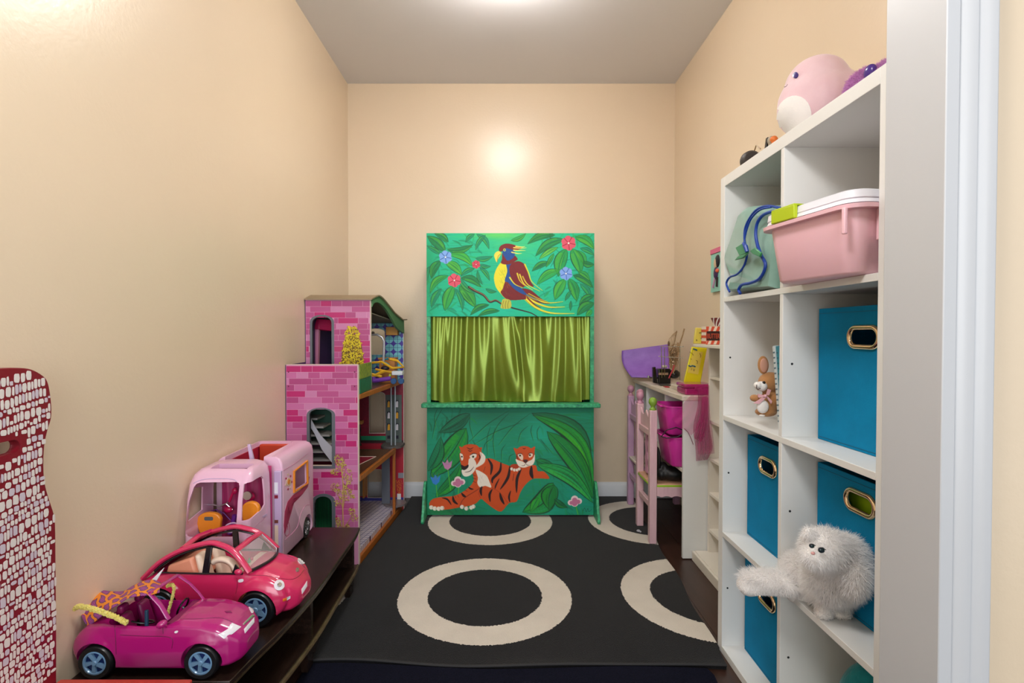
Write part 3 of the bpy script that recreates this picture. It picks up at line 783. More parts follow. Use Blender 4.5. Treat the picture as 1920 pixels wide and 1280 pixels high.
for pts, w_ in (([(500, 552), (530, 536), (565, 540)], 7), ([(406, 530), (436, 545)], 7), ([(450, 712), (500, 700), (535, 660)], 6), ([(575, 540), (592, 570), (575, 600)], 9), ([(600, 530), (606, 560)], 7), ([(470, 480), (500, 495), (530, 480)], 8), ([(480, 505), (500, 515), (522, 505)], 7), ([(408, 560), (420, 605)], 5), ([(585, 485), (600, 500)], 9)):
    Lc.stroke(pts, w_, BK, 0.9, 't')
# cub
Lc.poly([(870, 655), (900, 635), (960, 640), (985, 665), (955, 695), (900, 698)], OR2, 1, 3); paw([(885, 680), (910, 690), (935, 690), (955, 680)], 14)
Lc.poly([(902, 485), (935, 492), (960, 474), (1000, 466), (1040, 474), (1065, 488), (1100, 470), (1096, 520), (1098, 580), (1085, 630), (1050, 655), (1000, 665), (955, 650), (930, 610), (925, 550)], OR, 1, 3)
Lc.poly([(920, 590), (950, 600), (985, 610), (1010, 625), (1040, 608), (1075, 590), (1098, 545), (1098, 600), (1080, 640), (1040, 655), (1000, 668), (950, 655)], WH, 1, 3)
Lc.poly([(940, 548), (965, 535), (990, 560), (985, 600), (960, 585)], WH, 0.9, 3); Lc.poly([(1040, 560), (1050, 535), (1075, 535), (1078, 560), (1050, 575)], WH, 0.9, 3)
Lc.poly([(988, 600), (1012, 592), (1036, 600), (1014, 628)], (80, 40, 40), 1, 2)
Lc.dot((962, 556), 9, (60, 50, 30)); Lc.dot((1053, 552), 9, (60, 50, 30))
for pts, w_ in (([(938, 545), (965, 535), (985, 545)], 6), ([(1035, 545), (1055, 532), (1078, 535)], 6), ([(1014, 628), (1000, 648), (975, 650)], 4), ([(1014, 628), (1030, 645), (1050, 645)], 4), ([(930, 540), (935, 575), (945, 590)], 7), ([(1090, 535), (1088, 570)], 7), ([(985, 485), (1000, 492), (1015, 485)], 6)):
    Lc.stroke(pts, w_, BK, 0.9, 't')
# foreground leaves and flowers
big((1270, 810), (985, 1085), 190, -0.18, (26, 140, 60), (60, 170, 50)); big((1280, 830), (1230, 1060), 150, 0.1, (16, 124, 60), (50, 160, 50)); big((1130, 950), (1060, 1080), 70, 0, (50, 160, 60)); big((1280, 960), (1400, 1040), 60, 0.1, (12, 100, 60))
for a in (((295, 690), (320, 880)), ((185, 820), (195, 940)), ((395, 850), (390, 910)), ((1480, 1030), (1500, 1110))):
    Lc.stroke([a[0], a[1]], 8, (90, 180, 60), 0.9, sm=0)
for c in ((387, 805), (1468, 985)):
    for dx, dy, r in ((-38, 10, 26), (0, -22, 34), (40, -4, 28), (0, 14, 34)): Lc.dot((c[0]+dx, c[1]+dy), r, (225, 205, 205))
    for dx, dy, r in ((-30, 12, 18), (0, -12, 24), (32, 2, 20), (0, 16, 26)): Lc.dot((c[0]+dx, c[1]+dy), r, (190, 120, 150))
for c, col in (((290, 630), (190, 130, 170)), ((180, 770), (60, 130, 200))):
    Lc.poly([(c[0]-50, c[1]-20), (c[0]-25, c[1]+45), (c[0]+5, c[1]+60), (c[0]+35, c[1]+30), (c[0]+45, c[1]-30), (c[0]+15, c[1]-5), (c[0], c[1]-40), (c[0]-20, c[1]-5)], col, 1)
    for k in range(-3, 4): Lc.stroke([(c[0]+k*6, c[1]+10), (c[0]+k*17, c[1]-58+abs(k)*6)], 7, (50, 130, 190) if k % 2 else (180, 150, 60), 0.9, 't', 0)
# a short painter's scrawl in the corner
Lc.stroke([(1545, 1075), (1560, 1045), (1575, 1080), (1590, 1050), (1600, 1078), (1625, 1060)], 4, (10, 70, 60), 0.8)

for c_ in (U, Lc): c_.a = np.clip(118+(c_.a-118)*1.16-4, 0, 255)
TH = thing('puppet_theatre', 'hand-painted green wooden puppet theatre with a parrot above, tigers below and a satin curtain', 'puppet theatre', (0.037, 2.79, 0))
m_paint = attr_mat('painted_scene', 0.6, 0.25, 260)
m_green = mat('green_paint', (10, 120, 84), 0.42, rgb2=(40, 190, 140), vscale=22, stretch=(1, 1, 0.5), bump=0.15, bscale=150)
m_green2 = mat('green_paint_speckled', (14, 110, 80), 0.4, rgb2=(70, 190, 130), vscale=60, bump=0.15, bscale=150)
TY = 2.78; tx0, tx1 = P(800, 600, Y=TY)[0], P(1114, 600, Y=TY)[0]
zt1, zt0, zl, zb = P(800, 437, Y=TY)[2], P(800, 593, Y=TY)[2], P(800, 762, Y=TY)[2], P(800, 965, Y=TY)[2]
painted_board('parrot_panel', U, tx0, tx1, zt0, zt1, TY, 0.014, m_paint, TH, (30, 150, 110))
painted_board('tiger_panel', Lc, tx0, tx1, zb, zl, TY, 0.014, m_paint, TH, (20, 120, 90))
for xa, xb_ in ((tx0, tx0+0.020), (tx1-0.020, tx1)):
    MB().box(xa, xb_, TY+0.001, TY+0.015, zl, zt0).build('frame_post', m_green2, TH, bevel=0.001)
MB().box(tx0-0.022, tx1+0.026, TY-0.055, TY+0.012, zl, zl+0.022).build('ledge', m_green2, TH, bevel=0.004)
for xa in (tx0-0.016, tx1+0.002):
    prof = smoothpts([(TY-0.105, 0.012), (TY-0.112, 0.03), (TY-0.085, 0.075), (TY-0.065, 0.13), (TY-0.04, 0.17), (TY-0.018, 0.195), (TY-0.004, 0.20)], 4)+[(TY+0.014, 0.20), (TY+0.11, 0.03), (TY+0.11, 0.012)]
    MB().prism(prof, 'X', xa, xa+0.014).build('foot_bracket', m_green2, TH, bevel=0.002)
for xa in (tx0, tx1-0.014):
    MB().box(xa, xa+0.014, TY+0.015, TY+0.26, 0.05, zt1-0.02).build('side_wing', m_green, TH, bevel=0.001)
MB().tube([(tx0+0.01, TY+0.050, zt0+0.03), (tx1-0.01, TY+0.050, zt0+0.03)], 0.006, 10).build('curtain_rod', mat('steel', (170, 170, 172), 0.3, 1.0), TH, smooth=True)
# satin curtain, folds traced as hanging ridges
RID = [((165, 165, 165), 18, .8), ((205, 200, 190), 26, 1.2), ((262, 250, 255), 16, .8), ((300, 285, 300), 10, .4), ((345, 312, 280), 24, 1.2), ((415, 400, 370), 20, 1.0), ((515, 497, 497), 24, 1.3), ((560, 560, 590), 18, .4), ((632, 640, 652), 26, 1.1), ((725, 722, 700), 22, .9),
       ((790, 830, 900), 26, .8), ((868, 905, 1000), 22, 1.1), ((930, 965, 1060), 20, 1.1), ((975, 1050, 1120), 20, 1.2), ((1060, 1055, 1075), 14, .5), ((1135, 1140, 1165), 24, 1.0), ((1235, 1242, 1235), 26, 1.4), ((1355, 1330, 1290), 30, 1.0),
       ((1440, 1435, 1400), 22, 1.1), ((1530, 1545, 1560), 24, 1.1), ((1590, 1600, 1620), 20, .9), ((1635, 1640, 1650), 12, .7), ((1692, 1692, 1695), 22, 1.3), ((1735, 1735, 1735), 12, .8)]
def cdepth(x, t):
    d = 0
    for (a, m_, c), w_, k in RID:
        xr = (a*(1-t)*(1-2*t)+4*m_*t*(1-t)+c*t*(2*t-1)); ww = w_*(1+0.5*t)
        d += k*math.exp(-((x-xr)/(ww*1.8))**2)
    return d
def cpt(u, v):
    x = 148+u*(1745-148); t = v
    bulge = 0.010*math.sin(math.pi*t)+(0.010*t if 230 < x < 1650 else 0)
    hem = 0.0016*math.sin(x*0.07+2*math.sin(x*0.013))*max(0, (t-0.86)/0.14)
    edge = max(0, (t-0.93)/0.07)
    Y = TY+0.052-0.023*cdepth(x, t)-bulge-hem
    px = 780+x*360/1920; X = (px-944)/1000.*(TY+0.03)
    top = zt0+0.045; bot = zl+0.026+0.004*math.sin(x*0.011+1)+(0.006 if x < 240 or x > 1650 else 0)
    return (X, Y, top+(bot-top)*t)
m_satin = mat('green_satin', (116, 138, 30), 0.30, metal=0.45, bump=0.05, bscale=180, sheen=0.2, spec=0.7)
cu_ = MB().grid(cpt, 560, 60).build('curtain', m_satin, TH, smooth=True, ang=180)
MB().box(tx0+0.014, tx1-0.014, TY+0.262, TY+0.268, 0.3, zt1-0.02).build('back_cloth', mat('dark_cloth', (24, 30, 16), 0.9), TH)
# ------------------------------------------------------------------ dollhouse
DH = thing('dollhouse', 'tall pink brick dollhouse with arched windows, open on its right side', 'dollhouse', (-0.75, 2.55, 0))
m_mort = mat('mortar_pink', (216, 150, 186), 0.4, coat=0.1)
BRK = [mat('brick_%s' % n, c, 0.38, coat=0.15) for n, c in (('rose', (186, 80, 138)), ('plum', (176, 70, 128)), ('blush', (200, 108, 162)), ('fuchsia', (188, 32, 110)), ('pale', (204, 128, 174)), ('deep', (184, 50, 110)))]
m_edge = mat('board_edge', (214, 196, 182), 0.5)
m_frame = mat('slate_frame', (98, 104, 112), 0.4, coat=0.2)
m_orange = mat('honey_wood', (178, 104, 40), 0.4, rgb2=(156, 84, 28), vscale=10, stretch=(1, 14, 1))
Y1, Y2, YB2 = 2.235, 2.460, 2.930
zP = P(600, 684, Y=Y1)[2]; zT = P(640, 562, Y=Y2)[2]
xa0, xa1 = -0.912, P(671, 800, Y=Y1)[0]
xb1 = P(694, 620, Y=Y2)[0]
def px2(px, py, Y): p = P(px, py, Y=Y); return (p[0], p[2])
w1 = arch(*[P(581, 800, Y=Y1)[0], P(622.5, 800, Y=Y1)[0]], P(600, 873, Y=Y1)[2], P(600, 766, Y=Y1)[2], 0.022)
w2 = arch(P(590, 960, Y=Y1)[0], P(622.5, 960, Y=Y1)[0], 0.06, P(600, 930, Y=Y1)[2], 0.030)
w1o = arch(P(575.5, 800, Y=Y1)[0], P(628.5, 800, Y=Y1)[0], P(600, 878, Y=Y1)[2], P(600, 764, Y=Y1)[2], 0.030)
w2o = arch(P(585, 960, Y=Y1)[0], P(629, 960, Y=Y1)[0], 0.05, P(600, 925, Y=Y1)[2], 0.036)
fw = plate('front_wall', m_mort, [[(xa0, 0.0), (xa1, 0.0), (xa1, zP), (xa0, zP)], w1, w2], 'Y', Y1, Y1+0.010, DH)
w3 = arch(P(586, 640, Y=Y2)[0], P(622, 640, Y=Y2)[0], 0.725, P(600, 593, Y=Y2)[2], 0.028)
w3o = arch(P(581.5, 640, Y=Y2)[0], P(626.5, 640, Y=Y2)[0], 0.722, P(600, 590, Y=Y2)[2], 0.032)
tw = plate('tower_wall', m_mort, [[(xa0, 0.72), (xb1, 0.72), (xb1, zT), (xa0, zT)], w3], 'Y', Y2, Y2+0.010, DH)
for lo, li, y in ((w1o, w1, Y1), (w2o, w2, Y1), (w3o, w3, Y2)):
    plate('window_frame', m_frame, [lo, li], 'Y', y-0.003, y+0.012, DH)
# pale inner sill of the upper window opening
q = P(582, 873, Y=Y1)
MB().box(P(581, 870, Y=Y1)[0], P(622.5, 870, Y=Y1)[0], Y1-0.002, Y1+0.012, q[2]-0.002, q[2]+0.0015).build('window_sill', m_edge, DH)
def bricks(parent, x0, x1, z0, z1, y, holes, rows, seed, rh, pal=(0, 1, 2, 2, 4, 0, 3)):
    rr = random.Random(seed); z = z1; r = 0
    gap = 0.0019
    while z > z0+0.004:
        zl_ = max(z-rh, z0)
        x = x0-rr.uniform(0, 0.05); col = rr.choice(pal)
        while x < x1:
            wd = rr.choice([0.048, 0.050, 0.093, 0.096]); a, c = max(x, x0+0.0008), min(x+wd, x1-0.0008)
            spans = [(a, c)]
            for hx0, hx1, hz0, hz1 in holes:
                if zl_ < hz1 and z > hz0:
                    ns = []
                    for s_, e_ in spans:
                        if e_ <= hx0 or s_ >= hx1: ns.append((s_, e_)); continue
                        if s_ < hx0: ns.append((s_, hx0))
                        if e_ > hx1: ns.append((hx1, e_))
                    spans = ns
            mi = rr.choice(pal)
            for s_, e_ in spans:
                if e_-s_ > 0.006:
                    MB().box(s_+gap/2, e_-gap/2, y-0.0006, y+0.001, zl_+gap/2, z-gap/2).build('brick', BRK[mi], parent)
            x += wd
        z -= rh; r += 1
def bb(o): xs_ = [p[0] for p in o]; zs_ = [p[1] for p in o]; return (min(xs_), max(xs_), min(zs_), max(zs_)-0.016)
bricks(fw, xa0, xa1, 0.16, zP-0.004, Y1, [bb(w1o), bb(w2o)], 0, 5, 0.0262)
bricks(tw, xa0, xb1, 0.73, zT-0.004, Y2, [bb(w3o)], 0, 9, 0.0262, (0, 0, 1, 5, 1, 4, 3))
m_screw = mat('screw_purple', (120, 30, 84), 0.4)
for px, py in ((541, 697), (665, 697), (541, 724), (665, 724)):
    p = P(px, py, Y=Y1); MB().lathe([(0, 0), (0.0032, 0), (0.0026, -0.0015), (0, -0.0015)], (p[0], Y1-0.0006, p[2]), 10, axis='Y').build('screw', m_screw, DH)
# edge strips, cap of the parapet
MB().box(xa1, xa1+0.004, Y1-0.001, Y1+0.011, 0, zP+0.001).build('edge_strip', m_edge, DH)
MB().box(xb1, xb1+0.004, Y2-0.001, Y2+0.011, 0.72, zT+0.001).build('edge_strip', m_edge, DH)
MB().box(xa0, xa1, Y1-0.001, Y1+0.011, zP, zP+0.003).build('edge_strip', m_edge, DH)
# left wall
MB().box(-0.9145, -0.9125, Y1, YB2, 0, zP).box(-0.9145, -0.9125, Y2, YB2, zP, zT).build('left_wall', mat('violet_board', (70, 34, 96), 0.6), DH)
# floors (plan widens towards the back)
def xr(y): return -0.607+(y-2.22)*(0.050/0.71)
def floorslab(name, y0, y1, z0, z1, m, xl=-0.910, inset=0.0):
    return MB().hexa([(xl, y0, z0), (xr(y0)-inset, y0, z0), (xr(y1)-inset, y1, z0), (xl, y1, z0)], [(xl, y0, z1), (xr(y0)-inset, y0, z1), (xr(y1)-inset, y1, z1), (xl, y1, z1)]).build(name, m, DH)
m_wfl = mat('walnut_print', (74, 44, 30), 0.35, rgb2=(100, 62, 40), vscale=10, stretch=(10, 1, 1))
m_in = mat('inner_grey', (120, 112, 104), 0.6)
def tile_mat():
    m = bpy.data.materials.new('tile_print'); m.use_nodes = True; nt = m.node_tree; b_ = nt.nodes['Principled BSDF']; b_.inputs['Roughness'].default_value = 0.25
    br = nt.nodes.new('ShaderNodeTexBrick'); tc = nt.nodes.new('ShaderNodeTexCoord'); mp = nt.nodes.new('ShaderNodeMapping')
    mp.inputs['Rotation'].default_value = (0, 0, math.radians(12))
    br.offset = 0; br.inputs['Scale'].default_value = 1; br.inputs['Brick Width'].default_value = 0.024; br.inputs['Row Height'].default_value = 0.024; br.inputs['Mortar Size'].default_value = 0.0012
    br.inputs['Color1'].default_value = (*lin((206, 196, 204)), 1); br.inputs['Color2'].default_value = (*lin((190, 182, 200)), 1); br.inputs['Mortar'].default_value = (*lin((60, 56, 110)), 1)
    nt.links.new(tc.outputs['Object'], mp.inputs[0]); nt.links.new(mp.outputs[0], br.inputs['Vector']); nt.links.new(br.outputs['Color'], b_.inputs['Base Color']); return m
floorslab('ground_floor', Y1+0.012, YB2, 0.0, 0.052, tile_mat(), inset=0.014)
floorslab('middle_floor', Y1+0.012, 2.80, 0.352, 0.366, m_wfl, inset=0.014)
floorslab('upper_floor', Y1+0.012, YB2, 0.700, 0.714, m_wfl, inset=0.014)
for nm, y0, y1, z0, z1 in (('floor_rail', Y1+0.012, YB2, 0.0, 0.030), ('floor_rail', Y1+0.012, 2.80, 0.350, 0.372), ('floor_rail', Y1+0.012, YB2, 0.698, 0.718)):
    MB().hexa([(xr(y0)-0.014, y0, z0), (xr(y0), y0, z0), (xr(y1), y1, z0), (xr(y1)-0.014, y1, z0)], [(xr(y0)-0.014, y0, z1), (xr(y0), y0, z1), (xr(y1), y1, z1), (xr(y1)-0.014, y1, z1)]).build(nm, m_orange, DH, bevel=0.001)
MB().box(xr(2.80)-0.016, xr(2.80)-0.002, 2.786, 2.800, 0.030, 0.372).build('corner_post', m_orange, DH, bevel=0.001)
# back wall, three wallpapers with an opening in each
xbr = xr(YB2)+0.006
def z_(py): return P(720, py, Y=YB2)[2]
def xx(px): return P(px, 700, Y=YB2)[0]
op = [arch(xx(688), xx(721.5), z_(664), z_(616), 0.020), arch(xx(692.5), xx(721.5), z_(811), z_(735), 0.018), arch(xx(689), xx(724), z_(932), z_(880), 0.02)]
m_red = mat('crimson_paper', (150, 22, 50), 0.5, rgb2=(120, 14, 44), vscale=90)
m_red2 = mat('red_paper', (176, 26, 48), 0.5)
def paper(name, m, z0, z1, hole): return plate(name, m, [[(-0.912, z0), (xbr, z0), (xbr, z1), (-0.912, z1)], hole], 'Y', YB2, YB2+0.008, DH)
def bath_mat():
    m = bpy.data.materials.new('bath_tile_print'); m.use_nodes = True; nt = m.node_tree; b_ = nt.nodes['Principled BSDF']; b_.inputs['Roughness'].default_value = 0.3
    L = nt.links.new; tc = nt.nodes.new('ShaderNodeTexCoord'); sp = nt.nodes.new('ShaderNodeSeparateXYZ'); L(tc.outputs['Object'], sp.inputs[0])
    def mt(op, a, c=None):
        n = nt.nodes.new('ShaderNodeMath'); n.operation = op
        for i, q_ in enumerate((a, c)):
            if q_ is None: continue
            if isinstance(q_, (int, float)): n.inputs[i].default_value = q_
            else: L(q_, n.inputs[i])
        return n.outputs[0]
    C_ = 0.0455
    u = mt('SUBTRACT', mt('MODULO', mt('ADD', sp.outputs[0], 9.0), C_), C_/2); v = mt('SUBTRACT', mt('MODULO', mt('ADD', sp.outputs[2], 9.0), C_), C_/2)
    r = mt('SQRT', mt('ADD', mt('MULTIPLY', u, u), mt('MULTIPLY', v, v)))
    inside = mt('LESS_THAN', r, 0.0215)
    ln = mt('LESS_THAN', mt('MINIMUM', mt('ABSOLUTE', u), mt('ABSOLUTE', v)), 0.0010)
    m1 = nt.nodes.new('ShaderNodeMix'); m1.data_type = 'RGBA'; m1.inputs[6].default_value = (*lin((70, 50, 150)), 1); m1.inputs[7].default_value = (*lin((118, 190, 200)), 1); L(inside, m1.inputs[0])
    m2 = nt.nodes.new('ShaderNodeMix'); m2.data_type = 'RGBA'; L(m1.outputs[2], m2.inputs[6]); m2.inputs[7].default_value = (*lin((20, 86, 120)), 1); L(ln, m2.inputs[0])
    L(m2.outputs[2], b_.inputs['Base Color']); return m
paper('bathroom_wall', bath_mat(), 0.714, 1.045, op[0]); paper('bedroom_wall', m_red, 0.366, 0.700, op[1]); paper('lower_wall', m_red2, 0.0, 0.366, op[2])
for o_ in op:
    c = ((min(p[0] for p in o_)+max(p[0] for p in o_))/2, (min(p[1] for p in o_)+max(p[1] for p in o_))/2)
    ou = [(c[0]+(p[0]-c[0])*1.05, c[1]+(p[1]-c[1])*1.035) for p in o_]
    plate('opening_trim', m_edge, [ou, o_], 'Y', YB2-0.002, YB2+0.009, DH)
MB().box(xbr, xbr+0.003, YB2-0.001, YB2+0.009, 0, 1.045).build('edge_strip', m_edge, DH)
m_gr = mat('green_print', (30, 140, 96), 0.5)
MB().box(-0.91, xx(723), YB2-0.001, YB2, z_(825), z_(817)).build('printed_border', m_gr, DH)
MB().box(-0.91, xbr, YB2-0.0012, YB2, 0.372, z_(825)).build('printed_wainscot', mat('wainscot', (50, 24, 22), 0.5), DH)
MB().box(-0.91, xbr, YB2-0.0012, YB2, 0.052, z_(932)).build('printed_skirting', mat('indigo_print', (54, 50, 130), 0.5), DH)
# printed wardrobe with shoes, seen behind the lift rails
x0_, x1_ = xx(723), xx(753)
MB().box(x0_, x1_, YB2-0.0022, YB2, z_(829), z_(740)).build('printed_cabinet', mat('slate_green', (78, 88, 84), 0.5), DH)
for r_, py in enumerate((750, 771, 793, 816)):
    for c_, px in enumerate((728.5, 744)):
        MB().box(xx(px-2.5), xx(px+3), YB2-0.0032, YB2-0.001, z_(py+13 if r_ < 3 else py+6), z_(py)).build('printed_niche', mat('niche', (24, 18, 40), 0.6), DH)
        if r_ < 3:
            MB().prism([(xx(px-2), z_(py+13)), (xx(px+2.5), z_(py+13)), (xx(px+2.5), z_(py+3)), (xx(px+0.5), z_(py+1)), (xx(px-1.5), z_(py+4))], 'Y', YB2-0.0042, YB2-0.002).build('printed_shoe', mat('shoe', [(222, 160, 40), (214, 208, 214)][(r_+c_) % 2], 0.5), DH)
# roof: S-curved slab with a green fascia
rp = [(Y2-0.012, P(695, 560, Y=Y2)[2]), (2.50, 1.150), (2.545, 1.158), (2.60, 1.148), (2.68, 1.118), (2.77, 1.084), (2.86, 1.060), (2.90, 1.052), (2.96, 1.054)]
rs_ = smoothpts(rp, 5)
def skew(b_):
    b_.v = [(x+(y-2.46)*0.137 if x > -0.7 else x, y, z) for x, y, z in b_.v]; return b_
skew(MB().prism(rs_+[(y, z-0.006) for y, z in rs_[::-1]], 'X', -0.912, -0.602)).build('roof', mat('roof_board', (150, 130, 104), 0.5), DH)
lo = smoothpts([(Y2+0.012, 1.098), (2.50, 1.118), (2.56, 1.122), (2.64, 1.100), (2.72, 1.058), (2.80, 1.010), (2.86, 0.990), (2.93, 0.975)], 5)
up_ = [p for p in rs_ if Y2+0.012 <= p[0] <= 2.93]
skew(MB().prism([(y, z-0.006) for y, z in up_]+lo[::-1], 'X', -0.620, -0.609)).build('fascia', mat('roof_green', (88, 134, 90), 0.5), DH)
MB().hexa([(-0.91, Y2+0.02, 1.07), (-0.62, Y2+0.02, 1.07), (-0.57, 2.92, 1.03), (-0.91, 2.92, 1.03)], [(-0.91, Y2+0.02, 1.074), (-0.62, Y2+0.02, 1.074), (-0.57, 2.92, 1.034), (-0.91, 2.92, 1.034)]).build('ceiling_board', m_in, DH)
# balcony side: printed planter
b = MB(); xs0 = xa1+0.001; xe = xb1+0.002
def side(z0, z1, name, m, dx=0):
    MB().hexa([(xs0+dx, Y1+0.012, z0), (xs0+0.006+dx, Y1+0.012, z0), (xe+0.004+dx, Y2-0.002, z0), (xe-0.004+dx, Y2-0.002, z0)],
              [(xs0+dx, Y1+0.012, z1), (xs0+0.006+dx, Y1+0.012, z1), (xe+0.004+dx, Y2-0.002, z1), (xe-0.004+dx, Y2-0.002, z1)]).build(name, m, DH)
side(0.782, zP, 'balcony_panel_top', mat('flower_print', (160, 176, 56), 0.5, rgb2=(96, 130, 50), vscale=70, vdetail=1))
side(0.720, 0.781, 'balcony_panel', mat('planter_green', (10, 96, 66), 0.45, rgb2=(20, 120, 80), vscale=60))
# topiary cut-out and the golden sprig print: flat shapes lying on the board
rr = random.Random(3)
m_y1, m_y2, m_y3 = mat('leaf_yellow', (226, 204, 30), 0.5), mat('leaf_gold', (196, 160, 24), 0.5), mat('leaf_brown', (120, 92, 30), 0.6)  # three leaf tones of the print, the brown one also backs the bush
bc = px2(661, 660, Y2); bush = MB(); MBX = [MB(), MB(), MB()]
def leafquad(mb, x, z, r, a, y):
    ca, sa = math.cos(a), math.sin(a)
    pts = [(x-ca*r, z-sa*r), (x-sa*r*0.45, z+ca*r*0.45), (x+ca*r, z+sa*r), (x+sa*r*0.45, z-ca*r*0.45)]
    mb.prism(pts, 'Y', y, y+0.0006)
for i in range(900):
    t = rr.random(); zz_ = t; hw = 0.066*(1-0.62*t**1.6)*(0.93+0.1*math.sin(t*37))
    x = bc[0]+rr.uniform(-1, 1)*hw; z = 0.842-0.10+ (t*0.265)
    if math.hypot((x-bc[0])/0.07, max(0, t-0.72)/0.30) > 1: continue
    k = rr.choices([0, 1, 2], [6, 2.4, 0.8])[0]
    leafquad(MBX[k], x, z, rr.uniform(0.004, 0.007), rr.uniform(0, 3.14), Y2-0.002-rr.random()*0.006)
MB().prism([(bc[0]+0.056*math.cos(a)*(1 if math.sin(a) < 0 else 0.9), 0.85+(0.125 if math.sin(a) > 0 else 0.11)*math.sin(a)) for a in np.linspace(0, 2*math.pi, 24, endpoint=False)], 'Y', Y2-0.002, Y2-0.0008).build('bush_backing', m_y3, DH)
for k, m in enumerate((m_y1, m_y2, m_y3)):
    o = MBX[k].build('bush_leaves', m, DH, fix=False); o['kind'] = 'stuff'
MBX = [MB(), MB(), MB()]; st = MB(); yy = Y1-0.003
def T(px, py): p = px2(px, py, Y1); return (p[0], yy, p[1])
for pl, w_ in (([(644, 990), (643, 950), (644, 910), (641, 880), (641, 870)], .0026), ([(644, 950), (649, 920), (652, 890)], .0016), ([(643, 952), (636, 930), (632, 925)], .0014), ([(641, 885), (632, 870), (628, 860)], .0014), ([(644, 990), (655, 975), (662, 962)], .0014), ([(643, 990), (636, 980), (634, 970)], .0012)):
    st.tube([T(*p) for p in pl], w_, 5)
st.build('plant_stem', mat('stem_gold', (196, 158, 96), 0.5), DH)
for c, r in (((634, 862), 10), ((640, 866), 8), ((643, 872), 7), ((631, 884), 7), ((624, 884), 4), ((650, 888), 11), ((655, 900), 7), ((630, 912), 9), ((634, 920), 5), ((648, 912), 6), ((645, 922), 5), ((650, 930), 9), ((633, 942), 6), ((660, 958), 7), ((665, 970), 7), ((634, 975), 6), ((636, 984), 6), ((652, 985), 4), ((640, 932), 4), ((657, 920), 4), ((662, 930), 4)):
    p = px2(c[0], c[1], Y1); rd = r*Y1/1000
    for i in range(int(r*5.5)):
        a = rr.uniform(0, 6.28); q = rd*math.sqrt(rr.random())
        leafquad(MBX[rr.choices([0, 1, 2], [5, 3, 1.5])[0]], p[0]+q*math.cos(a), p[1]+q*math.sin(a), rr.uniform(0.0022, 0.0042), rr.uniform(0, 3.14), yy-0.002+rr.random()*0.003)
for k, m in enumerate((mat('sprig_pale', (214, 200, 96), 0.5), mat('sprig_gold', (176, 150, 50), 0.5), mat('sprig_brown', (150, 96, 60), 0.5))):
    o = MBX[k].build('plant_leaves', m, DH, fix=False); o['kind'] = 'stuff'
# staircase behind the arched window
m_stair = mat('stair_grey', (150, 146, 142), 0.5); m_str = mat('stair_white', (200, 200, 210), 0.4)
for i in range(8):
    z0 = 0.68-i*0.036; y0 = 2.31
    MB().hexa([(-0.90, y0, z0-0.008), (-0.86+i*0.026, y0, z0-0.008), (-0.86+i*0.026, y0+0.10, z0-0.008), (-0.90, y0+0.10, z0-0.008)],
              [(-0.90, y0, z0), (-0.86+i*0.026, y0, z0), (-0.86+i*0.026, y0+0.10, z0), (-0.90, y0+0.10, z0)]).build('stair_tread', m_stair, DH)
a_, c_ = px2(583, 785, 2.30), px2(624, 862, 2.30); m0 = px2(601, 815, 2.30)
cv_ = smoothpts([a_, (m0[0], m0[1]), px2(624, 838, 2.30)], 5)
MB().prism([(p[0], p[1]) for p in cv_]+[px2(624, 868, 2.30), px2(604, 842, 2.30), px2(590, 812, 2.30), (a_[0]-0.004, a_[1]-0.03)], 'Y', 2.296, 2.302).build('stair_string', m_str, DH)
MB().box(-0.908, -0.74, 2.415, 2.420, 0.48, 0.69).build('stairwell_panel', mat('dark_green_board', (30, 74, 58), 0.6), DH)
MB().box(-0.90, -0.74, 2.40, 2.406, 0.06, 0.34).build('closet_door', mat('emerald_print', (14, 110, 60), 0.5, rgb2=(8, 70, 44), vscale=30, stretch=(10, 1, 0.3)), DH)
# lift: two steel rails, half-round landing, clear tube with a grey back
m_steel = mat('silver_print', (176, 184, 194), 0.3, 0.3)
for px in (733.5, 741):
    x = P(px, 780, Y=2.84)[0]; MB().tube([(x, 2.84, 0.378), (x, 2.84, 0.698)], 0.0038, 8).build('lift_rail', m_steel, DH, smooth=True)
cx = xx(733)+0.018
MB().prism([(cx+0.058*math.cos(a), 2.865+0.055*math.sin(a)) for a in np.linspace(math.pi, 2*math.pi, 14)]+[(cx+0.058, 2.928), (cx-0.058, 2.928)], 'Z', 0.362, 0.374).build('lift_landing', mat('landing_grey', (96, 90, 88), 0.5), DH)
MB().box(P(716, 900, Y=2.86)[0], P(731, 900, Y=2.86)[0], 2.856, 2.868, 0.058, 0.350).build('lift_back', mat('lift_grey', (104, 108, 118), 0.3), DH)
MB().lathe([(0, 0.052), (0.060, 0.052), (0.060, 0.060), (0, 0.060)], (P(741, 955, Y=2.87)[0], 2.868, 0), 24).build('lift_base', mat('lift_base_grey', (120, 110, 112), 0.3), DH)
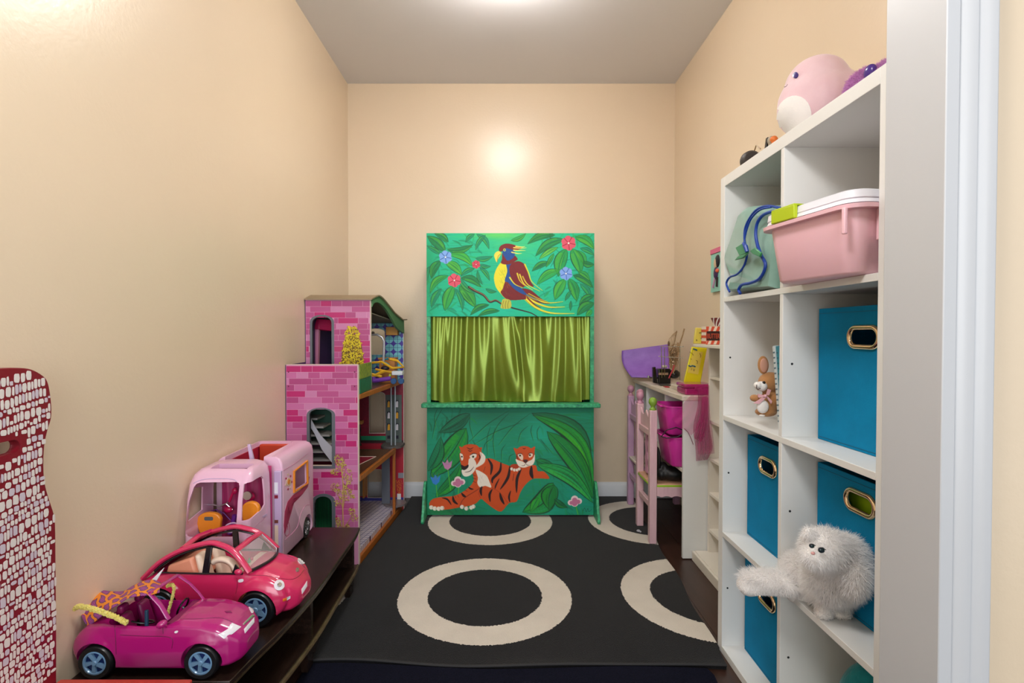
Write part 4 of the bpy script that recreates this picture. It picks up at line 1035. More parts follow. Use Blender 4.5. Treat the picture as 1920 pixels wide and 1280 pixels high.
# small furniture printed / standing inside
m_wood = mat('toy_wood', (196, 132, 64), 0.5, rgb2=(176, 110, 50), vscale=20)
MB().box(xx(727.5), xx(749), YB2-0.05, YB2-0.001, z_(628), z_(613)).build('wall_cupboard', mat('mustard_box', (188, 130, 40), 0.5), DH, bevel=0.001)
MB().box(xx(719), xx(747), YB2-0.10, YB2-0.03, 0.714, z_(672)).box(xx(717), xx(748.5), YB2-0.105, YB2-0.025, z_(672), z_(669)).build('vanity', m_wood, DH, bevel=0.001)
MB().box(-0.9, xx(683.5), YB2-0.06, YB2-0.02, z_(792), z_(786)).build('side_table_top', m_wood, DH, bevel=0.001)
xt = xx(678); MB().lathe([(0.012, 0.366), (0.004, 0.38), (0.007, 0.40), (0.003, 0.43), (0.006, 0.45), (0.003, 0.48), (0.012, z_(792))], (xt, YB2-0.04, 0), 10).build('side_table_leg', mat('black_toy', (20, 14, 18), 0.4), DH, smooth=True)
MB().prism([(-0.90, 2.34), (xr(2.34)-0.10, 2.34), (xr(2.34)-0.03, 2.62), (-0.90, 2.62)], 'Z', 0.366, 0.3675).build('printed_rug', m_red, DH)
MB().tube([(-0.80, 2.34, 0.368), (xr(2.34)-0.10, 2.34, 0.368), (xr(2.34)-0.03, 2.62, 0.368), (-0.80, 2.62, 0.368)], 0.0018, 4).build('rug_border', m_edge, DH)
MB().box(xx(675), xx(686), YB2-0.08, YB2-0.01, 0.10, z_(873)).build('toy_fridge', mat('toy_beige', (120, 110, 100), 0.4), DH, bevel=0.002)
MB().box(xx(686), xx(689), YB2-0.08, YB2-0.01, 0.09, z_(873)).build('toy_fridge_trim', m_wood, DH)
MB().box(xx(746), xbr, YB2-0.0015, YB2-0.0005, z_(896), z_(886)).build('printed_shelf', mat('print_grey', (140, 140, 150), 0.5), DH)
vz = z_(940); MB().prism([(xx(744), vz), (xx(751), vz), (xx(751), z_(925)), (xx(744), z_(925))], 'Y', YB2-0.002, YB2-0.001).build('printed_vase', mat('print_white', (230, 230, 232), 0.5), DH)
b = MB()
for i in range(70):
    t = rr.random(); leafquad(b, xx(748)+rr.uniform(-.017, .017)*(0.3+t), z_(925)+t*0.075, 0.0035, rr.uniform(0, 3.1), YB2-0.0025)
b.build('printed_blossom', mat('blossom_orange', (226, 130, 50), 0.5), DH, fix=False)['kind'] = 'stuff'
xt0 = P(594, 640, Y=2.70)[0]

# pink toy tower standing inside the tower window
TT = thing('toy_tower', 'pink plastic toy tower with hot pink roof inside the dollhouse tower window', 'toy', (P(598, 640, Y=2.60)[0], 2.60, 0.714))
p0 = P(598, 640, Y=2.60)
MB().hexa([(p0[0]-0.024, 2.585, 0.7145), (p0[0]-0.004, 2.585, 0.7145), (p0[0]-0.004, 2.61, 0.7145), (p0[0]-0.024, 2.61, 0.7145)],
          [(p0[0]-0.014, 2.585, P(598, 617, Y=2.6)[2]), (p0[0]+0.004, 2.585, P(598, 617, Y=2.6)[2]), (p0[0]+0.004, 2.61, P(598, 617, Y=2.6)[2]), (p0[0]-0.014, 2.61, P(598, 617, Y=2.6)[2])]).build('column', mat('toy_pink', (222, 140, 176), 0.4), TT, bevel=0.002)
zr = P(598, 617, Y=2.6)[2]
MB().hexa([(p0[0]-0.018, 2.58, zr), (p0[0]+0.008, 2.58, zr), (p0[0]+0.06, 2.63, zr-0.01), (p0[0]+0.02, 2.64, zr-0.01)],
          [(p0[0]-0.008, 2.59, zr+0.05), (p0[0]+0.004, 2.59, zr+0.05), (p0[0]+0.06, 2.62, zr+0.045), (p0[0]+0.03, 2.63, zr+0.045)]).build('roof', mat('hot_pink', (206, 24, 92), 0.4), TT, bevel=0.002)
q0 = P(617, 670, Y=2.60)
tb = MB().lathe([(0.013, 0.714), (0.016, 0.77), (0.019, 0.77), (0.019, 0.782), (0.015, 0.782), (0.013, 0.72), (0, 0.72)], (q0[0], 2.60, 0), 16).build('toy_bin', mat('toy_teal', (24, 140, 154), 0.4), None, smooth=True)
tag(tb, 'little turquoise toy waste bin behind the tower window glass', 'toy')

# jumble on the upper floor: bicycle-like toy in yellow, purple and white
JT = thing('toy_vehicle', 'jumbled yellow, purple and white toy buggy with blue wheels on the dollhouse upper floor', 'toy', (-0.65, 2.75, 0.719))
m_ty, m_tp, m_tw, m_tb = mat('toy_yellow', (228, 176, 40), 0.4), mat('toy_purple', (116, 60, 168), 0.4), mat('toy_white', (214, 222, 230), 0.4), mat('toy_blue', (20, 76, 130), 0.4)
def J(px, py, Y=2.72): return P(px, py, Y=Y)
MB().tube([J(697, 680), J(716, 678), J(736, 690, 2.70), J(757, 688, 2.70), J(745, 676), J(731, 673)], 0.0065, 6).build('handlebar', m_ty, JT, smooth=True)
MB().tube([J(697, 707), J(712, 699), J(722, 695)], 0.008, 6).tube([J(697, 701), J(716, 706)], 0.007, 6).tube([J(704, 692), J(736, 698)], 0.006, 6).build('seat', m_ty, JT, smooth=True)
MB().tube([J(700, 714, 2.70), J(733, 709, 2.70)], 0.011, 8).tube([J(700, 716, 2.70), J(700, 706, 2.70)], 0.010, 8).build('frame', m_tp, JT, smooth=True)
MB().tube([J(716, 683, 2.76), J(719, 680, 2.76), J(720, 640, 2.76), J(716, 632, 2.76), J(707, 627, 2.76), J(697, 627, 2.76)], 0.006, 8).build('arch', mat('toy_silver', (206, 206, 212), 0.25, 0.4), JT, smooth=True)
c = J(699, 624, 2.76); MB().ell(c, (0.010, 0.008, 0.008), 10, 8).build('lamp_head', mat('toy_bronze', (110, 96, 86), 0.4), JT, smooth=True)
a_, c_ = J(735, 700, 2.70), J(755, 694, 2.70); MB().box(a_[0], c_[0], 2.69, 2.74, a_[2]-0.008, c_[2]-0.004).build('body', m_tw, JT, bevel=0.003)
for px, py in ((738, 708), (752, 706)):
    c = J(px, py, 2.69); MB().lathe([(0, -0.006), (0.014, -0.006), (0.016, 0), (0.014, 0.006), (0, 0.006)], (c[0], 2.69, 0.7345), 16, axis='Y').build('wheel', m_tb, JT, smooth=True)
MB().ell(J(722, 690, 2.75), (0.022, 0.02, 0.012), 10, 8).build('basket', mat('toy_dark', (46, 36, 50), 0.5), JT, smooth=True)
MB().tube([J(728, 672, 2.78), J(716, 676, 2.78), J(730, 684, 2.78)], 0.006, 6).build('strap', mat('toy_teal2', (16, 130, 150), 0.4), JT, smooth=True)
MB().box(J(731, 702)[0], J(734, 702)[0], 2.70, 2.71, J(731, 708)[2], J(731, 701)[2]).build('clip', mat('toy_lime', (170, 210, 40), 0.4), JT)
# ------------------------------------------------------------------ low white cubby desk by the back wall
m_ww = mat('whitewashed_wood', (226, 220, 210), 0.5, rgb2=(206, 192, 172), vscale=7, stretch=(14, 1, 14))
m_wh2 = mat('white_board', (226, 228, 226), 0.5)
DK = thing('cubby_desk', 'low white open-fronted cubby desk along the right wall under the purple sheet', 'desk', (0.89, 2.72, 0))
dx0, dx1, dy0, dy1, dz = 0.774, XR-0.003, 2.287, 3.140, 0.707
MB().prism([(dx0-0.008, dy0-0.004), (dx1, dy0-0.004), (dx1, dy1), (dx0-0.012, dy1), (dx0-0.010, 2.90), (dx0-0.016, 2.62), (dx0-0.012, 2.40)], 'Z', dz-0.020, dz).build('top_board', m_ww, DK, bevel=0.002)
MB().box(dx0, dx1, dy0, dy0+0.016, 0.004, dz-0.020).build('side_panel', m_wh2, DK, bevel=0.001)
MB().box(dx0, dx1, dy1-0.016, dy1, 0.004, dz-0.020).build('side_panel', m_wh2, DK, bevel=0.001)
MB().box(dx1-0.006, dx1, dy0+0.016, dy1-0.016, 0.30, dz-0.020).build('back_panel', m_wh2, DK)
for y in (2.565, 2.90):
    MB().box(dx0+0.004, dx1-0.006, y-0.007, y+0.007, 0.386, dz-0.020).build('divider', m_wh2, DK, bevel=0.001)
MB().box(dx0+0.002, dx1-0.006, dy0+0.016, dy1-0.016, 0.372, 0.386).build('shelf_board', m_ww, DK, bevel=0.001)

# ------------------------------------------------------------------ slim bookcase
SB = thing('slim_bookcase', 'narrow white bookcase with many shallow shelves between cubby desk and cube shelf', 'bookcase', (0.92, 2.0, 0))
m_cream = mat('cream_laminate', (232, 226, 214), 0.45)
MB().box(0.812, XR-0.003, 1.70, 2.283, 0, 0.040).build('base', m_cream, SB, bevel=0.002)
MB().box(0.822, 0.868, 1.71, 2.275, 0.040, 0.044).build('base_step', m_cream, SB, bevel=0.001)
MB().box(0.812, XR-0.003, 1.70, 2.283, 0.918, 0.930).build('top_board', m_cream, SB, bevel=0.002)
MB().box(0.878, XR-0.003, 2.268, 2.283, 0.040, 0.918).build('side_panel', m_cream, SB, bevel=0.001)
MB().box(0.878, XR-0.003, 1.70, 1.715, 0.040, 0.918).build('side_panel', m_cream, SB, bevel=0.001)
MB().box(XR-0.008, XR-0.003, 1.715, 2.268, 0.040, 0.918).build('back_panel', m_cream, SB)
for z in (0.140, 0.298, 0.446, 0.606, 0.794):
    MB().box(0.879, XR-0.008, 1.715, 2.268, z-0.012, z).build('shelf_board', m_cream, SB, bevel=0.001)

# ------------------------------------------------------------------ pink child's chairs
m_pk = mat('pale_pink_paint', (226, 190, 196), 0.42, rgb2=(214, 172, 182), vscale=9, stretch=(8, 8, 1))
m_pk2 = mat('mauve_paint', (196, 140, 164), 0.4); m_pu = mat('lilac_paint', (204, 166, 196), 0.42, rgb2=(190, 148, 184), vscale=9)
m_gn = mat('lime_paint', (132, 170, 60), 0.4)
def kid_chair(label, x, y0, y1, body, knobs, cat_group, seatcol):
    C_ = thing('child_chair', label, 'chair', (x+0.12, (y0+y1)/2, 0.012), None)
    zt_ = 0.625; s = 0.0165
    for y, kc in ((y0, knobs[0]), (y1, knobs[1])):
        p = MB().box(x-s, x+s, y-s, y+s, 0.013, zt_).build('post', body, C_, bevel=0.003)
        MB().lathe([(0.0, zt_), (0.0155, zt_), (0.0155, zt_+0.005), (0.010, zt_+0.010), (0.009, zt_+0.016), (0.013, zt_+0.022), (0.0185, zt_+0.032), (0.0190, zt_+0.040), (0.0165, zt_+0.050), (0.009, zt_+0.057), (0, zt_+0.059)], (x, y, 0), 20).build('finial', kc, C_, smooth=True)
        MB().box(x+0.26-s, x+0.26+s, y-s, y+s, 0.013, 0.262).build('leg', body, C_, bevel=0.003)
    for z0, z1 in ((0.170, 0.196), (0.500, 0.528)):
        MB().box(x-0.010, x+0.010, y0+s, y1-s, z0, z1).build('rail', body, C_, bevel=0.002)
    # curved crest board with a heart-like dip
    pts = [(y0+s, 0.528), (y1-s, 0.528), (y1-s, 0.610)]; n = 14
    for i in range(1, n): 
        t = i/n; pts.append((y1-s+(y0-y1+2*s)*t, 0.610-0.028*abs(math.sin(2*math.pi*t))))
    pts.append((y0+s, 0.610))
    MB().prism(pts, 'X', x-0.002, x+0.006).build('crest_board', body, C_, bevel=0.001)
    # scalloped flat splats
    for k in range(2):
        yc = y0+(y1-y0)*(0.34+0.32*k); w_ = 0.024; o = []
        for i in range(24):
            z = 0.300+0.200*i/23; o.append((yc+w_*(0.75+0.25*math.cos(i*math.pi/3.9)), z))
        for i in range(23, -1, -1):
            z = 0.300+0.200*i/23; o.append((yc-w_*(0.75+0.25*math.cos(i*math.pi/3.9)), z))
        MB().prism(o, 'X', x+0.010, x+0.018).build('splat', m_pk2 if k else body, C_, bevel=0.001)
    MB().box(x-0.012, x+0.285, y0-0.012, y1+0.012, 0.274, 0.288).build('seat', seatcol, C_, bevel=0.004)
    if knobs[0] is m_gn: MB().box(x-0.014, x+0.287, y0-0.014, y1+0.014, 0.273, 0.283).build('seat_edge', mat('lime_seat', (150, 196, 40), 0.4), C_, bevel=0.003)
    for ya, yb in ((y0-0.016, y0-0.008), (y1+0.008, y1+0.016)):
        o = [(x+s, 0.274), (x+0.262, 0.274)]
        for i in range(49):
            t = i/48; o.append((x+0.262-(0.262-s)*t, 0.226+0.007*abs(math.sin(t*math.pi*5.5))))
        MB().prism(o, 'Y', ya, yb).build('apron', body, C_, bevel=0.0008)
    return C_
kid_chair("pale pink child's chair with one lime finial and a lime-edged seat, nearer of the two", 0.684, 2.437, 2.665, m_pk, (m_gn, m_pk2), None, mat('seat_board', (206, 160, 130), 0.45, rgb2=(196, 150, 120), vscale=4))
kid_chair("lilac-pink child's chair with mauve finials nearest the back wall", 0.716, 2.790, 2.995, m_pu, (m_pk2, m_pk2), None, m_ww)
# bag on the near chair
m_blk = mat('black_fabric', (16, 16, 18), 0.5, bump=0.6, bscale=60)
bg = blob('black_bag', m_blk, [((0.735, 2.50, 0.322), (0.032, 0.055, 0.032)), ((0.795, 2.475, 0.325), (0.060, 0.045, 0.034)), ((0.722, 2.49, 0.385), (0.012, 0.034, 0.062)), ((0.75, 2.49, 0.345), (0.02, 0.04, 0.03))], 0.005)
tag(bg, 'slumped black fabric bag on the seat of the nearer pink chair', 'bag')

# ------------------------------------------------------------------ magenta tubs
m_tub = mat('magenta_plastic', (206, 50, 156), 0.28, coat=0.2)
def tub(label, x0, x1, y0, y1, z0, z1):
    T_ = thing('toy_tub', label, 'tub', ((x0+x1)/2, (y0+y1)/2, z0), 'magenta tubs in the cubby desk')
    def ring(x0, x1, y0, y1, z, r): return [(a, b_, z) for a, b_ in rrect(x0, x1, y0, y1, r, 5)]
    R_ = [ring(x0+0.026, x1-0.026, y0+0.026, y1-0.026, z0, 0.02), ring(x0+0.020, x1-0.020, y0+0.020, y1-0.020, z0+0.006, 0.026), ring(x0+0.006, x1-0.006, y0+0.006, y1-0.006, z1-0.02, 0.035),
          ring(x0+0.006, x1-0.006, y0+0.006, y1-0.006, z1-0.005, 0.035), ring(x0, x1, y0, y1, z1-0.005, 0.04), ring(x0, x1, y0, y1, z1, 0.04), ring(x0+0.010, x1-0.010, y0+0.010, y1-0.010, z1, 0.033), ring(x0+0.024, x1-0.024, y0+0.024, y1-0.024, z0+0.010, 0.02)]
    b = MB(); n = len(R_[0]); vs = [v for r in R_ for v in r]; fs = []
    for i in range(len(R_)-1):
        for j in range(n): fs.append((i*n+j, i*n+(j+1) % n, (i+1)*n+(j+1) % n, (i+1)*n+j))
    fs.append(tuple(range(n))[::-1]); fs.append(tuple((len(R_)-1)*n+j for j in range(n)))
    b.add(vs, fs); b.build('tub_shell', m_tub, T_, smooth=True, ang=50)
    MB().box(x0-0.012, x0+0.006, (y0+y1)/2-0.05, (y0+y1)/2+0.05, z1-0.008, z1).build('rim_handle', m_tub, T_, bevel=0.003)
    return T_
zt1_ = P(1262, 762, Y=2.36)[2]
tub('magenta plastic tub on the desk shelf, lower of the two stacked', 0.722, 0.965, 2.315, 2.545, 0.3875, 0.520)
tub('magenta plastic tub stacked on top of the other in the desk cubby', 0.717, 0.965, 2.345, 2.548, 0.5215, 0.652)
bx_ = MB().box(0.735, 0.80, 2.36, 2.44, 0.400, 0.415, 0); bx_ = MB().tube([P(1240, 818, Y=2.33), P(1250, 806, Y=2.32), P(1268, 801, Y=2.315), P(1280, 806, Y=2.31), P(1283, 812, Y=2.31), P(1270, 819, Y=2.31), P(1250, 821, Y=2.32), P(1240, 818, Y=2.33)], 0.0026, 6)
cb = bx_.build('black_cable', mat('black_rubber', (16, 14, 20), 0.5), None, smooth=True)
tag(cb, 'thin black cable loop hanging over the lower magenta tub', 'cable')

# ------------------------------------------------------------------ magenta tulle over the desk corner
TU = thing('tulle_skirt', 'sheer magenta tulle draped over the corner of the cubby desk', 'fabric', (0.84, 2.27, dz))
m_tu = mat('tulle', (214, 50, 140), 0.6, alpha=0.28); m_tu2 = mat('tulle_dense', (196, 36, 124), 0.6, alpha=0.5)
def tulle(name, m, outline_l, outline_r, y0, amp, nf, ph, parent=TU):
    L_ = smoothpts(outline_l, 6); R_ = smoothpts(outline_r, 6); n = min(len(L_), len(R_))
    def fn(u, v):
        i = v*(n-1); a = L_[int(i)]; c = R_[int(i)]; i2 = min(int(i)+1, n-1); f = i-int(i)
        l = (a[0]+(L_[i2][0]-a[0])*f, a[1]+(L_[i2][1]-a[1])*f); r = (c[0]+(R_[i2][0]-c[0])*f, c[1]+(R_[i2][1]-c[1])*f)
        px, py = l[0]+(r[0]-l[0])*u, l[1]+(r[1]-l[1])*u
        Y = y0-amp*(0.3+v)*(0.6+math.sin(u*nf*2*math.pi+ph+v*2)*0.6)
        return P(px, py, Y=Y)
    return MB().grid(fn, 70, 24).build(name, m, parent, smooth=True, ang=180)
tulle('veil', m_tu, [(1298, 738), (1285, 752), (1272, 770), (1259, 786)], [(1326, 738), (1326, 760), (1318, 790), (1296, 816)], 2.276, 0.006, 3, 0)
tulle('gather', m_tu2, [(1308, 728), (1308, 760), (1300, 800), (1304, 840), (1305, 864)], [(1330, 722), (1328, 770), (1332, 810), (1336, 840), (1326, 862)], 2.268, 0.014, 7, 1)
tulle('gather', m_tu2, [(1316, 745), (1312, 780), (1304, 806), (1302, 822)], [(1328, 740), (1327, 780), (1322, 812), (1314, 828)], 2.250, 0.010, 5, 2)
tulle('veil', m_tu, [(1318, 745), (1314, 790), (1308, 830), (1310, 852)], [(1328, 745), (1332, 780), (1337, 815), (1340, 850)], 2.240, 0.010, 4, 2)
MB().tube([P(1283, 803, Y=2.27), P(1290, 810, Y=2.265), P(1296, 822, Y=2.27), P(1300, 833, Y=2.27)], 0.0012, 5).build('string', mat('dark_magenta', (120, 20, 70), 0.5), TU, smooth=True)
m_case = mat('clear_magenta', (204, 40, 130), 0.15, trans=0.45, coat=0.3)
c0, c1 = P(1283, 723, Y=2.34), P(1329, 723, Y=2.34)
PC = thing('plastic_case', 'translucent magenta plastic case on the front corner of the cubby desk', 'case', (0.86, 2.37, dz+0.001))
MB().box(c0[0]-0.004, 0.915, 2.315, 2.43, dz+0.001, dz+0.030).build('case_bottom', m_case, PC, bevel=0.006, seg=3)
MB().box(c0[0]-0.007, 0.918, 2.312, 2.433, dz+0.031, dz+0.048).build('case_lid', m_case, PC, bevel=0.007, seg=3)
MB().box(0.83, 0.86, 2.308, 2.312, dz+0.022, dz+0.038).build('latch', m_case, PC, bevel=0.001)

# ------------------------------------------------------------------ on the desk
m_pur = mat('purple_foam', (150, 104, 196), 0.45, rgb2=(132, 86, 180), vscale=14)
yp = 3.02
o = []
for q in ((1166, 657), (1253, 645), (1255, 706)): o.append(P(*q, Y=yp))
def sheet(u, v):
    T0, T1, B0, B1 = np.array((1166, 657.)), np.array((1254, 645.)), np.array((1184, 707.)), np.array((1256, 709.))
    t = T0+(T1-T0)*u; b_ = B0+(B1-B0)*u
    px, py = t+(b_-t)*v
    px -= 7*math.sin(math.pi*v)*(1-u)*1.0
    return P(px, py, Y=yp-0.10*v+0.10*(1-u)*0.5+0.03*math.sin(math.pi*v))
sh = MB().grid(sheet, 20, 16).build('foam_sheet', m_pur, None, smooth=True, solid=0.004)
tag(sh, 'curved lilac purple sheet leaning at the back end of the cubby desk', 'sheet')
m_wire = mat('chrome_wire', (200, 200, 200), 0.2, 1.0)
RK = thing('wire_rack', 'small chrome wire jewellery rack on the cubby desk', 'rack', (0.80, 2.80, dz))
yw = 2.72
for a, c in (((1240, 649), (1241, 708)), ((1275, 648), (1275, 712)), ((1237, 649), (1281, 650)), ((1236, 668), (1280, 671)), ((1246, 652), (1246, 706))):
    MB().tube([P(*a, Y=yw), P(*c, Y=yw)], 0.0018, 6).build('wire', m_wire, RK, smooth=True)
for q in ((1281, 649), (1236, 668), (1280, 671), (1277, 650), (1276, 671), (1241, 668)):
    MB().ell(P(*q, Y=yw), 0.0032, 8, 6).build('bead', m_wire, RK, smooth=True)
p = P(1258, 711, Y=yw); MB().box(P(1240, 0, Y=yw)[0], P(1276, 0, Y=yw)[0], yw-0.02, yw+0.03, dz, dz+0.003).build('foot_plate', m_wire, RK)
m_twig = mat('dry_twig', (142, 112, 80), 0.8, rgb2=(180, 150, 110), vscale=60)
TW = thing('twig_bundle', 'tangled bundle of dry brown twigs and raffia in the wire rack', 'twigs', P(1262, 708, Y=2.76))
b = MB(); rr = random.Random(8); yt = 2.76
b.tube([P(1262, 700, Y=yt), P(1268, 680, Y=yt), P(1272, 652, Y=yt), P(1280, 628, Y=yt), P(1283, 616, Y=yt)], [0.003, 0.004, 0.004, 0.0035, 0.004], 6)
b.tube([P(1259, 690, Y=yt), P(1258, 660, Y=yt), P(1265, 640, Y=yt), P(1269, 620, Y=yt)], 0.0025, 6)
b.tube([P(1262, 695, Y=yt), P(1255, 670, Y=yt), P(1254, 648, Y=yt)], 0.0035, 6)
b.tube([P(1264, 695, Y=yt), P(1268, 665, Y=yt), P(1271, 642, Y=yt)], 0.0045, 6)
b.build('twig', m_twig, TW, smooth=True)
for k in range(26):
    c = (1263+rr.uniform(-3, 3), 668+rr.uniform(-12, 12)); r1, r2 = rr.uniform(3, 9), rr.uniform(6, 16); a0 = rr.uniform(0, 3)
    pts = [P(c[0]+r1*math.cos(t)*math.cos(a0)-r2*math.sin(t)*math.sin(a0)*0.6, c[1]+r2*math.sin(t)*math.cos(a0)*0.9+r1*math.cos(t)*math.sin(a0), Y=yt+0.02*math.sin(t*2+k)) for t in np.linspace(0, 6.28, 14, endpoint=False)]
    MB().tube(pts, 0.0014, 5, closed=True).build('raffia_loop', m_twig, TW, smooth=True)
for k in range(5):
    MB().tube([P(1256+k, 650, Y=yt), P(1254+k*3, 636-k*2, Y=yt-0.01), P(1262+k*2, 626-k, Y=yt), P(1268+rr.uniform(-2, 2), 622, Y=yt)], 0.0011, 5).build('raffia_strand', m_twig, TW, smooth=True)
MB().ell(P(1254, 644, Y=yt), (0.006, 0.006, 0.014), 10, 8).build('seed_pod', mat('seed_brown', (110, 84, 56), 0.8), TW, smooth=True)
GL = thing('toy_glasses', 'black toy goggles and strap lying in front of the purple sheet', 'toy', P(1240, 708, Y=2.86))
m_gk = mat('glossy_black', (14, 13, 16), 0.2)
def K(px, py, Y=2.80): return P(px, py, Y=Y)
a, c = K(1232, 705), K(1256, 690); MB().box(a[0], c[0], 2.78, 2.83, dz+0.004, c[2]-0.002).build('body', m_gk, GL, bevel=0.006, seg=3)
MB().ell(K(1264, 701, 2.79), (0.030, 0.03, 0.024), 14, 10).build('lens_hood', m_gk, GL, smooth=True)
a, c = K(1223, 704), K(1229, 688); MB().hexa([(a[0], 2.78, dz+0.010), (a[0]+0.022, 2.78, dz+0.006), (a[0]+0.022, 2.80, dz+0.006), (a[0], 2.80, dz+0.010)], [(a[0]-0.002, 2.78, c[2]), (a[0]+0.012, 2.78, c[2]+0.002), (a[0]+0.012, 2.80, c[2]+0.002), (a[0]-0.002, 2.80, c[2])]).build('flap', m_gk, GL, bevel=0.001)
MB().box(K(1236, 0)[0], K(1254, 0)[0], 2.776, 2.782, K(0, 702)[2], K(0, 698)[2]).build('stripe', mat('tan_plastic', (150, 120, 96), 0.3), GL)
MB().tube([K(1216, 706, 2.86), K(1226, 709), K(1238, 708)], 0.003, 6).build('strap', m_gk, GL, smooth=True)
MB().ell(K(1216, 706, 2.86), 0.007, 10, 8).build('buckle', m_wire, GL, smooth=True)
MB().ell(K(1246, 687), (0.016, 0.012, 0.008), 12, 8).build('cap', mat('bone_plastic', (200, 194, 176), 0.4), GL, smooth=True)
rb = MB().tube([P(1264, 684, Y=2.66), P(1262, 692, Y=2.66), P(1258, 700, Y=2.66), P(1254, 709, Y=2.66)], 0.006, 8, flat=0.5).box(P(1248, 0, Y=2.66)[0], P(1256, 0, Y=2.66)[0], 2.63, 2.67, dz+0.001, dz+0.005).build('red_ribbon', mat('red_satin', (180, 40, 56), 0.3), None, smooth=True)
tag(rb, 'short twisted red ribbon dangling onto the cubby desk top', 'ribbon')
bx = MB().hexa([P(1259, 708, Y=2.60)[:2]+(dz+0.001,), P(1277, 715, Y=2.44)[:2]+(dz+0.001,), (0.86, 2.47, dz+0.001), (0.84, 2.62, dz+0.001)],
               [P(1257, 708, Y=2.60)[:2]+(dz+0.022,), P(1276, 715, Y=2.44)[:2]+(dz+0.022,), (0.865, 2.47, dz+0.022), (0.845, 2.62, dz+0.022)]).build('wooden_tray', m_ww, None, bevel=0.002)
tag(bx, 'small whitewashed wooden tray beside the magenta case', 'tray')

# yellow toy bead boards
m_yel = mat('yellow_plastic', (226, 214, 24), 0.3, coat=0.2); m_yel2 = mat('pale_yellow', (226, 206, 90), 0.35)
YB1 = thing('yellow_box', 'bright yellow toy box with blue-green marks leaning beside the slim bookcase', 'toy', P(1300, 706, Y=2.42))
yq = 2.45
def quad3(px, Y): return [P(a, b_, Y=Y) for a, b_ in px]
f0 = quad3([(1278, 732.5), (1310.5, 732.5), (1326, 652), (1297, 650)], yq); f1 = [(v[0]+0.016, v[1]+0.05, v[2]) for v in f0]
MB().hexa(f0, f1).build('shell', m_yel, YB1, bevel=0.004, seg=3)
g0 = quad3([(1289, 698), (1309, 702), (1318, 660), (1300, 657)], yq-0.0012); MB().hexa(g0, [(v[0], v[1]+0.0008, v[2]) for v in g0]).build('front_label', m_yel2, YB1)
m_bt = mat('blue_green_ink', (10, 90, 120), 0.4); m_ink = mat('brown_ink', (110, 80, 30), 0.5)
b = MB()
for px, py in ((1292, 685.5), (1295, 686.5), (1298, 685.5), (1301, 686), (1303, 687), (1301, 654), (1304, 655), (1306, 656)): b.ell(P(px, py, Y=yq-0.003), (0.0042, 0.002, 0.0036), 8, 6)
b.build('printed_marks', m_bt, YB1, smooth=True)
b = MB()
for pl in (((1297, 661), (1300, 666)), ((1312, 662), (1314, 667), (1313, 670)), ((1295, 672), (1297, 674)), ((1305, 675), (1308, 677), (1307, 682)), ((1297, 690), (1296, 694)), ((1303, 691), (1301, 696)), ((1300, 691), (1301, 695)), ((1293, 659), (1296, 662))):
    b.tube([P(*q, Y=yq-0.002) for q in pl], 0.0010, 4)
b.build('printed_lines', m_ink, YB1)
YB2_ = thing('yellow_board', 'pale yellow toy board behind the striped box on the slim bookcase', 'toy', P(1315, 643, Y=2.27))
f0 = quad3([(1301, 644), (1330, 644), (1332, 616), (1305, 614)], 2.262); MB().hexa(f0, [(v[0], v[1]+0.014, v[2]) for v in f0]).build('board', m_yel2, YB2_, bevel=0.003)
b = MB()
for pl in (((1311, 624), (1315, 623), (1316, 630), (1318, 633)), ((1317, 625), (1318, 632)), ((1314, 634), (1318, 635)), ((1306, 636), (1306.5, 639)), ((1315.5, 638), (1315.6, 639))): b.tube([P(*q, Y=2.259) for q in pl], 0.0016, 4)
b.build('printed_lines', mat('dark_ink', (60, 36, 30), 0.5), YB2_)
# striped box with a dark name panel
SX = thing('striped_box', 'red and white striped cardboard box reading BUTTER on the slim bookcase', 'box', P(1335, 644, Y=2.16))
m_rs, m_ws, m_dkp = mat('stripe_red', (214, 84, 56), 0.5), mat('stripe_white', (236, 222, 206), 0.5), mat('panel_dark', (50, 14, 12), 0.5)
ys_ = 2.165; X0s, X1s = P(1328, 0, Y=ys_)[0], 0.965; Zs0, Zs1 = 0.931, P(1330, 612, Y=ys_)[2]
MB().box(X0s, X1s, ys_, ys_+0.052, Zs0, Zs1).build('carton', m_ws, SX, bevel=0.001)
hh = Zs1-Zs0
for i in range(9):
    xa = X0s-0.03+i*0.0235
    poly = [(xa, Zs0), (xa+0.012, Zs0), (xa+0.012+0.03, Zs1), (xa+0.03, Zs1)]
    cl_ = [(min(max(x, X0s), X1s), z) for x, z in poly]
    MB().prism(cl_, 'Y', ys_-0.0006, ys_).build('red_stripe', m_rs, SX)
for i in range(3):
    MB().box(X0s-0.0007, X0s, ys_, ys_+0.052, Zs0+hh*(0.03+i*0.33), Zs0+hh*(0.18+i*0.33)).build('red_stripe', m_rs, SX)
MB().box(P(1329.0, 0, Y=ys_)[0], X1s, ys_-0.0014, ys_-0.0006, Zs0+hh*0.22, Zs0+hh*0.74).build('name_panel', m_dkp, SX)
tc_ = bpy.data.curves.new('t', 'FONT'); tc_.body = 'BUTTER'; tc_.size = 0.028; tc_.extrude = 0.0005; tc_.align_x = 'LEFT'
to = bpy.data.objects.new('t', tc_); COL.objects.link(to); bpy.context.view_layer.update(); tm = evalmesh(to, 'lettering')
tm.transform(Matrix.Translation((P(1329.7, 0, Y=ys_)[0], ys_-0.002, Zs0+hh*0.34)) @ Matrix.Rotation(math.pi/2, 4, 'X') @ Matrix.Diagonal((0.5, 1, 1, 1))); tm.transform(Matrix.Translation(-Vector(SX.location)))
tm.materials.clear(); tm.materials.append(m_rs); finish(tm, 'lettering', SX)
CO = thing('striped_cone', 'dark red and white striped paper cone on top of the striped box', 'toy', P(1342, 611, Y=2.2))
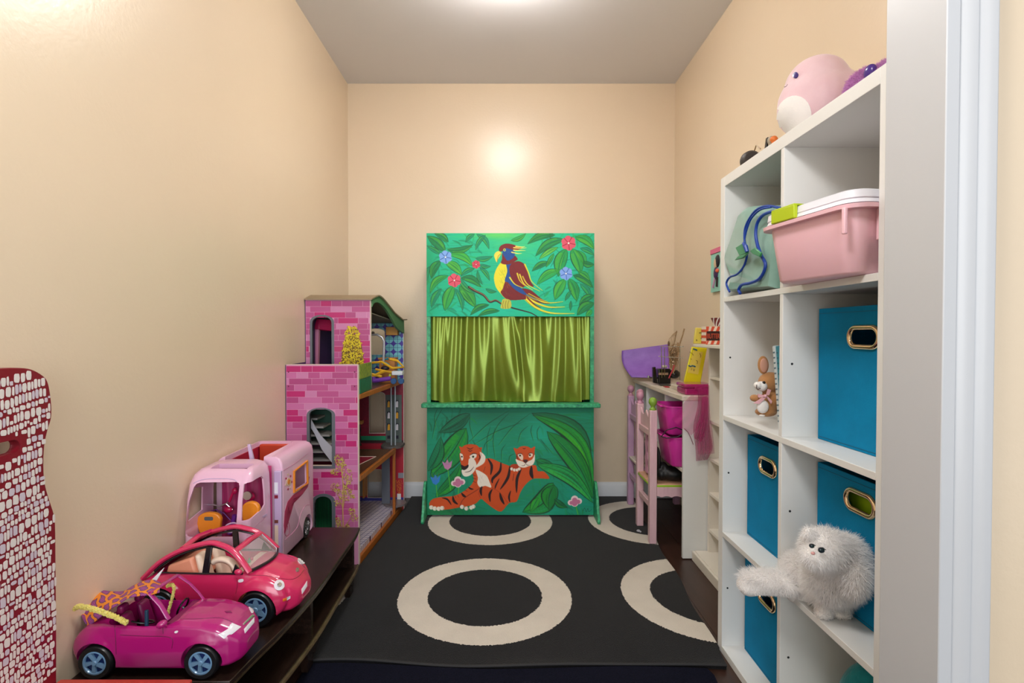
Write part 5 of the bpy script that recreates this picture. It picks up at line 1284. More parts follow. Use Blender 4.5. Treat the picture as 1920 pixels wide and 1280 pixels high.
pc = P(1345, 604, Y=2.20)
MB().lathe([(0.0, Zs1+0.002), (0.012, Zs1+0.002), (0.028, Zs1+0.036), (0, Zs1+0.036)], (pc[0]+0.004, 2.205, 0), 18).build('cone', mat('maroon_card', (110, 30, 36), 0.4), CO, smooth=True)
for k in range(4):
    a = math.pi*(1.0+k*0.22); MB().tube([(pc[0]+0.004+(0.0125+0.016*t)*math.cos(a+t*0.6), 2.205+(0.0125+0.016*t)*math.sin(a+t*0.6), Zs1+0.003+0.033*t) for t in (0, .35, .7, 1)], 0.0025, 6).build('white_stripe', mat('white_card', (220, 220, 220), 0.4), CO, smooth=True)

# carded toy hanging on the right wall, seen edge-on past the cube shelf
WT = thing('carded_toy', 'mint and pink carded toy pack hanging on the right wall behind the cube shelf', 'toy pack', (XR-0.012, 2.46, 1.27))
m_mint = mat('mint_card', (150, 214, 200), 0.5); xw = XR-0.0005
MB().box(xw-0.012, xw, 2.36, 2.565, P(1340, 548, Y=2.55)[2], P(1340, 470, Y=2.55)[2]).build('backing_card', m_mint, WT, bevel=0.001)
MB().box(xw-0.016, xw-0.001, 2.36, 2.566, P(1340, 477, Y=2.55)[2], P(1340, 468, Y=2.55)[2]).build('header_strip', mat('header_pink', (226, 110, 150), 0.5), WT, bevel=0.001)
b = MB().ell((xw-0.014, 2.50, P(1342, 493, Y=2.5)[2]), (0.008, 0.020, 0.024), 12, 8); b.build('figure_head', mat('figure_skin', (222, 190, 160), 0.5), WT, smooth=True)
MB().ell((xw-0.012, 2.485, P(1342, 490, Y=2.5)[2]), (0.008, 0.028, 0.030), 12, 8).build('figure_hair', mat('figure_hair', (30, 30, 44), 0.5), WT, smooth=True)
MB().ell((xw-0.014, 2.50, P(1342, 512, Y=2.5)[2]), (0.008, 0.022, 0.030), 12, 8).build('figure_body', mat('figure_plum', (70, 40, 90), 0.5), WT, smooth=True)
MB().ell((xw-0.015, 2.48, P(1342, 508, Y=2.5)[2]), (0.008, 0.014, 0.010), 12, 8).build('figure_sash', mat('figure_coral', (230, 100, 70), 0.5), WT, smooth=True)
for k in (0, 1): MB().tube([(xw-0.015, 2.505-k*0.025, P(1342, 520, Y=2.5)[2]), (xw-0.015, 2.53-k*0.045, P(1342, 538, Y=2.5)[2])], 0.006, 6).build('figure_leg', mat('figure_leg', [(200, 160, 190), (50, 36, 40)][k], 0.5), WT, smooth=True)
# ------------------------------------------------------------------ things on the cube shelf
m_teal = mat('teal_felt', (0, 128, 176), 0.85, var=0.10, vscale=9, bump=0.35, bscale=400, sheen=0.0, spec=0.2)
m_gold = mat('champagne_metal', (226, 200, 160), 0.14, 1.0)
m_void = mat('bin_shade', (10, 16, 22), 0.9)
def bin_(label, y0, y1, z0, h, hy, hz, fill=None, rot=0.0, x0=0.748, full=True):
    """fabric cube: open top, metal-rimmed oval grip in the front (faces -X)"""
    cx, cy = x0+0.125, (y0+y1)/2
    B_ = thing('storage_bin', label, 'bin', (0, 0, 0), 'teal fabric bins in the cube shelf')
    w_ = (y1-y0)/2; xa, xb = x0-cx, XR-0.012-cx
    grip = rrect(hy-cy-0.042, hy-cy+0.042, hz-0.0185, hz+0.0185, 0.0184, 7)
    # front panel with grip hole (plate in the YZ plane)
    f = plate('front_panel', m_teal, [[(-w_, z0), (w_, z0), (w_, z0+h), (-w_, z0+h)], grip], 'X', xa, xa+0.004, B_, 0.0008)
    MB().box(xa+0.004, xb, -w_, -w_+0.003, z0, z0+h).build('side_panel', m_teal, B_)
    MB().box(xa+0.004, xb, w_-0.003, w_, z0, z0+h).build('side_panel', m_teal, B_)
    MB().box(xb-0.003, xb, -w_+0.003, w_-0.003, z0, z0+h).build('back_panel', m_teal, B_)
    MB().box(xa+0.004, xb-0.003, -w_+0.003, w_-0.003, z0, z0+0.004).build('base_panel', m_teal, B_)
    for z_ in (z0+0.006, z0+h-0.012):
        MB().box(xa-0.0008, xa, -w_+0.004, w_-0.004, z_, z_+0.0012).build('stitching', mat('stitch', (6, 96, 128), 0.8), B_)
    ou = rrect(hy-cy-0.050, hy-cy+0.050, hz-0.0265, hz+0.0265, 0.0264, 9); n = len(ou); inn = rrect(hy-cy-0.038, hy-cy+0.038, hz-0.0145, hz+0.0145, 0.0144, 9)
    vs = []; fs = []; K_ = 7
    for a, b_ in zip(ou, inn):
        for k in range(K_):
            t = math.pi*k/(K_-1); q = (1-math.cos(t))/2
            vs.append((xa-0.0005-0.0062*math.sin(t), a[0]+(b_[0]-a[0])*q, a[1]+(b_[1]-a[1])*q))
    for i in range(n):
        for k in range(K_-1): fs.append((i*K_+k, i*K_+k+1, ((i+1) % n)*K_+k+1, ((i+1) % n)*K_+k))
    MB().add(vs, fs).build('grip_ring', m_gold, B_, smooth=True, ang=180)
    B_.location = (cx, cy, 0); B_.rotation_euler = (0, 0, rot)
    if fill:
        for i, (nm, m, (a0, a1, b0, b1, c0, c1)) in enumerate(fill):
            MB().box(a0-cx, a1-cx, b0-cy, b1-cy, c0, c1).build(nm, m, None, bevel=0.006)
            o = COL.objects[-1]
            o.location = (cx, cy, 0); o.rotation_euler = (0, 0, rot)
            tag(o, FILLLAB[nm], 'toy')
    return B_
FILLLAB = {'lime_box': 'lime green toy box glimpsed through the grip of the teal bin behind the white cat', 'plum_cloth': 'dark plum folded cloth showing over the rim of the upper far teal bin',
           'striped_toy': 'small orange and grey toy glimpsed through the grip of the upper far teal bin'}
g = P(1618, 632, X=0.748)
bin_('plain teal fabric bin in the second row, right column, above the white cat', 0.975, 1.262, 0.7295, 0.306, g[1], g[2], rot=0.03)
g = P(1440, 875, X=0.735)
bin_('teal fabric bin in the third row, left column, with plum cloth inside', 1.31, 1.600, 0.3735, 0.300, g[1], g[2], x0=0.735, rot=0.0,
     fill=[('plum_cloth', mat('plum', (96, 20, 74), 0.8), (0.78, 0.95, 1.33, 1.50, 0.60, 0.700)), ('striped_toy', mat('toy_mix', (190, 96, 40), 0.6, rgb2=(60, 50, 90), vscale=40), (0.765, 0.80, 1.34, 1.48, 0.56, 0.598))])
g = P(1612, 942, X=0.748)
bin_('teal fabric bin behind the white cat in the third row, right column', 0.975, 1.262, 0.3735, 0.300, g[1], g[2], rot=0.02,
     fill=[('lime_box', mat('lime_stuff', (150, 190, 20), 0.5), (0.775, 0.93, 0.99, 1.20, 0.39, 0.64))])
g = P(1428, 1122, X=0.715)
bin_('teal fabric bin in the bottom row, left column, behind the cat tail', 1.31, 1.600, 0.0225, 0.300, g[1], g[2], x0=0.730)

# teal ball of plush at the bottom
tp = blob('plush_ball', mat('teal_plush', (14, 140, 150), 0.9, var=0.2, vscale=30, bump=0.8, bscale=120, sheen=0.3), [((0.785, 1.125, 0.150), (0.066, 0.070, 0.124)), ((0.82, 1.05, 0.11), (0.075, 0.06, 0.085)), ((0.80, 1.16, 0.085), (0.06, 0.06, 0.060))], 0.006)
tag(tp, 'rounded teal plush toy in the bottom right cube', 'plush toy')

# ---- pink tub with white lid, poking out of the top right cube
PB = thing('lidded_box', 'pale pink plastic storage box with a white lid and a lime latch', 'storage box', (0, 0, 0))
m_pp = mat('pale_pink_plastic', (244, 196, 206), 0.35, coat=0.1, sss=0.1); m_wl = mat('white_plastic', (232, 232, 240), 0.35); m_lime = mat('lime_plastic', (176, 196, 20), 0.4)
W2, L2 = 0.125, 0.335       # half width (Y), length (X)
def rr3(ins, z, r): return [(a, b_, z) for a, b_ in rrect(ins, L2-ins, -W2+ins, W2-ins, r, 6)]
def rings(mb, RR, cap0=True, cap1=True):
    n = len(RR[0]); vs = [v for r_ in RR for v in r_]; fs = []
    for i in range(len(RR)-1):
        for j in range(n): fs.append((i*n+j, i*n+(j+1) % n, (i+1)*n+(j+1) % n, (i+1)*n+j))
    if cap0: fs.append(tuple(range(n))[::-1])
    if cap1: fs.append(tuple((len(RR)-1)*n+j for j in range(n)))
    return mb.add(vs, fs)
rings(MB(), [rr3(0.022, 0.0, 0.025), rr3(0.016, 0.006, 0.03), rr3(0.003, 0.112, 0.035), rr3(0.003, 0.117, 0.035), rr3(-0.012, 0.117, 0.045), rr3(-0.013, 0.124, 0.045), rr3(-0.004, 0.127, 0.04)]).build('tub_body', m_pp, PB, smooth=True, ang=45)
rings(MB(), [rr3(-0.006, 0.1275, 0.04), rr3(-0.002, 0.136, 0.036), rr3(-0.004, 0.137, 0.036), rr3(-0.002, 0.150, 0.034), rr3(0.004, 0.153, 0.03)]).build('lid', m_wl, PB, smooth=True, ang=45)
MB().box(-0.0135, -0.004, -0.035+0.045, 0.035+0.045, 0.126, 0.1535).box(-0.0135, 0.012, -0.035+0.045, 0.035+0.045, 0.152, 0.156).build('latch', m_lime, PB, bevel=0.002)
MB().box(-0.0135, -0.006, -0.12, -0.112, 0.07, 0.118).build('rib', m_pp, PB, bevel=0.002)
MB().box(0.05, 0.06, -W2-0.013, -W2+0.004, 0.06, 0.118).build('rib', m_pp, PB, bevel=0.002)
PB.location = (0.605, 1.081, 1.087); PB.rotation_euler = (0, 0, 0.17)

# ---- mint satchel with blue piping
BP = thing('backpack', 'mint green childs backpack with blue piping and a green ribbon bow', 'backpack', (0.75, 1.45, 1.0865))
m_mt = mat('mint_satin', (136, 176, 164), 0.45, rgb2=(112, 156, 140), vscale=9, bump=0.4, bscale=14, sheen=0.3); m_bl = mat('blue_piping', (20, 64, 160), 0.4); m_rb = mat('green_ribbon', (14, 128, 72), 0.35, sheen=0.3)
xB = 0.70
def yz(px, py, X=xB): p = P(px, py, X=X); return (p[1], p[2])
prof = smoothpts([yz(1461, 388), yz(1440, 385), yz(1418, 386), yz(1402, 396), yz(1393, 415), yz(1388, 440), yz(1387, 462), yz(1380, 487), yz(1371, 507), yz(1362, 525), yz(1360, 540), yz(1368, 549)], 5)
prof = [(min(y, 1.606), max(z, 1.0885)) for y, z in prof]
outline = prof+[(1.32, 1.0885), (1.32, prof[0][1])]
n = len(outline)
cyz = (1.45, 1.16); RR = []
for t, sc in ((0.0, 0.90), (0.015, 0.985), (0.04, 1.0), (0.11, 1.0), (0.14, 0.97), (0.155, 0.85)):
    RR.append([(xB-0.035+t+0.010*math.sin(o[1]*40), max(1.295, cyz[0]+(o[0]-cyz[0])*sc), max(1.0875, cyz[1]+(o[1]-cyz[1])*sc)) for o in outline])
b = rings(MB(), RR); b.build('bag_body', m_mt, BP, smooth=True, ang=50)
xf = xB-0.037
def pipe(name, pts, r, m=m_bl, X=xf): return MB().tube(smoothpts([P(a, c, X=X) for a, c in pts], 5), r, 8).build(name, m, BP, smooth=True)
pipe('piping', [(1463, 396), (1446, 397), (1430, 404), (1420, 418), (1417, 438), (1420, 458), (1427, 478), (1435, 494), (1432, 510), (1422, 524), (1405, 531), (1391, 534), (1385, 543), (1388, 550)], 0.0042, X=0.655)
pipe('piping', [(1463, 390), (1440, 386), (1420, 392), (1406, 408), (1397, 428), (1396, 450), (1400, 468), (1400, 482), (1394, 500), (1382, 514), (1368, 520), (1362, 532), (1368, 547)], 0.0030, X=0.657)
pipe('zip', [(1446, 388), (1424, 394), (1406, 414), (1396, 448), (1399, 470)], 0.0028, X=0.656)
b = MB()
for tri in ([(1378, 464), (1393, 455), (1401, 474), (1386, 480)], [(1383, 480), (1402, 474), (1392, 484), (1376, 488)], [(1405, 470), (1414, 464), (1426, 474), (1424, 482), (1410, 476)]):
    pts = [P(a, c, X=0.641) for a, c in tri]; k = len(pts); b.add(pts+[(p[0]+0.006, p[1], p[2]) for p in pts], [tuple(range(k))[::-1], tuple(range(k, 2*k))]+[(i, (i+1) % k, k+(i+1) % k, k+i) for i in range(k)])
b.build('ribbon_bow', m_rb, BP, bevel=0.002)
MB().tube([P(1394, 456, X=0.643), P(1398, 462, X=0.639), P(1401, 472, X=0.641)], [0.004, 0.006, 0.005], 8).build('bow_knot', m_bl, BP, smooth=True)

# ---- brown plush fawn and the books behind it
FW = thing('plush_fawn', 'small brown plush fawn with a white muzzle and a pink ribbon bow', 'plush toy', (0.735, 1.44, 0.7295))
m_br = mat('brown_plush', (172, 122, 74), 0.9, var=0.06, vscale=30, bump=0.4, bscale=300, sheen=0.3); m_wp = mat('white_plush', (236, 232, 228), 0.9, bump=0.4, bscale=300, sheen=0.3); m_pkp = mat('rose_felt', (196, 146, 124), 0.9)
XF = 0.735
def F(px, py, dx=0.0):  # on the vertical plane through the toy, facing the doorway
    return P(px, py, Y=1.44+dx)
def FR(r): return r*1.44/1000.
def FE(px, py, rx, rz, ry=None, dx=0.0, rot=None):
    c = F(px, py, dx); return (c, (FR(rx), FR(ry if ry else rx), FR(rz)), rot)
z0f = 0.7305
blob('body', m_br, [FE(1440, 757, 20, 20, 16), FE(1436, 772, 20, 9, 16), FE(1444, 745, 16, 14, 14), FE(1415, 746, 9, 7, 8, -0.015), FE(1455, 748, 8, 10, 8, -0.02, ), FE(1444, 717, 22, 20, 18), FE(1436, 722, 15, 14, 15)], 0.0025, FW)
blob('muzzle', m_wp, [FE(1427, 724, 11, 9.5, 11, -0.016), FE(1420, 722, 6.5, 6.5, 8, -0.022)], 0.002, FW)
blob('belly_patch', m_wp, [FE(1430, 762, 11.5, 13, 6, -0.021)], 0.002, FW)
for e_, dy, sc in (((1431, 684), 0.0, 1.0), ((1456, 705), -0.005, 0.8)):
    c = F(*e_, dy); a = -0.05 if sc == 1 else 1.0
    MB().ell(c, (FR(10.5*sc), 0.005, FR(17*sc)), 16, 12, rot=(0, a, 0)).build('ear', m_br, FW, smooth=True)
    MB().ell((c[0], c[1]-0.004, c[2]-0.001), (FR(7.5*sc), 0.003, FR(13.5*sc)), 14, 10, rot=(0, a, 0)).build('ear_lining', m_pkp, FW, smooth=True)
MB().ell(F(1432.5, 717, -0.0265), 0.0040, 10, 8).build('eye', mat('eye_black', (12, 10, 10), 0.1), FW, smooth=True)
MB().tube([F(1419, 721, -0.034), F(1418.5, 727, -0.036), F(1421, 730, -0.036), F(1426, 728, -0.034)], 0.0009, 5).build('mouth', mat('thread_dark', (60, 40, 40), 0.7), FW, smooth=True)
m_rbn = mat('pink_ribbon', (230, 176, 184), 0.4)
b = MB()
for q in ([(1421, 738), (1435, 741), (1435, 745), (1422, 745)], [(1440, 729), (1446, 731), (1442, 741), (1437, 740)], [(1433, 743), (1437, 745), (1424, 757), (1413, 756)], [(1436, 743), (1440, 743), (1448, 752), (1446, 757)]):
    pts = [F(a, c, -0.030) for a, c in q]; b.add(pts+[(p[0], p[1]+0.003, p[2]) for p in pts], [(3, 2, 1, 0), (4, 5, 6, 7), (0, 1, 5, 4), (1, 2, 6, 5), (2, 3, 7, 6), (3, 0, 4, 7)])
b.ell(F(1435, 742, -0.031), 0.0045, 10, 8); b.build('ribbon', m_rbn, FW, smooth=True)
MB().ell(F(1429, 778.5, -0.016), (0.008, 0.006, 0.003), 10, 6).build('care_tag', m_wp, FW, smooth=True)
def book(label, px, w_, c, cov, top, tilt):
    B_ = thing('book', label, 'book', (0, 0, 0), 'thin books leaning in the second row')
    MB().box(0.0, 0.16, 0, w_, 0, 0.215).build('cover', mat('book_cover', cov, 0.5), B_, bevel=0.0008)
    MB().box(-0.0008, 0.0010, 0.0012, w_-0.0012, 0.002, 0.213).build('spine', mat('book_spine', c, 0.5), B_)
    b = MB()
    for k in range(14): b.box(-0.0012, -0.0004, 0.002, w_-0.002, 0.02+k*0.0135, 0.024+k*0.0135)
    b.build('spine_print', mat('spine_ink', top, 0.5), B_)
    X_ = 0.700; y = X_/((px-944)/1000.)
    B_.rotation_euler = (-tilt, 0, 0); B_.location = (X_, y-0.215*math.sin(tilt)-w_, 0.732+w_*abs(math.sin(tilt)))
    return B_
book('pale grey-blue book leaning in the cube behind the plush fawn', 1448.5, 0.013, (206, 214, 216), (176, 196, 204), (96, 120, 136), 0.16)
book('thin teal book leaning just right of the pale one behind the fawn', 1455.0, 0.011, (58, 136, 152), (60, 130, 146), (30, 96, 112), 0.16)

# ---- white fluffy cat with its tail hanging out
CT = thing('plush_cat', 'fluffy white plush cat sitting on the third shelf with its tail sticking out', 'plush toy', (0.70, 1.17, 0.3735))
m_cat = mat('cat_skin', (236, 232, 228), 0.9)
def CE(px, py, r, Y, ry=None, rz=None):
    c = P(px, py, Y=Y); k = Y/1000.; return (c, (r*k, (ry if ry else r)*k, (rz if rz else r)*k))
def CX_(px, py, r, X, ry=None, rz=None): return CE(px, py, r, X/((px-944)/1000.), ry, rz)
parts = [CX_(1562, 1078, 46, 0.690, 42, 46), CX_(1508, 1080, 38, 0.690, 38, 42), CX_(1582, 1052, 40, 0.694, 36, 46), CX_(1545, 1098, 34, 0.694, 30, 28), CX_(1492, 1108, 22, 0.675), CX_(1600, 1080, 22, 0.694, 26, 34),
         CX_(1510, 1112, 26, 0.69, 26, 22), CX_(1586, 1098, 24, 0.700, 24, 24)]
lp_ = []
for px in (1545, 1580):
    q = P(px, 1156, Z=0.376); Y_ = q[1]+0.004
    lp_ += [CE(px, 1132, 15, Y_+0.004, 14, 22), CE(px, 1149, 15, Y_, 17, 9), CE(px-5, 1151, 11, Y_-0.006, 12, 7)]
parts += lp_
parts += [CE(1545, 1030, 39, 1.075, 34, 35), CE(1532, 1042, 28, 1.055, 22, 22), CE(1556, 1050, 26, 1.09, 24, 22)]
body = blob('body', m_cat, parts, 0.004, CT, 8)
tail = blob('tail', m_cat, [CE(1480-i*9.5, 1100-math.sin(i/10*3.0)*9+i*0.3, 17+3.5*math.sin(i/10*3.1)+(i > 6)*1.5, 1.20+0.006*i) for i in range(0, 9)], 0.004, CT, 8)
ears = []
for (px, py, Y, a) in ((1518, 1003, 1.07, -0.5), (1574, 1018, 1.08, 0.55)):
    c = P(px, py, Y=Y); ears.append(MB().ell(c, (0.011, 0.006, 0.017), 12, 8, rot=(0.2, a, 0)).build('ear', m_cat, CT, smooth=True))
ce = P(1577, 1020, Y=1.066); MB().ell((ce[0], ce[1]-0.0015, ce[2]), (0.006, 0.004, 0.012), 10, 8, rot=(0.2, 0.55, 0)).build('ear_lining', mat('ear_pink', (222, 200, 196), 0.8), CT, smooth=True)
m_ceye = mat('cat_eye', (20, 30, 60), 0.05, rgb2=(40, 60, 50), vscale=200)
for px, py, Y, s_ in ((1522, 1023, 1.033, 0.0045), (1540, 1031, 1.028, 0.0058)):
    c = P(px, py, Y=Y); MB().ell(c, (s_*1.15, 0.004, s_), 12, 8, rot=(0, 0.3, 0)).build('eye', m_ceye, CT, smooth=True)
    MB().tube([(c[0]-s_*1.2, c[1]-0.002, c[2]+s_*0.8), (c[0], c[1]-0.004, c[2]+s_*1.15), (c[0]+s_*1.3, c[1]-0.002, c[2]+s_*0.2)], 0.0008, 5).build('eyelid', mat('lid_dark', (60, 56, 60), 0.6), CT, smooth=True)
c = P(1524.5, 1037, Y=1.023); MB().ell(c, (0.0042, 0.003, 0.0030), 10, 6).build('nose', mat('cat_nose', (206, 150, 146), 0.5), CT, smooth=True)
def hair_mat(name, rgb):
    m = bpy.data.materials.new(name); m.use_nodes = True; nt = m.node_tree; nt.nodes.clear()
    o = nt.nodes.new('ShaderNodeOutputMaterial'); a = nt.nodes.new('ShaderNodeBsdfDiffuse'); b_ = nt.nodes.new('ShaderNodeBsdfTranslucent'); x = nt.nodes.new('ShaderNodeMixShader')
    a.inputs[0].default_value = (*lin(rgb), 1); b_.inputs[0].default_value = (*lin(rgb), 1); x.inputs[0].default_value = 0.45
    nt.links.new(a.outputs[0], x.inputs[1]); nt.links.new(b_.outputs[0], x.inputs[2]); nt.links.new(x.outputs[0], o.inputs[0]); return m
def fur(name, objs, n, L, m, parent, down=0.6, keep=None, wd=0.00045, jit=0.35, seed=4):
    rng = np.random.default_rng(seed); V = []; Fc = []
    off = Vector(parent.location)
    tris = []
    for o in objs:
        me = o.data; me.calc_loop_triangles()
        vc = np.empty(len(me.vertices)*3); me.vertices.foreach_get('co', vc); vc = vc.reshape(-1, 3)
        ti = np.empty(len(me.loop_triangles)*3, dtype=np.int32); me.loop_triangles.foreach_get('vertices', ti); tris.append(vc[ti.reshape(-1, 3)])
    T_ = np.vstack(tris); nrm = np.cross(T_[:, 1]-T_[:, 0], T_[:, 2]-T_[:, 0]); ar = np.linalg.norm(nrm, axis=1)+1e-12; nrm /= ar[:, None]
    k = rng.choice(len(T_), n, p=ar/ar.sum()); a, b_ = rng.random(n), rng.random(n); fl = a+b_ > 1; a[fl], b_[fl] = 1-a[fl], 1-b_[fl]
    p = T_[k, 0]+(T_[k, 1]-T_[k, 0])*a[:, None]+(T_[k, 2]-T_[k, 0])*b_[:, None]; N_ = nrm[k]
    if keep is not None:
        q = keep(p+np.array(off)); p, N_ = p[q], N_[q]; n = len(p)
    g = np.array([0, 0, -1.0]); d = N_*(1-down*0.5)+g*down*0.55+rng.normal(0, jit, (n, 3)); d /= np.linalg.norm(d, axis=1)[:, None]
    Lr = (L(p+np.array(off)) if callable(L) else L)*rng.uniform(0.6, 1.15, n)
    d2 = d+g*0.45; d2 /= np.linalg.norm(d2, axis=1)[:, None]
    s_ = np.cross(d, rng.normal(0, 1, (n, 3))); s_ /= np.linalg.norm(s_, axis=1)[:, None]+1e-9
    base = p-N_*0.0015; mid = base+d*(Lr*0.55)[:, None]; tip = mid+d2*(Lr*0.5)[:, None]
    V = np.stack([base-s_*wd, base+s_*wd, mid-s_*wd*0.7, mid+s_*wd*0.7, tip], 1).reshape(-1, 3)
    i = np.arange(n)*5
    q = np.stack([i, i+1, i+3, i+2], 1); t = np.stack([i+2, i+3, i+4], 1)
    me = bpy.data.meshes.new(name); me.vertices.add(len(V)); me.vertices.foreach_set('co', V.ravel())
    loops = np.concatenate([q.ravel(), t.ravel()]); me.loops.add(len(loops)); me.loops.foreach_set('vertex_index', loops)
    me.polygons.add(2*n); ls = np.concatenate([np.arange(n)*4, 4*n+np.arange(n)*3]); lt = np.concatenate([np.full(n, 4), np.full(n, 3)])
    me.polygons.foreach_set('loop_start', ls); me.polygons.foreach_set('loop_total', lt); me.update(calc_edges=True)
    me.materials.append(m); o = bpy.data.objects.new(name, me); COL.objects.link(o); o.parent = parent; o['kind'] = 'stuff'
    return o
m_fur = hair_mat('white_fur', (253, 251, 250))
fc = np.array(P(1530, 1034, Y=1.026))
def furlen(p): return np.clip(0.006+np.linalg.norm(p-fc, axis=1)*0.16, 0.006, 0.021)*np.where(p[:, 2] < 0.402, 0.30, 1)
fur('fur', [body, tail]+ears, 72000, furlen, m_fur, CT, keep=lambda p: (np.linalg.norm(p-np.array(P(1522, 1023, Y=1.033)), axis=1) > 0.0075) & (np.linalg.norm(p-np.array(P(1540, 1031, Y=1.028)), axis=1) > 0.009) & (np.linalg.norm(p-np.array(P(1524.5, 1037, Y=1.023)), axis=1) > 0.006) & (p[:, 2] > 0.376))

# ---- things on top of the cube shelf
PT = thing('round_plush', 'big round pale pink plush toy with a white belly on top of the cube shelf', 'plush toy', (0.745, 1.29, 1.4505))
m_pz = mat('pale_rose_plush', (226, 196, 202), 0.9, rgb2=(220, 180, 188), vscale=10, bump=0.3, bscale=200, sheen=0.5)
bodyp = blob('body', m_pz, [((0.757, 1.30, 1.535), (0.086, 0.086, 0.083)), ((0.758, 1.30, 1.575), (0.072, 0.072, 0.069)), ((0.735, 1.30, 1.52), (0.066, 0.07, 0.066)), ((0.79, 1.285, 1.53), (0.07, 0.07, 0.075))], 0.004, PT, 14)
def ov(cx, cy, rx, ry, a=0.0, n=26): return [(cx+rx*math.cos(t)*math.cos(a)-ry*math.sin(t)*math.sin(a), cy+rx*math.cos(t)*math.sin(a)+ry*math.sin(t)*math.cos(a)) for t in np.linspace(0, 2*math.pi, n, endpoint=False)]
decal('belly_patch', m_wp, [bodyp], ov(1488, 222, 33, 43, 0.25), PT, 0.0012, rings=9, thick=0.002)
m_pe = mat('purple_eye', (54, 30, 110), 0.2)
decal('eye', m_pe, [bodyp], ov(1492.5, 141.5, 4.6, 6.0, 0.4, 14), PT, 0.001, rings=3, thick=0.002)
decal('eye', m_pe, [bodyp], ov(1461.5, 163, 1.1, 4.2, 0.3, 12), PT, 0.001, rings=3, thick=0.002)
decal_line('mouth', mat('thread_plum', (80, 50, 70), 0.7), [bodyp], [(1468, 161), (1470, 163), (1474, 162), (1477, 158)], 0.0008, PT)
FP = thing('fuzzy_plush', 'purple fuzzy plush toy lying behind the big round pink plush', 'plush toy', (0.78, 1.13, 1.4505))
m_pf = hair_mat('purple_fuzz', (214, 160, 214))
fb = blob('body', m_pf, [((0.765, 1.135, 1.492), (0.035, 0.045, 0.041)), ((0.770, 1.08, 1.487), (0.03, 0.04, 0.036))], 0.004, FP)
fur('fuzz', [fb], 9000, 0.011, m_pf, FP, down=0.1, jit=0.5, wd=0.0006)
MB().ell((0.740, 1.085, 1.505), (0.010, 0.015, 0.015), 14, 10, rot=(0.4, 0, 0)).build('foot_pad', mat('violet_satin', (70, 44, 130), 0.25), FP, smooth=True)
HP = thing('headphones', 'dark grey round headphone cup at the far end on top of the cube shelf', 'headphones', (0.72, 1.575, 1.4505))
ch = P(1408, 291, Y=1.575); m_dg = mat('dark_grey_plastic', (52, 46, 44), 0.5)
MB().lathe([(0, -0.014), (0.024, -0.014), (0.030, -0.007), (0.031, 0.004), (0.026, 0.012), (0.018, 0.013), (0.015, 0.009), (0, 0.009)][::1], (ch[0], 1.575, 1.482), 28, axis='Y', ).build('ear_cup', m_dg, HP, smooth=True)
MB().lathe([(0, -0.016), (0.010, -0.016), (0.011, -0.012), (0, -0.012)], (ch[0], 1.575, 1.482), 20, axis='Y').build('ear_cup_centre', m_gk, HP, smooth=True)
MB().tube([(ch[0]+0.01, 1.575, 1.512), P(1418, 272, Y=1.56), P(1426, 279, Y=1.54)], 0.0018, 6).build('wire_arm', mat('tan_wire', (150, 120, 80), 0.4), HP, smooth=True)
TB = thing('toy_figure', 'small black, grey and orange toy bits between the headphone cup and the pink plush', 'toy', (0.72, 1.47, 1.4505))
q = P(1436, 270, Y=1.47); q2 = P(1440, 258, Y=1.47)
MB().hexa([(q[0]-0.006, 1.465, 1.451), (q[0]+0.002, 1.465, 1.451), (q[0]+0.002, 1.475, 1.451), (q[0]-0.006, 1.475, 1.451)], [(q2[0]-0.004, 1.465, q2[2]), (q2[0]+0.005, 1.465, q2[2]), (q2[0]+0.005, 1.475, q2[2]), (q2[0]-0.004, 1.475, q2[2])]).build('black_fin', m_gk, TB, bevel=0.001)
q = P(1445, 260, Y=1.45); MB().ell((q[0], 1.45, q[2]-0.005), (0.008, 0.01, 0.012), 12, 8).tube([(q[0], 1.45, 1.451), (q[0], 1.45, q[2])], 0.006, 8).build('grey_body', mat('beige_grey', (160, 150, 130), 0.5), TB, smooth=True)
q = P(1451, 259, Y=1.43); MB().ell((q[0], 1.43, q[2]-0.003), (0.010, 0.010, 0.009), 12, 8).tube([(q[0], 1.43, 1.451), (q[0], 1.43, q[2])], 0.006, 8).build('orange_body', mat('toy_orange', (222, 120, 50), 0.45), TB, smooth=True)
# ------------------------------------------------------------------ toy vehicles on the bench
BZ = 0.2505
m_tire = mat('tire_black', (16, 17, 20), 0.38, coat=0.1); m_rim = mat('rim_blue_grey', (116, 156, 190), 0.3, 0.1, coat=0.3); m_rimd = mat('rim_dark_blue', (10, 34, 90), 0.4)  # dark blue is the dish behind the spokes
def car_loft(st, yy=1.0):
    """closed body from stations (x, halfwidth, z bottom, z belt, z crown)"""
    RR = []
    for x, w_, zb_, zs_, zc_ in st:
        h = [(0.0, zb_), (w_*0.78, zb_), (w_*0.95, zb_+0.008), (w_, zb_+(zs_-zb_)*0.45), (w_*0.985, zb_+(zs_-zb_)*0.8), (w_*0.93, zs_), (w_*0.72, zs_+(zc_-zs_)*0.6), (w_*0.40, zs_+(zc_-zs_)*0.92), (0.0, zc_)]
        full = h+[(-a, b_) for a, b_ in h[-2:0:-1]]
        RR.append([(x, a*yy, b_) for a, b_ in full])
    return rings(MB(), RR)
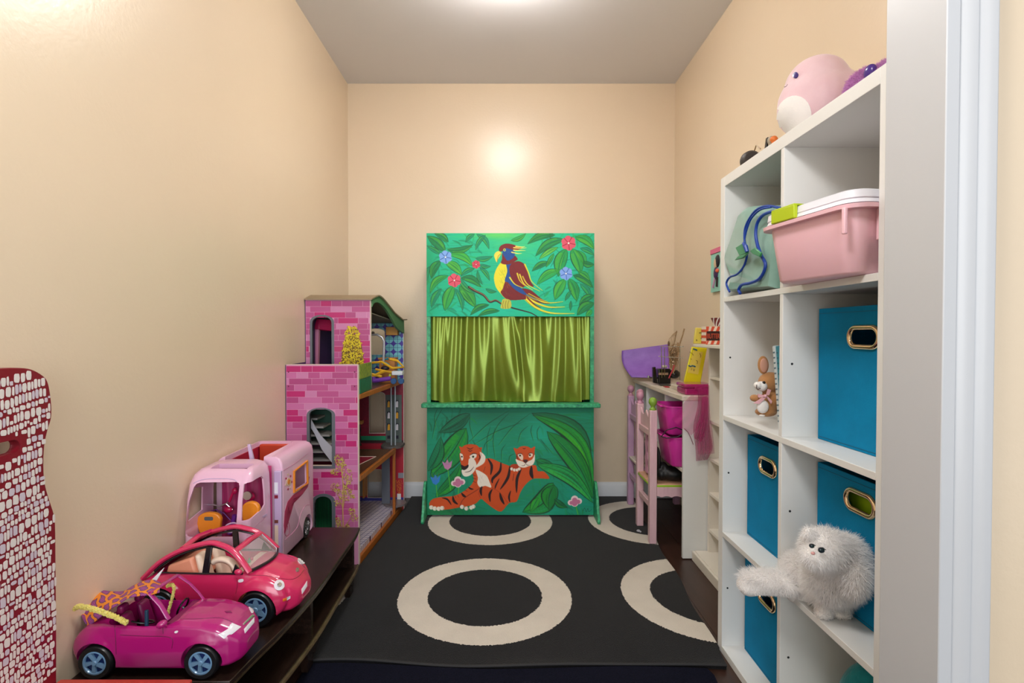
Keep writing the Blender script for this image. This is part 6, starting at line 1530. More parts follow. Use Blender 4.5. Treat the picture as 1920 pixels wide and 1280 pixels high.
def fuse(mb, m, voxel=0.003, it=4):
    o = mb.build('t', m, None); d = o.modifiers.new('r', 'REMESH'); d.mode = 'VOXEL'; d.voxel_size = voxel
    d = o.modifiers.new('s', 'SMOOTH'); d.iterations = it; d.factor = 0.5
    bpy.context.view_layer.update(); me = evalmesh(o, 'fused'); b = MB(); v = np.empty(len(me.vertices)*3); me.vertices.foreach_get('co', v)
    b.v = [tuple(q) for q in v.reshape(-1, 3)]; b.f = [tuple(p.vertices) for p in me.polygons]; b.m = [0]*len(b.f); bpy.data.meshes.remove(me); return b
def wheel(parent, x, y, r, w_, side, spokes=5, twist=0.35, star=False):
    """side=-1: outer face towards -Y"""
    yo = y; yi = y-side*w_
    s = side
    t = MB().lathe([(r*0.60, 0.010), (r*0.66, 0), (r*0.70, -0.0012), (r*0.90, -0.001), (r*0.985, 0.003), (r, 0.008), (r, w_-0.006), (r*0.97, w_), (r*0.5, w_)], (0, 0, 0), 40, axis='Y')
    M = Matrix.Translation((x, yo, r)) @ Matrix.Diagonal((1, -s, 1, 1))
    t.v = [tuple(M @ Vector(v)) for v in t.v]
    W_ = t.build('wheel', m_tire, parent, smooth=True)
    rm = MB().lathe([(r*0.56, 0.001), (r*0.60, -0.0012), (r*0.67, -0.0008), (r*0.68, 0.002), (r*0.60, 0.004), (r*0.56, 0.004), (r*0.56, 0.001)], (0, 0, 0), 36, axis='Y', caps=False)
    for k in range(spokes):
        a = 2*math.pi*k/spokes+0.5
        if star:
            pts = [(0.0, 0.0), (r*0.30*math.cos(a-0.62), r*0.30*math.sin(a-0.62)), (r*0.58*math.cos(a-0.13), r*0.58*math.sin(a-0.13)), (r*0.58*math.cos(a+0.13), r*0.58*math.sin(a+0.13)), (r*0.30*math.cos(a+0.62), r*0.30*math.sin(a+0.62))]
            rm.prism(pts, 'Y', 0.0004, 0.004)
        else:
            a2 = a+twist; ww = r*0.095
            p0 = np.array([r*0.12*math.cos(a), r*0.12*math.sin(a)]); p1 = np.array([r*0.60*math.cos(a2), r*0.60*math.sin(a2)]); d = (p1-p0)/np.linalg.norm(p1-p0); nn = np.array([-d[1], d[0]])
            rm.prism([tuple(p0-nn*ww*0.8), tuple(p1-nn*ww*1.25), tuple(p1+nn*ww*1.25), tuple(p0+nn*ww*0.8)], 'Y', 0.0, 0.005)
    rm.lathe([(0, -0.002), (r*0.12, -0.002), (r*0.16, 0.0), (r*0.16, 0.005), (0, 0.005)], (0, 0, 0), 20, axis='Y')
    rm.v = [tuple(M @ Vector(v)) for v in rm.v]
    rm.build('rim', m_rim, W_, smooth=True)
    dd = MB().lathe([(0, 0.005), (r*0.62, 0.005), (r*0.62, 0.008), (0, 0.008)], (0, 0, 0), 30, axis='Y'); dd.v = [tuple(M @ Vector(v)) for v in dd.v]
    dd.build('rim_dish', m_rimd, W_, smooth=True)
    return W_

# ---- open-top magenta roadster
CV = thing('toy_convertible', 'magenta open-top toy convertible with blue-grey wheels, nearest vehicle on the bench', 'toy car')
m_mag = mat('magenta_lacquer', (172, 22, 110), 0.2, coat=0.6, spec=0.6); m_magd = mat('magenta_plastic_dark', (128, 14, 82), 0.4)
m_lens = mat('clear_lens', (226, 222, 228), 0.12, coat=0.5); m_chr = mat('chrome_plastic', (210, 205, 212), 0.15, 0.9)
st = [(-.176, .040, .040, .078, .084), (-.171, .053, .026, .092, .098), (-.155, .060, .020, .102, .110), (-.12, .065, .018, .109, .117), (-.08, .0655, .017, .109, .116), (-.03, .065, .016, .107, .112), (.02, .065, .016, .109, .116),
      (.05, .0655, .016, .111, .122), (.09, .066, .017, .108, .121), (.125, .065, .018, .099, .113), (.15, .060, .022, .088, .101), (.167, .048, .028, .074, .086), (.176, .030, .036, .060, .068)]
lf = car_loft(st)
for xw_ in (-.126, .096):
    for s_ in (-1, 1): lf.ell((xw_, s_*0.048, 0.062), (0.058, 0.022, 0.046), 20, 14)
fb_ = fuse(lf, m_mag, 0.0028, 5)
cuts = []
for xw_ in (-.126, .096):
    for s_ in (-1, 1): cuts.append(MB().lathe([(0, 0), (0.0425, 0), (0.0425, 0.06), (0, 0.06)], (xw_, 0.046 if s_ > 0 else -0.106, 0.037), 32, axis='Y'))
cuts.append(MB().prism([(p[0], p[1]) for p in rrect(-0.112, 0.036, -0.0545, 0.0545, 0.018)], 'Z', 0.040, 0.2))
cvb = cut('body', m_mag, fb_, cuts, CV, ang=35)
MB().prism(rrect(-0.110, 0.034, -0.052, 0.052, 0.016), 'Z', 0.0405, 0.0425).build('cabin_floor', m_magd, CV)
for s_ in (-1, 1):
    o = MB(); o.box(-0.062, -0.018, s_*0.027-0.019, s_*0.027+0.019, 0.043, 0.066).hexa([(-0.078, s_*0.027-0.019, 0.05), (-0.062, s_*0.027-0.019, 0.05), (-0.062, s_*0.027+0.019, 0.05), (-0.078, s_*0.027+0.019, 0.05)], [(-0.094, s_*0.027-0.015, 0.122), (-0.082, s_*0.027-0.015, 0.122), (-0.082, s_*0.027+0.015, 0.122), (-0.094, s_*0.027+0.015, 0.122)])
    S1 = o.build('seat', m_magd, CV, bevel=0.005, seg=3)
    MB().box(-0.100, -0.086, s_*0.027-0.012, s_*0.027+0.012, 0.124, 0.142).build('headrest', m_magd, S1, bevel=0.005, seg=3)
MB().box(-0.014, 0.034, -0.006, 0.006, 0.043, 0.07).build('console', m_magd, CV, bevel=0.003)
MB().box(0.012, 0.036, -0.053, 0.053, 0.075, 0.112).build('dashboard', m_magd, CV, bevel=0.006, seg=3)
ts = [(0.004+0.007*math.sin(a)*0.9, 0.027+0.019*math.cos(a), 0.108+0.017*math.sin(a)) for a in np.linspace(0, 2*math.pi, 20, endpoint=False)]
MB().tube(ts, 0.0022, 6, closed=True).tube([(0.012, 0.027, 0.098), (0.004, 0.027, 0.108)], 0.003, 6).build('steering_wheel', m_gk, CV, smooth=True)
ts = [(-0.055+0.03*math.sin(a), -0.030+0.015*math.cos(a), 0.112-0.012*math.cos(a*0.5)) for a in np.linspace(0.3, 3.4, 12)]
MB().tube(ts, 0.0020, 6).build('seat_belt', m_gk, CV, smooth=True)
MB().box(-0.030, -0.024, -0.052, -0.046, 0.06, 0.14).build('belt_post', mat('dark_teal', (20, 60, 84), 0.4), CV, bevel=0.001)
m_magt = mat('magenta_translucent', (170, 30, 120), 0.12, coat=0.6, alpha=0.92)
def fb_pt(px, py, Y): q = P(px, py, Y=Y); return (q[0]+0.731, q[1]-1.172, q[2]-BZ)
nb, nt2, ft, fbm = fb_pt(317, 1161, 1.118), fb_pt(281, 1112, 1.124), fb_pt(333, 1078, 1.217), fb_pt(373, 1111, 1.222)
ws = [nb, tuple(np.array(nb)*0.15+np.array(nt2)*0.85+np.array((0.0, 0, 0))), nt2, tuple(np.array(nt2)*0.5+np.array(ft)*0.5+np.array((0, 0, 0.003))), ft, fbm]
def strip(pts, a, b_): return MB().tube(pts, a, 10, flat=b_)
strip([nb, tuple((np.array(nb)+np.array(nt2))/2+np.array((0.003, 0, 0.002))), nt2], 0.0055, 0.6).build('windscreen_pillar', m_magt, CV, smooth=True)
strip([nt2, tuple((np.array(ft)+np.array(nt2))/2+np.array((0.002, 0, 0.002))), ft], 0.0050, 0.6).build('windscreen_header', m_magt, CV, smooth=True)
strip([ft, tuple((np.array(fbm)+np.array(ft))/2+np.array((0.003, 0, 0.002))), fbm, tuple(np.array(fbm)+np.array((0.012, -0.002, -0.014)))], 0.0040, 0.6).build('windscreen_pillar', m_magt, CV, smooth=True)
MB().ell((0.018, -0.069, 0.121), (0.011, 0.008, 0.0075), 14, 10, rot=(0, -0.4, 0.3)).tube([(0.022, -0.060, 0.112), (0.018, -0.068, 0.119)], 0.003, 6).build('door_mirror', m_mag, CV, smooth=True)
for xw_ in (-.126, .096):
    for s_ in (-1, 1): wheel(CV, xw_, s_*0.0665, 0.0368, 0.024, s_)
CV.location = (-0.731, 1.172, BZ)
B1 = [cvb]
decal('headlight', m_lens, B1, [(409, 1189), (420, 1197), (436, 1188), (452, 1175), (435, 1168)], CV, 0.0006)
decal('headlight', m_lens, B1, [(465, 1126), (471, 1133), (475, 1146), (472, 1149), (466, 1138)], CV, 0.0006, sm=3)
decal('grille_bar', m_chr, B1, [(454, 1170), (457, 1172), (477, 1155), (473, 1151)], CV, 0.0008)
decal('number_plate', m_lens, B1, [(457, 1179), (459, 1187), (476, 1167), (476, 1157)], CV, 0.0008)
decal('side_marker', m_lens, B1, ov(331, 1184, 3.6, 2.3, -0.3, 12), CV, 0.0008, rings=2)
m_line = mat('panel_gap', (96, 10, 60), 0.5)
decal_line('panel_line', m_line, B1, [(215, 1172), (217, 1200), (218, 1226)], 0.0006, CV)
decal_line('panel_line', m_line, B1, [(305, 1172), (306, 1188)], 0.0006, CV)
decal_line('panel_line', m_line, B1, [(322, 1160), (370, 1160), (412, 1158), (436, 1166)], 0.0006, CV)
decal_line('panel_line', m_line, B1, [(225, 1190), (270, 1192), (320, 1195), (322, 1215)], 0.0006, CV)
decal('hood_sticker', m_magd, B1, [(421, 1146), (425, 1149), (435, 1149), (432, 1145)], CV, 0.0004)
# leopard cloth over the boot and seats
tp_ = smoothpts([(149, 1140), (155, 1122), (171, 1111), (190, 1107), (210, 1109), (232, 1108), (250, 1098), (268, 1090), (286, 1087), (301, 1092)], 6)
bt_ = smoothpts([(155, 1158), (165, 1172), (178, 1165), (196, 1150), (210, 1140), (226, 1130), (240, 1121), (258, 1117), (280, 1115), (299, 1110)], 6)
def lp(u, v):
    i = u*(len(tp_)-1); k = min(int(i), len(tp_)-2); f = i-k
    a = np.array(tp_[k])*(1-f)+np.array(tp_[k+1])*f; c = np.array(bt_[k])*(1-f)+np.array(bt_[k+1])*f
    px, py = a+(c-a)*v
    Y = 1.215-0.085*v-0.012*math.sin(math.pi*v)-0.01*u
    return P(px, py, Y=Y)
m_leo = attr_mat('leopard_cloth', 0.6, 0.2, 300)
LC = MB().grid(lp, 220, 60).build('leopard_cloth', m_leo, None, smooth=True, solid=0.002, ang=180, fix=False)
rr = random.Random(12); cs_ = []
for _ in range(4000):
    c_ = (rr.uniform(0, 1), rr.uniform(0, 1)); q_ = np.array((c_[0]*165, c_[1]*46))
    if all(np.hypot(*(q_-k_)) > 15 for k_ in cs_): cs_.append(q_)
cs_ = np.array(cs_); ca_ = LC.data.color_attributes.new('paint', 'FLOAT_COLOR', 'POINT'); cols = []
for j in range(61):
    for i in range(221):
        q_ = np.array((i/220*165+2*math.sin(j*0.3), j/60*46+1.5*math.sin(i*0.2))); d_ = np.sort(np.hypot(*(cs_-q_).T)); e_ = d_[1]-d_[0]
        c_ = (236, 140, 36) if e_ < 5.0 else ((80, 36, 90) if e_ < 7.0 else ((140, 66, 138) if (d_[0] > 4 or (i*7+j*13) % 5) else (204, 80, 150)))
        cols += [*lin(c_), 1.0]
ca_.data.foreach_set('color', cols)
tag(LC, 'orange and purple leopard-print doll cloth draped over the rear of the magenta convertible', 'cloth')
m_boa = mat('yellow_bouclé', (238, 230, 150), 0.8, rgb2=(222, 200, 70), vscale=400, bump=1.0, bscale=500)
YS = thing('boa_trim', 'knobbly pale yellow trim strands hanging over the sides of the magenta convertible', 'trim', P(190, 1150, Y=1.11))
for pl, Yy, r_ in ((smoothpts([(141, 1140), (147, 1137), (160, 1138), (180, 1143), (200, 1150), (220, 1158), (237, 1167)], 12), 1.108, 0.0056), (smoothpts([(314, 1098), (322, 1096), (326, 1101), (325, 1112), (320, 1130), (315, 1150)], 12), 1.20, 0.0042)):
    b = MB(); rr = random.Random(5)
    for i, q in enumerate(pl):
        c = P(q[0], q[1], Y=Yy)
        for k in range(5):
            a = rr.uniform(0, 6.28); b.ell((c[0]+rr.uniform(-.001, .001), c[1]+r_*0.55*math.cos(a), c[2]+r_*0.55*math.sin(a)), r_*rr.uniform(0.42, 0.62), 6, 4)
    b.build('strand', m_boa, YS, smooth=True, fix=False)
q = [P(284, 1087, Y=1.24), P(293, 1089, Y=1.235), P(308, 1064, Y=1.25)]
pc_ = MB().add([tuple(v) for v in q], [(0, 1, 2)]).build('paper_corner', m_wl, None, solid=0.001)
tag(pc_, 'small pointed white card standing up behind the leopard-print cloth', 'card')

# ---- round pink coupe
BT = thing('toy_coupe', 'rounded hot pink toy coupe with arched roof rails, behind the convertible', 'toy car')
m_hot = mat('pink_lacquer', (206, 40, 92), 0.2, coat=0.6, spec=0.6); m_cream2 = mat('cream_vinyl', (236, 212, 190), 0.4); m_peach = mat('peach_plastic', (226, 150, 120), 0.4); m_blkp = mat('black_trim', (20, 18, 26), 0.25, coat=0.3)
st = [(-.200, .040, .050, .085, .092), (-.192, .060, .030, .104, .112), (-.165, .074, .024, .118, .128), (-.12, .078, .022, .126, .132), (-.05, .078, .022, .126, .130), (.02, .078, .022, .126, .131), (.07, .078, .022, .128, .138),
      (.11, .074, .022, .122, .134), (.15, .068, .024, .106, .119), (.178, .058, .028, .086, .098), (.194, .042, .036, .070, .080), (.200, .024, .046, .060, .066)]
lf = car_loft(st)
for xw_ in (-.142, .105):
    for s_ in (-1, 1): lf.ell((xw_, s_*0.064, 0.066), (0.072, 0.026, 0.056), 22, 14)
fb_ = fuse(lf, m_hot, 0.003, 6)
cuts = []
for xw_ in (-.142, .105):
    for s_ in (-1, 1): cuts.append(MB().lathe([(0, 0), (0.050, 0), (0.050, 0.07), (0, 0.07)], (xw_, 0.056 if s_ > 0 else -0.126, 0.045), 36, axis='Y'))
cuts.append(MB().prism(rrect(-0.15, 0.070, -0.066, 0.066, 0.02), 'Z', 0.045, 0.25))
btb = cut('body', m_hot, fb_, cuts, BT, ang=35)
MB().prism(rrect(-0.148, 0.068, -0.064, 0.064, 0.02), 'Z', 0.046, 0.048).build('cabin_floor', m_peach, BT)
def arcp(t, y0, y1):   # roof rail profile, t 0 rear .. 1 front
    xs_ = np.interp(t, [0, .12, .3, .5, .7, .85, 1], [-.190, -.155, -.095, -.025, .020, .052, .086]); zs_ = np.interp(t, [0, .12, .3, .5, .7, .85, 1], [.112, .148, .184, .199, .192, .172, .134])
    q_ = math.sin(math.pi*t)
    return (float(xs_), y0+(y1-y0)*q_, float(zs_))
for s_ in (-1, 1):
    pts = smoothpts([arcp(t, s_*0.073, s_*0.056) for t in np.linspace(0, 1, 9)], 4)
    MB().tube(pts, 0.0085, 10, flat=0.75).build('roof_rail', m_hot, BT, smooth=True)
    pin = [(p[0]*0.93, p[1]*0.98, 0.126+(p[2]-0.126)*0.86) for p in pts if p[2] > 0.124]
    MB().tube(pin, 0.0030, 8).build('window_seal', m_blkp, BT, smooth=True)
    MB().hexa([(-.037, s_*0.071-0.003, .126), (-.021, s_*0.071-0.003, .126), (-.021, s_*0.071+0.003, .126), (-.037, s_*0.071+0.003, .126)], [(-.033, s_*0.058-0.003, .190), (-.018, s_*0.058-0.003, .190), (-.018, s_*0.058+0.003, .190), (-.033, s_*0.058+0.003, .190)]).build('door_pillar', m_blkp, BT, bevel=0.001)
    MB().tube([(-.15, s_*0.073, .128), (-.03, s_*0.074, .1285), (.068, s_*0.073, .130)], 0.0022, 6).build('window_seal', m_blkp, BT, smooth=True)
    MB().prism([(.040, .128), (.066, .130), (.048, .152)], 'Y', s_*0.071-0.002, s_*0.071+0.002).build('quarter_trim', m_blkp, BT)
    wheel(BT, -.142, s_*0.085, 0.0455, 0.026, s_, 6, 0, True); wheel(BT, .105, s_*0.085, 0.0455, 0.026, s_, 6, 0, True)
MB().tube([arcp(0.80, -0.062, -0.060), (0.046, 0, 0.186), arcp(0.80, 0.062, 0.060)], 0.0095, 10, flat=0.7).build('windscreen_header', m_hot, BT, smooth=True)
MB().tube([arcp(0.30, -0.062, -0.060), (-.095, 0, 0.192), arcp(0.30, 0.062, 0.060)], 0.008, 10, flat=0.7).build('rear_crossbar', m_hot, BT, smooth=True)
def rearp(u, v):
    t = 0.30*v; a = arcp(t, -0.070, -0.058); y = -0.070+0.140*u
    return (a[0]-0.004*math.sin(math.pi*u), y*(1-0.12*v), a[2]+0.004*math.sin(math.pi*u))
MB().grid(rearp, 16, 10).build('rear_window', mat('black_glass', (20, 20, 24), 0.08, coat=0.3), BT, smooth=True, solid=0.003)
def wsp(u, v):  # windscreen pane: v 0 bottom .. 1 top
    lo_ = np.array((.088+0.020*math.sin(math.pi*u), -0.066+0.132*u, .136+0.002*math.sin(math.pi*u))); hi_ = np.array((.050+0.006*math.sin(math.pi*u), -0.056+0.112*u, .180+0.004*math.sin(math.pi*u)))
    return tuple(lo_*(1-v)+hi_*v)
MB().grid(wsp, 14, 8).build('windscreen', mat('tinted_pane', (214, 206, 206), 0.04, alpha=0.20, coat=0.2), BT, smooth=True, solid=0.001)
MB().tube([wsp(u, 0.0) for u in np.linspace(0, 1, 14)], 0.0042, 8).build('windscreen_seal', m_blkp, BT, smooth=True)
for u in (0, 1): MB().tube([wsp(u, v) for v in np.linspace(0, 1, 6)], 0.0015, 6).build('windscreen_edge', m_chr, BT, smooth=True)
for s_ in (-1, 1):
    o = MB().box(-0.030, 0.030, s_*0.032-0.024, s_*0.032+0.024, 0.048, 0.075).hexa([(-0.046, s_*0.032-0.024, 0.06), (-0.026, s_*0.032-0.024, 0.06), (-0.026, s_*0.032+0.024, 0.06), (-0.046, s_*0.032+0.024, 0.06)], [(-0.074, s_*0.032-0.019, 0.164), (-0.058, s_*0.032-0.019, 0.164), (-0.058, s_*0.032+0.019, 0.164), (-0.074, s_*0.032+0.019, 0.164)])
    o.build('seat', m_cream2, BT, bevel=0.008, seg=3)
def sb(u, v): # curved cream cushion by the near window
    a = -0.7+2.0*u; return (0.012+0.04*math.sin(a)*0.9-0.012, -0.056+0.018*v, 0.118+0.034*math.cos(a)+0.004*math.sin(v*3.1))
MB().grid(sb, 18, 6).build('seat_cushion', m_cream2, BT, smooth=True, solid=0.012)
MB().hexa([(-.145, -.062, .10), (-.052, -.062, .10), (-.052, .062, .10), (-.145, .062, .10)], [(-.135, -.060, .140), (-.075, -.058, .160), (-.075, .058, .160), (-.135, .060, .140)]).build('back_bench', m_peach, BT, bevel=0.006, seg=3)
MB().box(0.040, 0.068, -0.064, 0.064, 0.09, 0.130).build('dashboard', m_cream2, BT, bevel=0.006, seg=3)
sp_ = MB().ell((0.052, 0.0, 0.136), (0.004, 0.004, 0.004), 8, 6).build('toy_flower', m_hot, BT, smooth=True)
MB().prism([(0.044, 0.126), (0.054, 0.126), (0.050, 0.142)], 'Y', -0.012, -0.006).build('flower_leaf', mat('leaf_green', (20, 170, 90), 0.4), BT)
MB().ell((0.062, -0.083, 0.139), (0.010, 0.006, 0.007), 12, 8).build('door_mirror', m_hot, BT, smooth=True)
BT.location = (-0.712, 1.392, BZ); BT.rotation_euler = (0, 0, math.radians(-3))
B2 = [btb]
decal('headlight', m_lens, B2, ov(523, 1097, 9.5, 9.5, 0, 20), BT, 0.001, rings=4, thick=0.0015)
decal('headlight_ring', m_chr, B2, ov(523, 1097, 4, 4, 0, 14), BT, 0.0028, rings=2)
decal('headlight', m_lens, B2, ov(564, 1052, 7.5, 4.6, 0.75, 16), BT, 0.001, rings=4, thick=0.0015)
decal('emblem', m_chr, B2, ov(557, 1068.5, 3.2, 3.8, 0, 14), BT, 0.001, rings=2, thick=0.001)
decal_line('emblem_mark', m_hot, B2, [(555, 1067), (556.5, 1070.5), (557.2, 1068.2), (558, 1070.5), (559, 1067)], 0.0004, BT, sm=0 or 1, lift=0.0022)
decal('number_plate', m_lens, B2, [(565, 1104), (566, 1113), (575, 1099), (575, 1089)], BT, 0.001)
decal('turn_signal', mat('amber_lens', (214, 110, 40), 0.15), B2, [(530, 1122), (530, 1127), (537, 1125), (537, 1120)], BT, 0.001)
decal('turn_signal', m_lens, B2, [(537, 1120), (537, 1125), (544, 1121), (544, 1116.5)], BT, 0.001)
m_line2 = mat('panel_gap_pink', (130, 16, 52), 0.5)
decal_line('panel_line', m_line2, B2, [(444, 1083), (445, 1098), (442, 1113)], 0.0007, BT)
decal_line('panel_line', m_line2, B2, [(470, 1078), (500, 1079), (520, 1083), (545, 1086), (560, 1080), (570, 1068)], 0.0007, BT)
decal('side_marker', m_lens, B2, [(448, 1086), (448, 1091), (456, 1090), (456, 1085)], BT, 0.001, sm=3)

# ---- pink camper van
RV = thing('toy_camper', 'pale pink toy camper van with orange window frame, against the wall behind the coupe', 'toy van', (-0.81, 1.72, BZ))
m_rv = mat('camper_pink', (228, 182, 208), 0.26, coat=0.3, spec=0.5); m_lav = mat('lavender_plastic', (196, 170, 206), 0.3, coat=0.2); m_rvi = mat('camper_inner', (206, 76, 132), 0.45); m_og = mat('orange_plastic', (232, 140, 36), 0.32, coat=0.1); m_cur = mat('curtain_print', (190, 60, 116), 0.5, rgb2=(160, 40, 96), vscale=12, stretch=(12, 1, 0.6))
def rvring(x0, x1, y0, y1, r, z, ins=0.0): return [(a, b_, z) for a, b_ in rrect(x0+ins, x1-ins, y0+ins, y1-ins, max(0.002, r-ins), 6)]
cx0, cx1, cy0, cy1 = -0.908, -0.722, 1.495, 1.662
def cab(ins=0.0):
    L_ = [(0.262, 0.0, 0.006), (0.270, 0.0, 0.0), (0.340, 0.0, 0.0), (0.420, 0.002, 0.0), (0.500, 0.010, 0.001), (0.545, 0.020, 0.003), (0.568, 0.034, 0.008), (0.580, 0.050, 0.018), (0.584, 0.060, 0.034)]
    RR = []
    for z, dy, di in L_:
        z2 = min(z, 0.584-ins) if z > 0.4 else max(z, 0.262+ins)
        RR.append([(a, b_, z2) for a, b_ in rrect(cx0+di+ins, cx1-di+ins*-1, cy0+dy+di*0.3+ins, cy1-ins, 0.022, 6)])
    return rings(MB(), RR)
inner = []
zs_ = [0.268, 0.40, 0.50, 0.545, 0.570]; RR = []
for z, dy, di in zip(zs_, [0.004, 0.006, 0.014, 0.026, 0.058], [0.004, 0.004, 0.005, 0.009, 0.024]):
    RR.append([(a, b_, z) for a, b_ in rrect(cx0+di, cx1-di, cy0+dy, cy1+0.05, 0.02, 6)])
inner = rings(MB(), RR)
def yq(px, py, Y): q = P(px, py, Y=Y); return (q[0], q[2])
wsc = MB().prism([yq(*q, 1.5) for q in ((344, 998), (346, 985), (352, 940), (358, 916), (362, 910), (368, 908), (436, 907), (442, 909), (444, 914), (444, 960), (443, 999), (440, 1004), (434, 1006), (352, 1006), (346, 1004))], 'Y', 1.44, 1.58)
def xq(px, py, X): q = P(px, py, X=X); return (q[1], q[2])
swc = MB().prism([xq(*q, cx1) for q in ((460, 982), (460, 960), (461, 935), (464, 918), (472, 905), (482, 898), (493, 892), (496, 897), (497, 945), (492, 954))], 'X', cx1-0.02, cx1+0.02)
lwc = MB().prism([xq(349, 978, cx0), xq(354, 915, cx0), xq(377, 912, cx0), xq(377, 955, cx0)], 'X', cx0-0.02, cx0+0.02)
skc = MB().box(cx0+0.050, cx1-0.030, 1.556, 1.604, 0.56, 0.60)
cabo = cut('cab_shell', m_rv, cab(), [inner, wsc, swc, lwc, skc], RV, ang=35)
MB().box(cx0+0.046, cx1-0.026, 1.552, 1.608, 0.562, 0.568).build('skylight_tray', mat('mauve_tray', (150, 112, 150), 0.4), RV, bevel=0.001)
MB().box(cx0+0.006, cx1-0.006, cy0+0.01, cy1, 0.268, 0.300).build('cab_floor', m_rvi, RV)
MB().box(cx0+0.006, cx1-0.006, cy0+0.008, cy0+0.05, 0.300, 0.385).build('dashboard', m_rvi, RV, bevel=0.006, seg=3)
def curt(u, v): return (cx0+0.03+(cx1-cx0-0.03)*u, 1.656+0.004*math.sin(u*26+v*2)-0.004, 0.31+0.255*v)
MB().grid(curt, 50, 10).build('printed_curtain', m_cur, RV, smooth=True, solid=0.001)
for px, py0, py1, Y, hw in ((394, 963, 1006, 1.575, 23), (471, 943, 986, 1.575, 17)):
    a = P(px, py0, Y=Y); c = P(px, py1, Y=Y); w_ = hw*Y/1000
    o = [(a[0]+w_*math.cos(t)*(1.0 if math.sin(t) > 0 else 0.92), (a[2]+c[2])/2+0.006+(a[2]-c[2])/2*(1 if math.sin(t) > 0 else 1.1)*math.copysign(abs(math.sin(t))**0.6, math.sin(t))) for t in np.linspace(0, 2*math.pi, 26, endpoint=False)]
    St = MB().prism(o, 'Y', Y-0.008, Y+0.008).build('seat', m_og, RV, bevel=0.004, seg=3)
    if px < 420: MB().prism(rrect(a[0]-0.013, a[0]+0.013, a[2]-0.017, a[2]-0.006, 0.004), 'Y', Y-0.0085, Y-0.0078).build('seat_slot', mat('slot_grey', (86, 92, 96), 0.4), St)
ctr = P(433, 990, Y=1.52); MB().tube([(ctr[0]+0.020*math.cos(t), 1.525+0.010*math.sin(t), ctr[2]+0.010*math.sin(t)) for t in np.linspace(0, 2*math.pi, 22, endpoint=False)], 0.0024, 6, closed=True).build('steering_wheel', m_lav, RV, smooth=True)
decal_line('visor_line', m_lav, [cabo], [(362, 906), (385, 898), (435, 898), (445, 906)], 0.0012, RV)
decal_line('door_line', mat('rv_line', (190, 120, 160), 0.4), [cabo], [(462, 1005), (480, 985), (500, 962), (503, 900)], 0.0006, RV)
decal('door_handle', m_lav, [cabo], [(492, 967), (493, 970), (500, 966), (499, 963)], RV, 0.001)
m_pla = mat('purple_print', (112, 44, 150), 0.4)
# scooter parked inside the cab
SC = thing('toy_scooter', 'small silver and hot pink toy scooter parked inside the camper cab', 'toy scooter', (-0.79, 1.62, 0.301))
def s_(px, py, Y=1.622): return P(px, py, Y=Y)
MB().tube([s_(388, 946), s_(400, 946), s_(412, 949), s_(424, 944), s_(428, 941)], 0.0022, 8).tube([s_(424, 944), s_(436, 955)], 0.0022, 8).build('handlebar', m_chr, SC, smooth=True)
MB().tube([s_(430, 940), s_(436, 925), s_(442, 914)], 0.004, 8).ell(s_(440, 920), (0.008, 0.006, 0.010), 12, 8).ell(s_(428, 955), (0.014, 0.008, 0.010), 12, 8).ell(s_(468, 930), (0.016, 0.008, 0.014), 12, 8).build('fairing', mat('scooter_red', (196, 24, 84), 0.25), SC, smooth=True)
MB().lathe([(0.006, -0.003), (0.013, -0.003), (0.014, 0), (0.013, 0.003), (0.006, 0.003)], (s_(468, 926)[0], 1.608, s_(468, 926)[2]), 20, axis='Y').build('lamp_ring', m_chr, SC, smooth=True)
MB().tube([s_(440, 965), s_(436, 985), s_(430, 1000)], 0.007, 8).box(s_(425, 0)[0], s_(445, 0)[0], 1.615, 1.628, 0.301, 0.34).build('frame', m_pla, SC, smooth=True)
MB().tube([s_(392, 960), s_(405, 955), s_(420, 962), s_(432, 975)], 0.0016, 6).build('brake_cable', m_pla, SC, smooth=True)
# living box
bx0, bx1, by0, by1 = -0.908, -0.696, 1.674, 1.946
L_ = [(0.264, 0.004, 0.0), (0.272, 0.0, 0.0), (0.55, 0.0, 0.0), (0.568, 0.003, 0.0), (0.580, 0.010, 0), (0.587, 0.022, 0), (0.588, 0.034, 0)]
RR = [[(a, b_, z) for a, b_ in rrect(bx0+di, bx1-di, by0+di*0.15, by1-di*0.6, 0.006, 4)] for z, di, _ in L_]
box_ = rings(MB(), RR)
inn = MB().box(bx0+0.006, bx1-0.006, by0+0.006, by1-0.006, 0.272, 0.572)
roofc = MB().prism(rrect(bx0+0.030, bx1-0.060, by0-0.02, by1-0.030, 0.012), 'Z', 0.56, 0.62)
wn = [xq(551.5, 920, bx1), xq(551.5, 884, bx1), xq(574, 866, bx1), xq(575, 905, bx1)]
wnc = MB().prism(wn, 'X', bx1-0.02, bx1+0.02)
wy, wz = xq(572, 985, bx1)
whc = MB().lathe([(0, 0), (0.043, 0), (0.043, 0.05), (0, 0.05)], (bx1-0.030, 1.885, 0.290), 32, axis='X')
rvb = cut('living_box', m_rv, box_, [inn, roofc, wnc, whc], RV, ang=35)
wo = [(1.0*(y-0.0)+(y-sum(p[0] for p in wn)/4)*0.16, z+(z-sum(p[1] for p in wn)/4)*0.14) for y, z in wn]
plate('window_frame', m_og, [wo, wn], 'X', bx1-0.002, bx1+0.005, RV, 0.001)
MB().box(bx0+0.008, bx1-0.008, by0+0.008, by1-0.008, 0.273, 0.276).box(bx0+0.008, bx0+0.010, by0+0.008, by1-0.008, 0.276, 0.57).build('inner_lining', m_cur, RV)
MB().box(bx0+0.036, bx1-0.066, by1-0.05, by1-0.032, 0.50, 0.58).build('roof_seat', mat('brick_orange', (196, 62, 34), 0.5), RV, bevel=0.004)
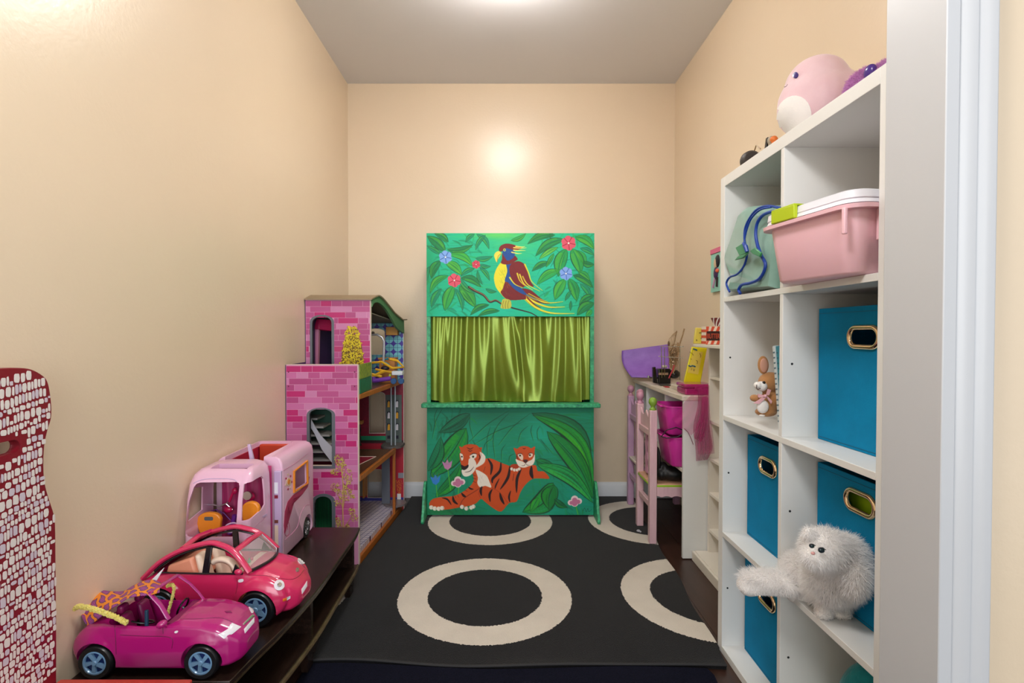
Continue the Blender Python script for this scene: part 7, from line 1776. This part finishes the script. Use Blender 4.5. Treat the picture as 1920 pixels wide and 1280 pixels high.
MB().box(bx0+0.028, bx0+0.034, by0+0.02, by1-0.03, 0.50, 0.572).build('roof_well_side', mat('crimson_plastic', (170, 30, 60), 0.4), RV)
MB().hexa([(bx0+0.10, 1.69, 0.575), (bx0+0.112, 1.69, 0.575), (bx0+0.112, 1.70, 0.575), (bx0+0.10, 1.70, 0.575)], [(bx0+0.088, 1.70, 0.622), (bx0+0.097, 1.70, 0.622), (bx0+0.097, 1.708, 0.622), (bx0+0.088, 1.708, 0.622)]).build('roof_hook', m_lav, RV, bevel=0.001)
MB().box(bx1-0.024, bx1-0.001, by0-0.010, by0+0.001, 0.275, 0.545).build('hinge_panel', m_lav, RV, bevel=0.002)
for z0, z1, m in ((0.475, 0.510, m_wl), (0.290, 0.375, m_cream2), (0.382, 0.392, mat('sticker_brown', (120, 60, 50), 0.5)), (0.46, 0.470, m_red)):
    MB().box(bx1-0.022, bx1-0.011, by0-0.0112, by0-0.0098, z0, z1).build('sticker', m, RV)
wheelv = MB().lathe([(0, 0.000), (0.012, 0.000), (0.013, 0.002), (0.024, 0.002), (0.026, -0.001), (0.033, 0.0), (0.036, -0.003), (0.036, -0.020), (0, -0.020)], (bx1-0.003, 1.885, 0.2865), 32, axis='X')
wv = wheelv.build('wheel', m_tire, RV, smooth=True)
b = MB()
for k in range(12):
    a = k*math.pi/6; b.box(-0.001, 0.002, -0.0016, 0.0016, 0.008, 0.024, 0, Matrix.Translation((bx1-0.002, 1.885, 0.2865)) @ Matrix.Rotation(a, 4, 'X'))
b.build('rim', m_chr, wv)
for y in (1.54,):
    MB().lathe([(0, 0.000), (0.033, 0.0), (0.036, -0.003), (0.036, -0.020), (0, -0.020)], (cx1+0.002, y+0.025, 0.2865), 32, axis='X').build('wheel', m_tire, RV, smooth=True)
B3 = [rvb]
m_sw = mat('swirl_rose', (176, 44, 92), 0.35); m_sp = mat('swirl_pale', (226, 196, 170), 0.4)
decal('printed_swirl', m_sw, B3, [(580, 893), (577, 912), (567, 926), (551, 934), (541, 946), (537, 965), (536, 985), (534, 1000), (532, 985), (534, 958), (539, 940), (549, 928), (563, 918), (573, 906)], RV, 0.0006, rings=6, thick=0.0004)
decal_line('printed_scroll', m_sw, B3, [(540, 975), (543, 990), (541, 1002), (536, 1004), (533, 996), (535, 986), (539, 986), (539, 993)], 0.0010, RV)
decal_line('body_line', mat('rv_line2', (206, 130, 168), 0.4), B3, [(531, 882), (552, 869), (577, 850)], 0.0010, RV)
decal_line('body_line', mat('rv_line2', (206, 130, 168), 0.4), B3, [(534, 1012), (556, 990), (563, 965), (572, 948), (580, 946)], 0.0008, RV)
decal('flower_print', m_sp, B3, ov(541, 903, 4.5, 8, 0.1, 16), RV, 0.0006, rings=3); decal('flower_print', m_og, B3, ov(541, 903, 2.4, 5, 0.1, 12), RV, 0.0014, rings=3)
for a in range(7):
    t = a*0.9; decal('flower_dot', m_sp if a % 2 else m_sw, B3, ov(541+7*math.cos(t)*0.8, 903+14*math.sin(t), 1.3, 2.0, 0, 8), RV, 0.0006, rings=1)

# ------------------------------------------------------------------ painted child's chair at the left edge
PC2 = thing('painted_chair', "dark red wooden child's chair painted with white mosaic daubs at the left edge", 'chair', (-0.74, 0.88, 0))
m_rd = mat('oxblood_paint', (128, 20, 36), 0.35, coat=0.2); m_rd2 = mat('red_paint', (176, 52, 42), 0.35, coat=0.2)
xC = -0.86
def cz(px, py): p = P(px, py, X=xC); return (p[1], p[2])
edge = [cz(*q) for q in ((20, 689), (48, 690), (66, 695), (83, 706), (90, 717), (94, 735), (97, 763), (96, 785), (90, 805), (84, 833), (82, 866), (84, 903), (92, 934), (101, 962), (104, 985), (105, 1080), (106, 1180), (106, 1268))]
edge = smoothpts(edge, 4)
yc = 0.872; zb0 = 0.30
right = edge+[(edge[-1][0], zb0)]
left = [(2*yc-y, z) for y, z in right[::-1]]
outl = right[::-1][::-1]
loop = right+left
hx = cz(38, 831)
hole = [(y, z) for y, z in rrect(2*yc-hx[0], hx[0], cz(38, 848)[1], cz(38, 820)[1], 0.0135, 7)]
back = plate('backrest', m_rd, [loop, hole], 'X', xC-0.017, xC, PC2, 0.0015)
# white daubs of paint, one little pad each
rr = random.Random(21); b = MB(); b2 = MB()
def inside(y, z, poly):
    c = False
    for i in range(len(poly)):
        (x1_, y1_), (x2_, y2_) = poly[i], poly[i-1]
        if (y1_ > z) != (y2_ > z) and y < (x2_-x1_)*(z-y1_)/(y2_-y1_)+x1_: c = not c
    return c
hb = [(y, z) for y, z in rrect(2*yc-hx[0]-0.004, hx[0]+0.004, cz(38, 848)[1]-0.004, cz(38, 820)[1]+0.004, 0.016, 7)]
z = zb0+0.01; nd = 0
while z < 0.93:
    rh = rr.choice([0.011, 0.013, 0.016, 0.019]); y = yc-0.16+rr.uniform(0, 0.006)
    while y < yc+0.16:
        w_ = rr.choice([0.005, 0.006, 0.0075, 0.010, 0.0125]); slant = 0.16*(y-yc)
        zz_ = z+slant+rr.uniform(-0.0012, 0.0012); cyy, czz = y+w_/2, zz_+rh/2
        hh_ = rh*rr.uniform(0.82, 0.98)/2; ww_ = w_*0.43
        if rr.random() < 0.12: hh_ *= 0.45; czz += rr.choice([-1, 1])*rh*0.24
        if inside(cyy+ww_*0.8, czz, loop) and inside(cyy-ww_*0.8, czz, loop) and inside(cyy, czz+hh_*0.8, loop) and not inside(cyy-ww_, czz, hb) and not inside(cyy+ww_, czz, hb) and not inside(cyy, czz+hh_, hb) and not inside(cyy, czz-hh_, hb):
            n_ = 10; pts = []
            for k in range(n_):
                t = 2*math.pi*k/n_; ct, st_ = math.cos(t), math.sin(t); e_ = 0.55
                pts.append((cyy+ww_*math.copysign(abs(ct)**e_, ct)*rr.uniform(0.84, 1.06), czz+hh_*math.copysign(abs(st_)**e_, st_)*rr.uniform(0.86, 1.05)))
            (b if rr.random() < 0.72 else b2).prism(pts, 'X', xC, xC+0.0007); nd += 1
        y += w_+0.0006
    z += rh+0.0004
b.build('painted_daubs', mat('daub_white', (226, 220, 214), 0.45), PC2, fix=False)['kind'] = 'stuff'
b2.build('painted_daubs', mat('daub_lilac', (206, 196, 206), 0.45), PC2, fix=False)['kind'] = 'stuff'
sz = P(230, 1272, Y=1.022)[2]
MB().box(-0.858, -0.602, 0.735, 1.022, sz-0.02, sz).build('seat', m_rd2, PC2, bevel=0.003)
for y in (0.742, 1.002):
    MB().box(xC-0.017, xC, y, y+0.018, 0.0, zb0).build('leg', m_rd, PC2, bevel=0.002)
    MB().box(-0.635, -0.612, y, y+0.018, 0.0, sz-0.02).build('leg', m_rd, PC2, bevel=0.002)
MB().box(-0.85, -0.62, 0.745, 0.757, sz-0.06, sz-0.02).box(-0.85, -0.62, 1.004, 1.016, sz-0.06, sz-0.02).build('seat_rail', m_rd, PC2, bevel=0.001)
